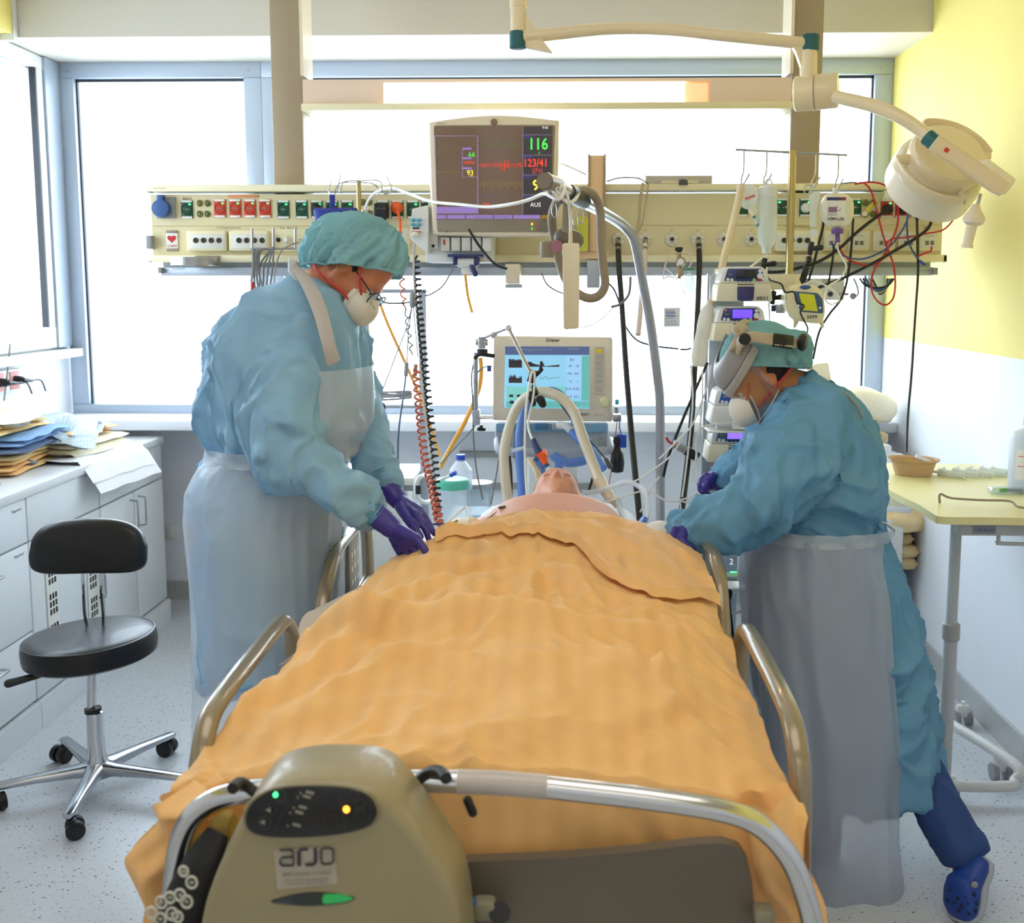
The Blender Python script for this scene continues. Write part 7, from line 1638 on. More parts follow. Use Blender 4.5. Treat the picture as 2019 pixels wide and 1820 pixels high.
CB = [
 ([(1735,423),(1712,440),(1685,462),(1655,490),(1620,513),(1580,527),(1540,536),(1505,536)], .0062, BLACK, 'thick black cable slanting left from the first red socket'),
 ([(1838,430),(1830,450),(1805,470),(1760,497),(1720,520),(1670,545),(1640,557),(1610,569)], .006, BLACK, 'thick black cable slanting from the lamp-side socket to the feeding pump'),
 ([(1808,432),(1809,480),(1810,540),(1806,600),(1802,660),(1797,740),(1790,820),(1787,892)], .0048, BLACK, 'long black cable hanging straight down to behind the kidney dish'),
 ([(1682,430),(1680,470),(1674,530),(1666,570),(1655,595),(1635,620),(1615,655),(1603,708)], .0048, BLACK, 'black cable dropping behind the enteral bottle'),
 ([(1624,425),(1622,450),(1612,490),(1603,525),(1592,560)], .0052, BLACK, 'short black cable left of the enteral bottle'),
 ([(1644,482),(1642,510),(1637,540),(1632,565)], .0042, BLACK, 'black cable running down from the data socket behind the purple cap'),
 ([(1694,360),(1705,362),(1718,378),(1730,420),(1740,460),(1750,490),(1761,520),(1765,555),(1762,585),(1750,600),(1735,598),(1721,580),(1718,555),(1725,530),(1745,500),(1760,470),(1770,440),(1770,405),(1758,380),(1742,364),(1715,359),(1685,363)], .0036, REDC, 'long red network cable looping over the panel and below it'),
 ([(1837,486),(1835,495),(1822,500),(1810,505)], .0036, REDC, 'red network cable ending in the rightmost data socket'),
 ([(1744,484),(1752,476),(1762,470),(1790,468),(1830,460),(1858,454),(1876,438),(1881,425),(1870,415)], .0032, REDC, 'red cable swinging out past the right end of the panel'),
 ([(1653,482),(1662,500),(1680,515),(1710,523),(1730,518),(1748,505)], .0036, REDC, 'red cable sagging from the socket under the purple cap'),
 ([(1762,364),(1775,362),(1785,378),(1791,400),(1790,430),(1775,460),(1755,485),(1725,503),(1695,511),(1665,505),(1645,490),(1642,480)], .0036, BLUEC, 'blue network cable sagging in a wide curve across the data sockets'),
 ([(1790,362),(1797,375),(1795,400),(1789,430),(1790,470),(1797,490),(1806,505),(1815,517)], .0036, BLUEC, 'blue network cable hanging down with a loose plug at its end'),
 ([(1660,362),(1675,360),(1690,360)], .003, GC, 'short grey lead end on top of the panel beside the red cable'),
 ([(1741,372),(1742,385),(1730,402),(1716,412)], .003, mat('cable_lime', (160,180,70), .4), 'thin yellow-green earth lead on the panel'),
]
for pts, r, m, lb in CB: cable('wall_cable', lb, [A(a, b, 4.07-.0008*max(0,b-540)) for a, b in pts], r, m, 7)
o = obj('loose_plug', MB().cyl(A(1814,515,4.06), A(1824,523,4.06), .006), BLUEC); tag(o, 'loose plug on the end of the blue network cable', 'connector')
t = thing('earth_plug', 'yellow earthing plug with a white cap in the four-pin group', 'plug', P(1712, 415, -.03))
obj('yellow_lead', MB().cap(P(1720,402,-.01), P(1710,416,-.03), .005, .006), mat('card_yellow', (236,214,60), .5), t); obj('cap', MB().cyl(P(1704,421,-.01), P(1706,421,-.03), .010), CREAML, t)
for k in range(5):
    m = [BLACK, BLUEC, mat('cable_teal', (60,96,110), .5), LG, BLACK][k]
    cable('bundled_cable', ['outer black loop of the cable bundle under the right panel end', 'blue loop of the cable bundle under the right panel end', 'teal loop of the cable bundle under the right panel end', 'light grey loop of the cable bundle under the right panel end', 'inner black loop of the cable bundle under the right panel end'][k],
      [A(1695+k*6,549,4.12), A(1706+k*6,562+k*2,4.1), A(1727+k*2,568+k*3,4.09), A(1750-k,563+k*2,4.1), A(1762-k*3,550,4.12)], .004, m, group='cable bundle under the panel')
o = obj('label_tag', MB().b2(P(1742,392,-.05), P(1757,376,-.049)), PAPER); tag(o, 'white paper label on the black cable above the red sockets', 'label')
# white tubes near the right nurse's hand
WT = [([(1300,905),(1325,880),(1345,860),(1365,838),(1380,800),(1395,760),(1402,720)], 'white line rising from the pole towards the tower'),
 ([(1225,958),(1260,945),(1290,925),(1310,910),(1330,890),(1352,850)], 'white line passing behind the lifting pole'),
 ([(1310,985),(1325,989),(1345,985),(1365,978),(1378,965),(1385,945),(1400,930)], 'white line running to the far gloved hand'),
 ([(1160,990),(1200,988),(1240,975),(1280,968),(1310,986),(1340,988),(1360,990),(1378,972)], 'long white line from the patient\'s neck to the glove'),
 ([(1262,1010),(1275,985),(1285,960),(1300,940)], 'short white line beside the clear cuff'),
 ([(1340,985),(1342,1005),(1332,1020),(1325,1035)], 'white line dropping into the near gloved hand'),
 ([(1378,925),(1372,880),(1378,850),(1392,840),(1410,836)], 'white line leading to the syringe pump'),
 ([(1440,1210),(1460,1205),(1480,1185),(1490,1175)], 'white line on the floor side beside the apron'),
 ([(1362,720),(1366,790),(1360,860),(1352,930),(1345,980)], 'clear line hanging down left of the tower'),
 ([(1385,730),(1384,800),(1375,880),(1365,950)], 'second clear line hanging down left of the tower')]
for pts, lb in WT: cable('infusion_line', lb, [A(a, b, 3.35 if b < 1100 else 3.1) for a, b in pts], .0028, WC)
cable('black_hose', 'thin black hose crossing the black gas hose beside the pole', [A(1395,715,3.55), A(1375,760,3.55), A(1345,830,3.55), A(1318,900,3.55), A(1308,940,3.55)], .005, BLACK)
cable('black_hose', 'black cable dropping to the floor right of the far bed rail', [A(1437,1165,3.1), A(1440,1210,3.1), A(1447,1260,3.05), A(1460,1290,3.0), A(1490,1320,3.0)], .0045, BLACK)
o = obj('cable_plug', MB().cap(A(1437,1168,3.1), A(1437,1178,3.1), .011, .009), BLACK); tag(o, 'black round plug hanging beside the right far bed rail', 'plug')
t = thing('cable_joint', 'grey and black cable joint with a red lead left of the pump tower', 'connector', A(1350,880,3.5))
obj('grey_half', MB().cyl(A(1327,874,3.5), A(1352,888,3.5), .014), GREYP, t); obj('black_half', MB().cyl(A(1352,888,3.5), A(1376,902,3.5), .016), BLACK, t); obj('red_lead', MB().tube([A(1314,862,3.5), A(1318,870,3.5), A(1328,876,3.5)], .004, 6, 4), REDC, t)
o = thing('tower_pole', 'thin chromed pole left of the pump tower', 'pole', (A(1392,900,3.7).x, 3.7, 0)); obj('pole', MB().cyl((A(1391,900,3.7).x, 3.7, .05), (A(1391,900,3.7).x, 3.7, A(0,540,3.7).z), .009), STEEL, o)
t = thing('white_monitor_back', 'white curved equipment case standing on the sill behind the visor nurse', 'case', A(1620,770,4.8))
obj('case', slab(rnd([(1590,725),(1610,716),(1634,714),(1642,755),(1642,829),(1590,829)], 4), 0, .15, f=lambda a, b, c: A(a, b, 4.95), bevel=.01), WPLAS2, t); obj('knob', MB().cyl(A(1638,757,4.92), A(1640,758,4.95), .018), BLACK, t)
# ================================================================== NURSES
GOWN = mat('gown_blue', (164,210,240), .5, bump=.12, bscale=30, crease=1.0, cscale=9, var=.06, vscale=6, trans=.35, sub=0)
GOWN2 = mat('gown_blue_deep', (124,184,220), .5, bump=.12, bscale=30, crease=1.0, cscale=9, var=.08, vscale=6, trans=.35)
CAPM = mat('cap_blue', (158,212,222), .7, bump=.3, bscale=80, var=.06, trans=.4)
APR = mat('apron_film', (234,240,246), .28, bump=.1, bscale=18, trans=.35, alpha=.52, coat=.3, crease=.9, cscale=3)
APR2 = mat('apron_grey_film', (196,202,216), .35, bump=.1, bscale=12, trans=.3, alpha=.70, coat=.2, crease=.7, cscale=2.2)
GLOVE = mat('nitrile_violet', (58,44,140), .38, bump=.12, bscale=150, coat=.1)
SCRUB = mat('scrub_navy', (44,72,128), .8, bump=.2, bscale=300)
SCRUBW = mat('scrub_white', (200,204,214), .8, bump=.2, bscale=300)
MASK = mat('mask_white', (230,226,216), .75, bump=.25, bscale=200, trans=.1)
CLOG = mat('clog_blue', (28,66,150), .45)
SOLE = mat('clog_sole', (170,176,186), .5)
def ridged(p, k): return 1-abs(noise.noise(p*k))*2
def folds3(scale=1.0, zf=1.0, seed=0, amp=1.0):
    def f(p, n):
        q = Vector((p.x, p.y, p.z*zf))*scale+Vector((seed*7.3, seed, 0)); w = noise.noise(q*3.1)*.35
        q2 = q + Vector((w, w*.6, -w))
        return max(-.014, min(.022, amp*((ridged(q2, 5.0)-.45)*.024 + (ridged(q2+Vector((3,1,2)), 11)-.5)*.010 + noise.noise(q*2.2)*.014))) + max(0, ridged(q2*1.0+Vector((9,4,1)), 6.5)-.62)*.030*amp + max(0, ridged(Vector((q2.x*1.6, q2.y*1.6, q2.z*.7))+Vector((2,8,5)), 9)-.62)*.022*amp
    return f
def ring_px(py, xl, xr, hd, Y, tilt=0):
    a = A(xl, py, Y); b = A(xr, py, Y)
    U = (b-a)/2; U.z += 0
    if tilt: U = U + Vector((0,0,tilt))
    return ((a+b)/2, U, Vector((0, hd, 0)))
def hand(name, lab, parent, wrist, kn, tips, thumb, s=1.0, m=None):
    """glove with palm, four fingers of unequal length and a thumb; joints in world coordinates"""
    mb = MB()
    w0 = wrist[0]; w1 = wrist[1]
    mb.cap(w0, w1, .034*s, .028*s)
    for k in kn: mb.cap(w1, k, .020*s, .0125*s)
    for a, b in zip(kn, kn[1:]): mb.cap(a, b, .0125*s, .0125*s)
    for k, tp in zip(kn, tips):
        pts = [k]+list(tp); rs = [.0112, .0102, .0092, .0078][:len(pts)]
        mb.chain(pts, [r*s for r in rs])
    mb.chain(thumb, [.017*s, .0135*s, .0112*s, .0095*s][:len(thumb)])
    o = organic(name, mb, .0032, GLOVE, parent, 3, lambda p, n: (ridged(Vector((p.x*1.5, p.y, p.z*1.5)), 45)-.5)*.0007)
    o['label'] = lab; return o
def apron_wrap(rings, a0, a1, off, m, name, parent, hem=.03, k1=7, n=90, seed=0, p=2.3, sub=6):
    """open cloth wrapped round super-elliptic rings between two angles, with growing vertical waves"""
    rr = []
    R = []
    for i in range(len(rings)-1):
        for k in range(sub):
            t = k/sub; R.append(tuple(Vector(rings[i][q])*(1-t)+Vector(rings[i+1][q])*t for q in range(3)))
    R.append(rings[-1]); N = len(R)
    for i, (c, U, V) in enumerate(R):
        v = i/(N-1); row = []
        for j in range(n+1):
            a = a0+(a1-a0)*j/n; ca, sa = math.cos(a), math.sin(a)
            d = Vector(U)*math.copysign(abs(ca)**(2/p), ca)+Vector(V)*math.copysign(abs(sa)**(2/p), sa)
            w = off + hem*v*(.5+.5*math.sin(a*k1+seed+1.2*noise.noise(Vector((a*2, v*2, seed))))) + noise.noise(Vector((a*3, v*4, seed)))*.010 + (ridged(Vector((a*1.5, v*1.6, seed)), 2.2)-.5)*.010
            row.append(Vector(c)+d+d.normalized()*w)
        rr.append(row)
    return obj(name, MB().grid(rr), m, parent, ang=180)
# ---------------------------------------------------------------- nurse on the left
YN = 2.86
n1 = thing('person', 'person in blue cap, gown and clear apron bending over the bed with violet gloves', 'person', (A(530,1200,YN).x, YN, 0))
H1 = frame_M(A(697, 533, 2.87), (.63,-.20,-.75), (.75,.05,.63))
up1 = [ring_px(548,572,640,.075,YN), ring_px(575,510,668,.13,YN), ring_px(610,470,685,.19,YN), ring_px(660,440,694,.22,YN), ring_px(720,420,701,.225,YN), ring_px(790,410,702,.215,YN), ring_px(845,420,694,.20,YN), ring_px(890,444,672,.175,YN)]
sk1 = [ring_px(888,444,672,.175,YN), ring_px(915,424,662,.19,YN), ring_px(960,404,658,.205,YN), ring_px(1010,406,654,.215,YN), ring_px(1100,412,650,.22,YN), ring_px(1200,418,645,.225,YN), ring_px(1330,424,636,.225,YN)]
# body
mb = head_mb(H1)
neck0 = A(612, 590, YN); mb.cap(H1 @ Vector((-.03,0,-.05)), neck0, .060, .058)
tr = [(c, U*.66, V*.6) for c, U, V in up1[1:]]+[(c, U*.6, V*.6) for c, U, V in sk1[1:4]]
mb.rings(tr, 24, 2.2)
arm1 = [A(575,740,2.72), A(560,890,2.60), A(735,1015,2.62)]
arm1f = [A(672,700,3.03), A(712,850,3.02), A(762,962,2.94)]
for a in (arm1, arm1f): mb.cap(a[0], a[1], .045, .036); mb.cap(a[1], a[2], .036, .024); mb.cap(a[2], a[2]+(a[2]-a[1]).normalized()*.03, .022, .02)
for dy in (-.10, .10):
    hp = A(535,1050,YN)+Vector((0,dy,0)); kn_ = Vector((hp.x+.01, YN+dy, .52)); an = Vector((hp.x-.01, YN+dy, .10))
    mb.cap(hp, kn_, .085, .06); mb.cap(kn_, an, .055, .04); mb.cap(an+Vector((0,0,-.03)), an+Vector((.14,0,-.055)), .042, .035)
body1 = organic('body', mb, .0085, SKIN2, n1, 4)
mb = MB()
for dy in (-.10, .10):
    hp = A(535,1050,YN)+Vector((0,dy,0)); kn_ = Vector((hp.x+.01, YN+dy, .52)); an = Vector((hp.x-.01, YN+dy, .09))
    mb.cap(hp, kn_, .10, .078); mb.cap(kn_, an, .075, .066)
organic('trousers', mb, .012, SCRUBW, n1, 4, folds3(1, .6, 3, .6))
for dy in (-.10, .10):
    x = A(535,1050,YN).x; obj('shoe', MB().rings([((x-.06+.0, YN+dy, .0), Vector((.02,0,.0)), Vector((0,.03,0)))], 4) if False else MB().box((x+.05, YN+dy, .035), (.27,.10,.07), None, .03, 3), WPLAS, n1)
# gown with sleeves
mb = MB(); mb.rings(up1+sk1[1:], 36, 2.25)
mb.chain([A(590,660,2.76), A(562,740,2.70), A(548,830,2.64), A(562,895,2.60)], [.085,.098,.092,.082]); mb.chain([A(562,895,2.60), A(640,955,2.60), A(700,985,2.61), A(724,1002,2.62)], [.082,.062,.050,.042])
mb.chain([A(665,690,2.98), A(690,770,3.02), A(714,850,3.02)], [.08,.076,.070]); mb.chain([A(714,850,3.02), A(738,905,2.98), A(755,945,2.95)], [.066,.055,.042])
def g1(p, n):
    d = folds3(1.0, .55, 1, 1.25)(p, n)
    for (a, b) in ((A(545,830,2.64), A(600,930,2.60)),):
        dd = (p-b).length
        if dd < .2: d += math.sin((p-a).length*80)*.005*(1-dd/.2)
    if p.z > 1.50: d *= max(.25, 1-(p.z-1.50)*7)
    w = A(724,1002,2.62); dd = (p-w).length
    if dd < .10: d += math.sin(math.atan2(p.z-w.z, p.y-w.y)*9)*.003
    return d
gw = organic('gown', mb, .0085, GOWN, n1, 3, g1)
# cuffs
for (a, b), nm in (((A(708,992,2.615), A(741,1018,2.62)), 'c'), ((A(751,932,2.96), A(765,966,2.94)), 'd')):
    mb = MB(); ax = (b-a); q = []
    for k in range(25):
        t = k/24; q.append((.043-.008*t+.0022*math.sin(k*1.9), t*ax.length))
    obj('cuff', MB().lathe(q, a, ax, 26), GOWN2, n1)
# gloves
wv = A(728,1006,2.62)
hand('glove', 'violet glove nearest the camera, index finger pointing on the sheet', n1, (A(738,1012,2.62), A(772,1040,2.61)),
     [A(822,1062,2.56), A(812,1072,2.585), A(799,1078,2.61), A(786,1082,2.635)],
     [(A(836,1082,2.545), A(845,1096,2.54), A(852,1108,2.535)), (A(826,1092,2.57), A(822,1102,2.58), A(812,1104,2.59)), (A(811,1098,2.60), A(804,1104,2.61), A(795,1103,2.62)), (A(793,1100,2.63), A(786,1104,2.635), A(780,1103,2.64))],
     [A(775,1048,2.64), A(795,1072,2.66), A(812,1088,2.655), A(824,1098,2.63)])
hand('glove', 'violet glove farther from the camera, fingertips on the sheet edge', n1, (A(759,955,2.94), A(785,985,2.91)),
     [A(822,1018,2.80), A(828,1006,2.83), A(816,1002,2.86), A(803,1000,2.88)],
     [(A(834,1035,2.79), A(842,1052,2.78), A(846,1066,2.775)), (A(842,1026,2.81), A(850,1042,2.80), A(857,1053,2.795)), (A(832,1018,2.85), A(842,1032,2.84), A(848,1042,2.83)), (A(818,1014,2.88), A(826,1026,2.87), A(831,1034,2.865))],
     [A(790,1000,2.86), A(805,1025,2.80), A(820,1045,2.77), A(829,1058,2.76)])
# apron bib, strap and skirt
apw = [(c, U*1.02, V*1.03) for c, U, V in sk1]
apw += [ring_px(1450,418,630,.225,YN), ring_px(1565,416,632,.23,YN)]
apron_wrap(apw, -PI*.93, PI*.80, .022, APR, 'apron_skirt', n1, .018, 9, 120, 1)
bib = [(c, U*1.02, V*1.03) for c, U, V in up1[4:]]
apron_wrap(bib, -.95, .7, .040, APR, 'apron_bib', n1, .004, 3, 40, 3)
belt = [ring_px(872,440,676,.185,YN), ring_px(900,440,674,.187,YN)]
apron_wrap(belt, -PI, PI, .030, APR, 'apron_waist', n1, .008, 13, 100, 5, sub=4)
obj('apron_neck_strap', MB().tube([A(574,520,2.80), A(598,545,2.74), A(620,585,2.69), A(636,630,2.66), A(648,680,2.64), A(658,715,2.66)], [.010,.020,.022,.020,.018,.02], 10, 6, flat=.25), APR2 if False else mat('strap_film', (216,208,204), .35, trans=.3, alpha=.85), n1)
mb = MB()
for a, b in (((575,533),(572,508)),((575,533),(590,560)),((578,535),(598,540)),((575,530),(583,512))): mb.cap(A(*a,2.78), A(*b,2.76), .010, .005)
organic('strap_knot', mb, .004, mat('strap_film_white', (236,236,236), .35, trans=.3), n1, 1)
# tie at the waist
obj('apron_tie', MB().tube([A(446,886,2.80), A(438,884,2.84), A(430,890,2.86)], .006, 6, 4), WPLAS, n1)
# cap
def cap_disp(H, amp, seed):
    Hi = H.inverted()
    def f(p, n):
        q = Hi @ p; a = math.atan2(q.y, q.x+.02); h = q.z
        return 1.6*amp*(ridged(Vector((a*1.3, h*4+seed, 0)), 3)-.45)+amp*.9*(ridged(Vector((a*2.6, h*9, seed)), 3.5)-.5)
    return f
def cut_cap(o, pt, nrm, m, par, name='cap_elastic', r=.0035):
    cutflat(o, pt, nrm); me = o.data; L = root_loc(o)
    bm = bmesh.new(); bm.from_mesh(me); ps = [v.co.copy() for v in bm.verts if v.is_boundary]; bm.free()
    if not ps: return
    c = sum(ps, Vector())/len(ps); n = nrm.normalized(); a = n.orthogonal(); b = n.cross(a)
    ps.sort(key=lambda q: math.atan2((q-c).dot(b), (q-c).dot(a)))
    ps = [q+L for q in ps[::3]]; ps.append(ps[0])
    return obj(name, MB().tube(ps, r, 8), m, par)
def cutflat(o, pt, nrm):
    me = o.data; bm = bmesh.new(); bm.from_mesh(me); L = root_loc(o)
    bmesh.ops.bisect_plane(bm, geom=bm.verts[:]+bm.edges[:]+bm.faces[:], plane_co=pt-L, plane_no=nrm, clear_outer=True); bm.to_mesh(me); bm.free()
mb = MB(H1); mb.ell((-.025,0,.055), (.124,.098,.092), Matrix.Rotation(-.45, 3, 'Y'), 28, 18); mb.ell((-.078,0,.0), (.085,.090,.098), None, 22, 14); mb.ell((.004,0,.012), (.092,.104,.082), None, 22, 14)
cp = organic('surgical_cap', mb, .0055, CAPM, n1, 2, cap_disp(H1, .0075, 2))
cut_cap(cp, H1 @ Vector((-.02,0,-.022)), H1.to_3x3() @ Vector((.70,0,-.71)), CAPM, n1)
# elastic edge of the cap
ed = [H1 @ Vector(v) for v in ((.088,0,.052),(.07,.062,.046),(.02,.088,.020),(-.05,.092,-.018),(-.105,.07,-.04),(-.128,0,-.045),(-.105,-.07,-.04),(-.05,-.092,-.018),(.02,-.088,.020),(.07,-.062,.046),(.088,0,.052))]

def mask_parts(H, par, seed=0):
    mb = MB(H); rs = []
    for t in range(9):
        u = t/8; x = .072+.062*math.sin(u*PI*.5)**.8; k = math.cos(u*PI*.47)
        rs.append(((x, 0, -.043), Vector((.012*(1-u), .056*k+.003, 0)), Vector((-.010*k, 0, .048*k+.003))))
    mb.rings(rs, 30, 2.2)
    o = obj('face_mask', mb, MASK, par, ang=80)
    obj('mask_rim', MB(H).tube([(.072-.010*math.sin(a)+.0, .059*math.cos(a), -.043+.055*math.sin(a)) for a in [2*PI*k/28 for k in range(29)]], .0028, 6), MASK, par)
    return o
mk = mask_parts(H1, n1)
text('lettering', 'FFP2 NR', H1 @ Vector((.118,-.030,-.018)), .008, GREYP, mk, U=(H1.to_3x3() @ Vector((-.3,-.8,.2))), V=(H1.to_3x3() @ Vector((.3,0,.9))))
RS = mat('strap_red', (200,48,56), .5)
for y in (-1, 1):
    obj('mask_strap', MB(H1).tube([(.078,y*.054,-.055), (.05,y*.066,-.052), (0,y*.076,-.062), (-.045,y*.072,-.068), (-.075,y*.055,-.060)], .0032, 6, 5), RS, n1)
    obj('mask_strap', MB(H1).tube([(.082,y*.050,-.020), (.055,y*.072,.004), (.03,y*.084,.030)], .0032, 6, 5), RS, n1)
    obj('glasses_arm', MB(H1).tube([(.100,y*.060,.004), (.05,y*.074,.010), (.0,y*.082,.012)], .0022, 6, 3), BLACK, n1)
    obj('lens_rim', MB(H1).tube([(.104,y*.033+.024*math.cos(a),-.002+.019*math.sin(a)) for a in [2*PI*k/20 for k in range(21)]], .0018, 6), BLACK, n1)
    obj('lens', MB(H1).lathe([(.023,-.001),(.023,.001),(.001,.0012)], (.104,y*.033,-.002), (1,0,0), 20), CLEAR, n1)
    obj('eye', MB(H1).ell((.080,y*.031,.0), (.0115,.013,.0105)), mat('eye_white', (226,222,216), .3), n1); obj('iris', MB(H1).ell((.0905,y*.031,-.003), (.002,.0055,.0055)), INK, n1)
obj('glasses_bridge', MB(H1).tube([(.104,-.010,.002), (.109,0,.005), (.104,.010,.002)], .0018, 6, 3), BLACK, n1)
obj('hair', MB(H1).ell((-.005,-.066,.012), (.035,.014,.022)).ell((-.09,0,-.03), (.03,.05,.022)), mat('hair_dark', (44,34,30), .7, bump=.6, bscale=150), n1)
# ---------------------------------------------------------------- nurse on the right
YR = 3.0
n2 = thing('person', 'person in face shield, blue gown and grey apron leaning over the bed from the right', 'person', (A(1640,1300,YR).x, YR, 0))
H2 = frame_M(A(1500, 742, 2.98), (-.80,-.12,-.60), (-.60,.02,.80))
up2 = [ring_px(752,1562,1606,.06,YR), ring_px(775,1530,1640,.11,YR), ring_px(808,1505,1672,.16,YR), ring_px(850,1494,1700,.19,YR), ring_px(900,1492,1718,.20,YR), ring_px(960,1500,1722,.20,YR), ring_px(1010,1494,1720,.185,YR), ring_px(1042,1488,1722,.17,YR)]
sk2 = [ring_px(1040,1488,1722,.17,YR), ring_px(1075,1486,1738,.185,YR), ring_px(1130,1490,1762,.20,YR), ring_px(1220,1496,1790,.21,YR-.02), ring_px(1330,1506,1818,.215,YR-.05), ring_px(1440,1520,1842,.215,YR-.08), ring_px(1535,1540,1858,.21,YR-.1)]
mb = head_mb(H2); mb.cap(H2 @ Vector((-.03,0,-.05)), A(1585,775,YR), .055, .062)
mb.rings([(c, U*.66, V*.6) for c, U, V in up2[1:]]+[(c, U*.62, V*.6) for c, U, V in sk2[1:3]], 24, 2.2)
ar = [A(1575,870,2.90), A(1475,1005,2.80), A(1362,1055,2.82)]; arf = [A(1560,850,3.10), A(1460,950,3.22), A(1408,948,3.2)]
for a in (ar, arf): mb.cap(a[0], a[1], .045, .036); mb.cap(a[1], a[2], .036, .022)
hpA, knA, anA = A(1620,1120,2.93), A(1628,1420,2.98), A(1610,1650,2.88)
hpB, knB, anB = A(1660,1120,3.0), A(1765,1440,2.95), A(1898,1690,2.63)
mb.cap(hpA, knA, .085, .058); mb.cap(knA, anA, .052, .036); mb.cap(hpB, knB, .085, .058); mb.cap(knB, anB, .052, .036)
mb.cap(anB, A(1904,1735,2.61), .033, .028); mb.cap(anA, anA+Vector((-.0,-.03,-.02)), .036, .034)
organic('body', mb, .0085, SKIN2, n2, 4)
mb = MB(); mb.cap(hpB, knB, .10, .076); mb.cap(knB, A(1893,1672,2.65), .076, .064); mb.cap(A(1893,1668,2.65), A(1912,1672,2.65), .060, .060); mb.cap(hpA, knA, .10, .08); mb.cap(knA, anA, .075, .07)
def cutflat(o, pt, nrm):
    me = o.data; bm = bmesh.new(); bm.from_mesh(me); L = root_loc(o)
    bmesh.ops.bisect_plane(bm, geom=bm.verts[:]+bm.edges[:]+bm.faces[:], plane_co=pt-L, plane_no=nrm, clear_outer=True); bm.to_mesh(me); bm.free()
tr2 = organic('trousers', mb, .010, SCRUB, n2, 3, folds3(.9, .4, 8, .35))
cutflat(tr2, A(1898,1688,2.65), (A(1912,1710,2.65)-A(1850,1560,2.70)).normalized())
# clogs
def clog(M, par, name='clog', lab=None):
    rs = []
    for x, w, z0, z1 in ((-.125,.022,.018,.045),(-.115,.036,.014,.052),(-.08,.043,.010,.060),(-.03,.040,.010,.066),(.0,.041,.010,.088),(.05,.050,.010,.076),(.10,.050,.012,.058),(.13,.036,.016,.045),(.142,.018,.022,.034)):
        rs.append((M @ Vector((x, 0, (z0+z1)/2)), M.to_3x3() @ Vector((0,w,0)), M.to_3x3() @ Vector((0,0,(z1-z0)/2))))
    c = organic(name, MB().rings(rs, 26, 2.6), .005, CLOG, par, 2)
    if lab: c['label'] = lab
    rs = []
    for x, w, z0, z1 in ((-.13,.022,.008,.028),(-.118,.040,.002,.028),(-.08,.047,0,.026),(-.03,.043,0,.024),(.05,.054,0,.026),(.10,.054,.003,.028),(.135,.040,.010,.032),(.15,.018,.018,.034)):
        rs.append((M @ Vector((x, 0, (z0+z1)/2)), M.to_3x3() @ Vector((0,w,0)), M.to_3x3() @ Vector((0,0,(z1-z0)/2))))
    obj('clog_sole', MB().rings(rs, 30, 2.8), SOLE, c)
    rs2 = [(c_, U*1.01, V*.16) for c_, U, V in rs]
    obj('sole_stripe', MB().rings(rs2, 30, 2.8), GREYP, c)
    hb_ = MB()
    for i, (x, y, z) in enumerate(((.05,-.03,.066),(.07,-.012,.068),(.07,-.036,.058),(.09,-.022,.060),(.09,.0,.062),(.105,-.038,.046),(.112,-.012,.054),(.05,.012,.074),(.09,.022,.06),(.03,-.046,.058),(.055,-.049,.045),(.085,-.049,.040))):
        hb_.ell(M @ Vector((x, -y*1.02, z)), .0052, None, 10, 6)
    h = obj('clog_holes', hb_, mat('hole_navy', (12,28,70), .6), c); h['kind'] = 'stuff'
    obj('strap_rivet', MB().ell(M @ Vector((-.005,.043,.064)), (.009,.004,.009)), GREYP, c)
    return c
toe = Vector((A(1866,1800,2.62).x, 2.62, 0)); 
fd = Vector((-.30,-.38,-.78)).normalized(); side = fd.cross(Vector((.85,-.5,-.1))).normalized()
# raised heel: sole faces right, toes on the floor
heel = A(1942,1694,2.62); toeP = A(1905,1812,2.56); fx = (toeP-heel).normalized(); uz = Vector((-.80,-.42,.30)); uz = (uz-fx*uz.dot(fx)).normalized(); uy = uz.cross(fx)
mid = (heel+toeP)/2 
Mc = Matrix(((fx.x,uy.x,uz.x,mid.x),(fx.y,uy.y,uz.y,mid.y),(fx.z,uy.z,uz.z,mid.z),(0,0,0,1)))
sc3 = Matrix.Diagonal((.62,.95,1.0,1)); clog(Mc @ sc3, n2, 'clog', 'blue clog with raised heel')
c_ = A(1598,1700,2.8); Mb = Matrix.Translation(Vector((c_.x-.03, 2.84, 0))) @ Matrix.Rotation(math.radians(200), 4, 'Z')
clog(Mb, n2, 'clog', 'blue clog standing flat under the apron')
# gown
mb = MB(); mb.rings(up2+sk2[1:], 36, 2.25)
mb.chain([A(1590,840,2.88), A(1558,905,2.82), A(1505,985,2.79)], [.10,.110,.098]); mb.chain([A(1505,985,2.79), A(1450,1015,2.80), A(1400,1040,2.81), A(1366,1050,2.82)], [.092,.078,.064,.052])
mb.chain([A(1560,830,3.1), A(1500,900,3.18), A(1430,945,3.2)], [.085,.075,.052])
def g2(p, n):
    d = folds3(1.0, .7, 5, 1.2)(p, n)
    w = A(1366,1050,2.82); dd = (p-w).length
    if dd < .12: d += math.sin(math.atan2(p.z-w.z, p.y-w.y)*8)*.004
    return d
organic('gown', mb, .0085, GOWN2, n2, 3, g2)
cufm = [(.050,.0),(.047,.012),(.050,.022),(.044,.034),(.046,.044),(.038,.055),(.036,.06)]
obj('cuff', MB().lathe(cufm, A(1378,1046,2.815), A(1350,1058,2.82)-A(1378,1046,2.815), 26), GOWN2, n2)
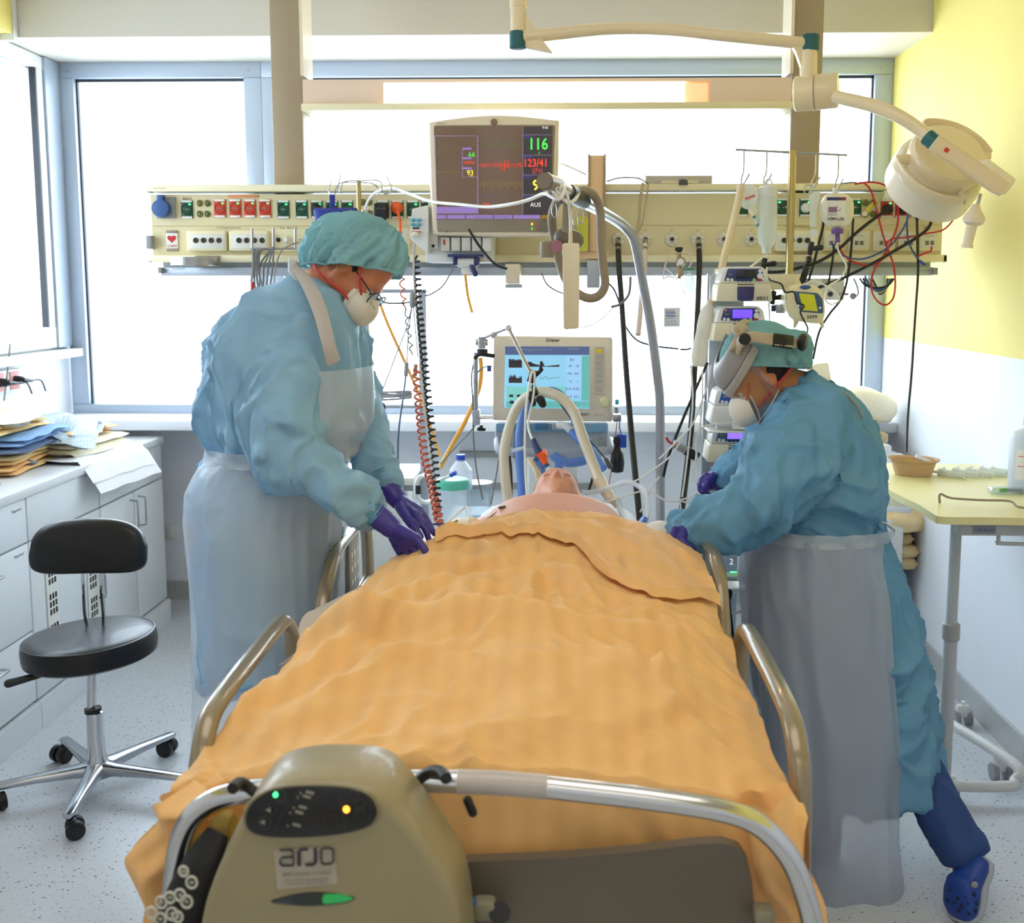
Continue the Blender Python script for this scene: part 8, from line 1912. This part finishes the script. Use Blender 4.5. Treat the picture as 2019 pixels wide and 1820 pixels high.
# knot and back ties
obj('gown_tie', MB().tube([A(1720,1040,2.9), A(1735,1036,2.86), A(1742,1048,2.86), A(1730,1052,2.86), A(1745,1062,2.86)], .006, 8, 4), GOWN2, n2)
obj('back_flap', MB().grid([[A(1715+k*2+ (j > 3)*(6-abs(j-7)), 870+j*22, 2.93-.006*k) for k in range(8)] for j in range(8)]), GOWN, n2, ang=180)
hand('glove', 'violet glove of the hand at the patient\'s arm cushion', n2, (A(1358,1052,2.82), A(1346,1056,2.82)),
     [A(1330,1046,2.78), A(1327,1056,2.79), A(1328,1066,2.81), A(1332,1074,2.83)],
     [(A(1324,1060,2.76), A(1330,1076,2.755), A(1342,1084,2.76)), (A(1322,1070,2.775), A(1332,1083,2.775), A(1346,1087,2.78)), (A(1328,1079,2.80), A(1340,1086,2.80), A(1352,1088,2.80)), (A(1336,1084,2.82), A(1347,1087,2.82), A(1358,1086,2.82))],
     [A(1346,1048,2.79), A(1344,1066,2.76), A(1354,1078,2.75), A(1366,1082,2.75)])
hand('glove', 'violet glove of the far hand holding the infusion lines', n2, (A(1420,950,3.2), A(1408,950,3.2)),
     [A(1392,938,3.17), A(1388,946,3.18), A(1388,955,3.2), A(1391,963,3.22)],
     [(A(1383,946,3.155), A(1381,957,3.15), A(1385,966,3.15)), (A(1380,955,3.165), A(1381,966,3.165), A(1387,972,3.165)), (A(1382,964,3.185), A(1386,972,3.18), A(1393,975,3.18)), (A(1387,969,3.21), A(1392,975,3.20), A(1399,976,3.2))],
     [A(1404,940,3.18), A(1396,948,3.15), A(1391,958,3.14), A(1390,966,3.14)], .95)
# apron
fr = [ring_px(1036,1482,1722,.19,YR), ring_px(1075,1480,1722,.20,YR-.01), ring_px(1150,1484,1730,.215,YR-.03), ring_px(1250,1488,1736,.23,YR-.05), ring_px(1400,1498,1746,.25,YR-.08), ring_px(1550,1508,1752,.255,YR-.10), ring_px(1680,1512,1754,.255,YR-.10)]
apron_wrap(fr, -PI*1.28, -.75, .026, APR2, 'apron_skirt', n2, .012, 8, 110, 4)
wb = [ring_px(1022,1490,1730,.19,YR), ring_px(1046,1484,1726,.19,YR)]
apron_wrap(wb, -PI*1.3, -.1, .030, APR, 'apron_waist', n2, .008, 14, 80, 6, sub=4)
obj('apron_tie_end', MB().tube([A(1722,1036,2.88), A(1740,1030,2.88), A(1760,1042,2.9), A(1764,1048,2.9)], [.004,.009,.011,.004], 8, 4, flat=.3), mat('strap_film_white', (236,236,236), .35), n2)
obj('apron_neck_strap', MB().tube([A(1640,764,2.96), A(1665,775,2.9), A(1690,800,2.86), A(1702,826,2.86)], .0035, 6, 4), GREYP, n2)
# hair, cap, mask
mb = MB(H2); mb.ell((-.02,-.0,.01), (.085,.078,.06), None, 22, 14); organic('hair', mb, .006, mat('hair_dark', (44,34,30), .7, bump=.6, bscale=150), n2, 2, lambda p, n: noise.noise(p*70)*.003)
mb = MB(H2); mb.ell((-.03,0,.05), (.108,.092,.092), Matrix.Rotation(-.25, 3, 'Y'), 28, 18); mb.ell((-.080,0,-.0), (.070,.084,.080), None, 22, 14)
def capd2(p, n):
    q = H2.inverted() @ p; band = math.exp(-((q.z-(.0-.0*q.x)+.45*(-q.x)*0-.012)/.035)**2)
    a = math.atan2(q.y, q.x+.02)
    return .009*(ridged(Vector((a*1.4, q.z*5, 2)), 3)-.4)+band*.02*(.5+ridged(Vector((a*3, q.z*8, 1)), 3))
TEALC = mat('cap_teal', (150,206,212), .7, bump=.3, bscale=80, var=.08, trans=.4)
cp = organic('surgical_cap', mb, .0055, TEALC, n2, 2, capd2)
cut_cap(cp, H2 @ Vector((-.04,0,.004)), H2.to_3x3() @ Vector((.63,0,-.78)), TEALC, n2)
mask_parts(H2, n2)
for y in (-1, 1):
    obj('mask_strap', MB(H2).tube([(.078,y*.054,-.055), (.045,y*.068,-.045), (0,y*.080,-.035), (-.05,y*.082,-.022), (-.085,y*.070,-.012)], .0036, 6, 5), RS, n2)
    obj('mask_strap', MB(H2).tube([(.082,y*.050,-.020), (.068,y*.066,-.004), (.055,y*.074,.018)], .0036, 6, 5), RS, n2)
    obj('eye', MB(H2).ell((.080,y*.031,.0), (.0115,.013,.0105)), mat('eye_white', (226,222,216), .3), n2); obj('iris', MB(H2).ell((.0905,y*.031,-.003), (.002,.0055,.0055)), INK, n2)
obj('gown_collar', MB().tube([A(1540,790,2.86), A(1575,770,2.89), A(1598,748,2.93), A(1606,742,3.0)], .008, 8, 5), GOWN2, n2)
# face shield: grey brow guard, headband, knob, ratchet, clear visor
SG = mat('visor_grey', (150,150,150), .4); HB2 = mat('headband_taupe', (176,160,132), .45)
def arc(r, x0, z, a0, a1, n=26, sq=.86): return [Vector((x0+r*math.cos(a), r*sq*math.sin(a), z)) for a in [a0+(a1-a0)*k/n for k in range(n+1)]]
f3 = Vector((-.42, -.06, -.90)).normalized(); u3 = Vector((-.90, 0, .42)).normalized(); d3 = Vector((.68, 0, -.73)).normalized(); yl = Vector((0, 1, 0))
C3 = A(1472, 676, 2.98)
def arc3(fr, lr, off, n=26, a=1.57): return [C3 + f3*(fr*math.cos(t)) + yl*(lr*math.sin(t)) + off for t in [-a+2*a*k/n for k in range(n+1)]]
rows = []
for t in range(9):
    u = t/8; rows.append(arc3(.085+.062*math.sin(u*PI/2), .080+.020*u, u3*(.052*math.cos(u*PI/2))))
so = obj('brow_guard', MB().grid(rows), SG, n2, ang=180)
md = so.modifiers.new('s', 'SOLIDIFY'); md.thickness = .004
obj('guard_rim', MB().rings([(q, (q-C3).normalized()*.003, d3*.012) for q in arc3(.149, .102, d3*.010)], 8, 3), mat('visor_rim', (164,162,156), .4), n2)
rows = []
for t in range(11):
    u = t/10; rows.append(arc3(.147, .100, d3*(.012+.115*u), a=1.35))
obj('visor', MB().grid(rows), clearmat('visor_clear', (240,246,250), .3, .97, .03), n2, ang=180)
obj('visor_edge', MB().tube(rows[-1], .0012, 5), WPLAS, n2)
kx = H2.inverted() @ A(1467,667,2.88); bk = H2.inverted() @ A(1560,674,2.90)
obj('headband', MB().tube([A(1452,690,2.89), A(1462,672,2.865), A(1485,664,2.855), A(1512,668,2.848), A(1545,672,2.855), A(1570,676,2.90), A(1580,678,2.97)], [.006,.006,.005,.005,.005,.005,.005], 12, 6, flat=3.4), HB2, n2)
obj('headband_arch', MB().tube([A(1460,668,2.885), A(1452,652,2.90), A(1462,640,2.95), A(1472,634,3.0), A(1478,640,3.08)], [.014,.013,.010,.010,.010], 10, 5, flat=.6), HB2, n2)
obj('black_band', MB().tube([A(1524,670,2.842), A(1545,673,2.848), A(1562,675,2.87)], .0055, 12, 4, flat=3.3), BLACK, n2)
kn2 = [(.0165 if k % 2 else .0135) for k in range(24)]
obj('knob', MB().lathe([(.016,0),(.016,.012),(.012,.015),(.001,.015)], A(1467,668,2.85), (0,-1,0), 14), BLACK, n2)
obj('ratchet', MB().lathe([(.02,0),(.024,.006),(.024,.014),(.016,.02),(.001,.02)], A(1576,674,2.90), (1,-.5,-.1), 16), BLACK, n2)
obj('visor_clip', MB().cap(A(1447,684,2.89), A(1466,650,2.90), .012, .014), HB2, n2)
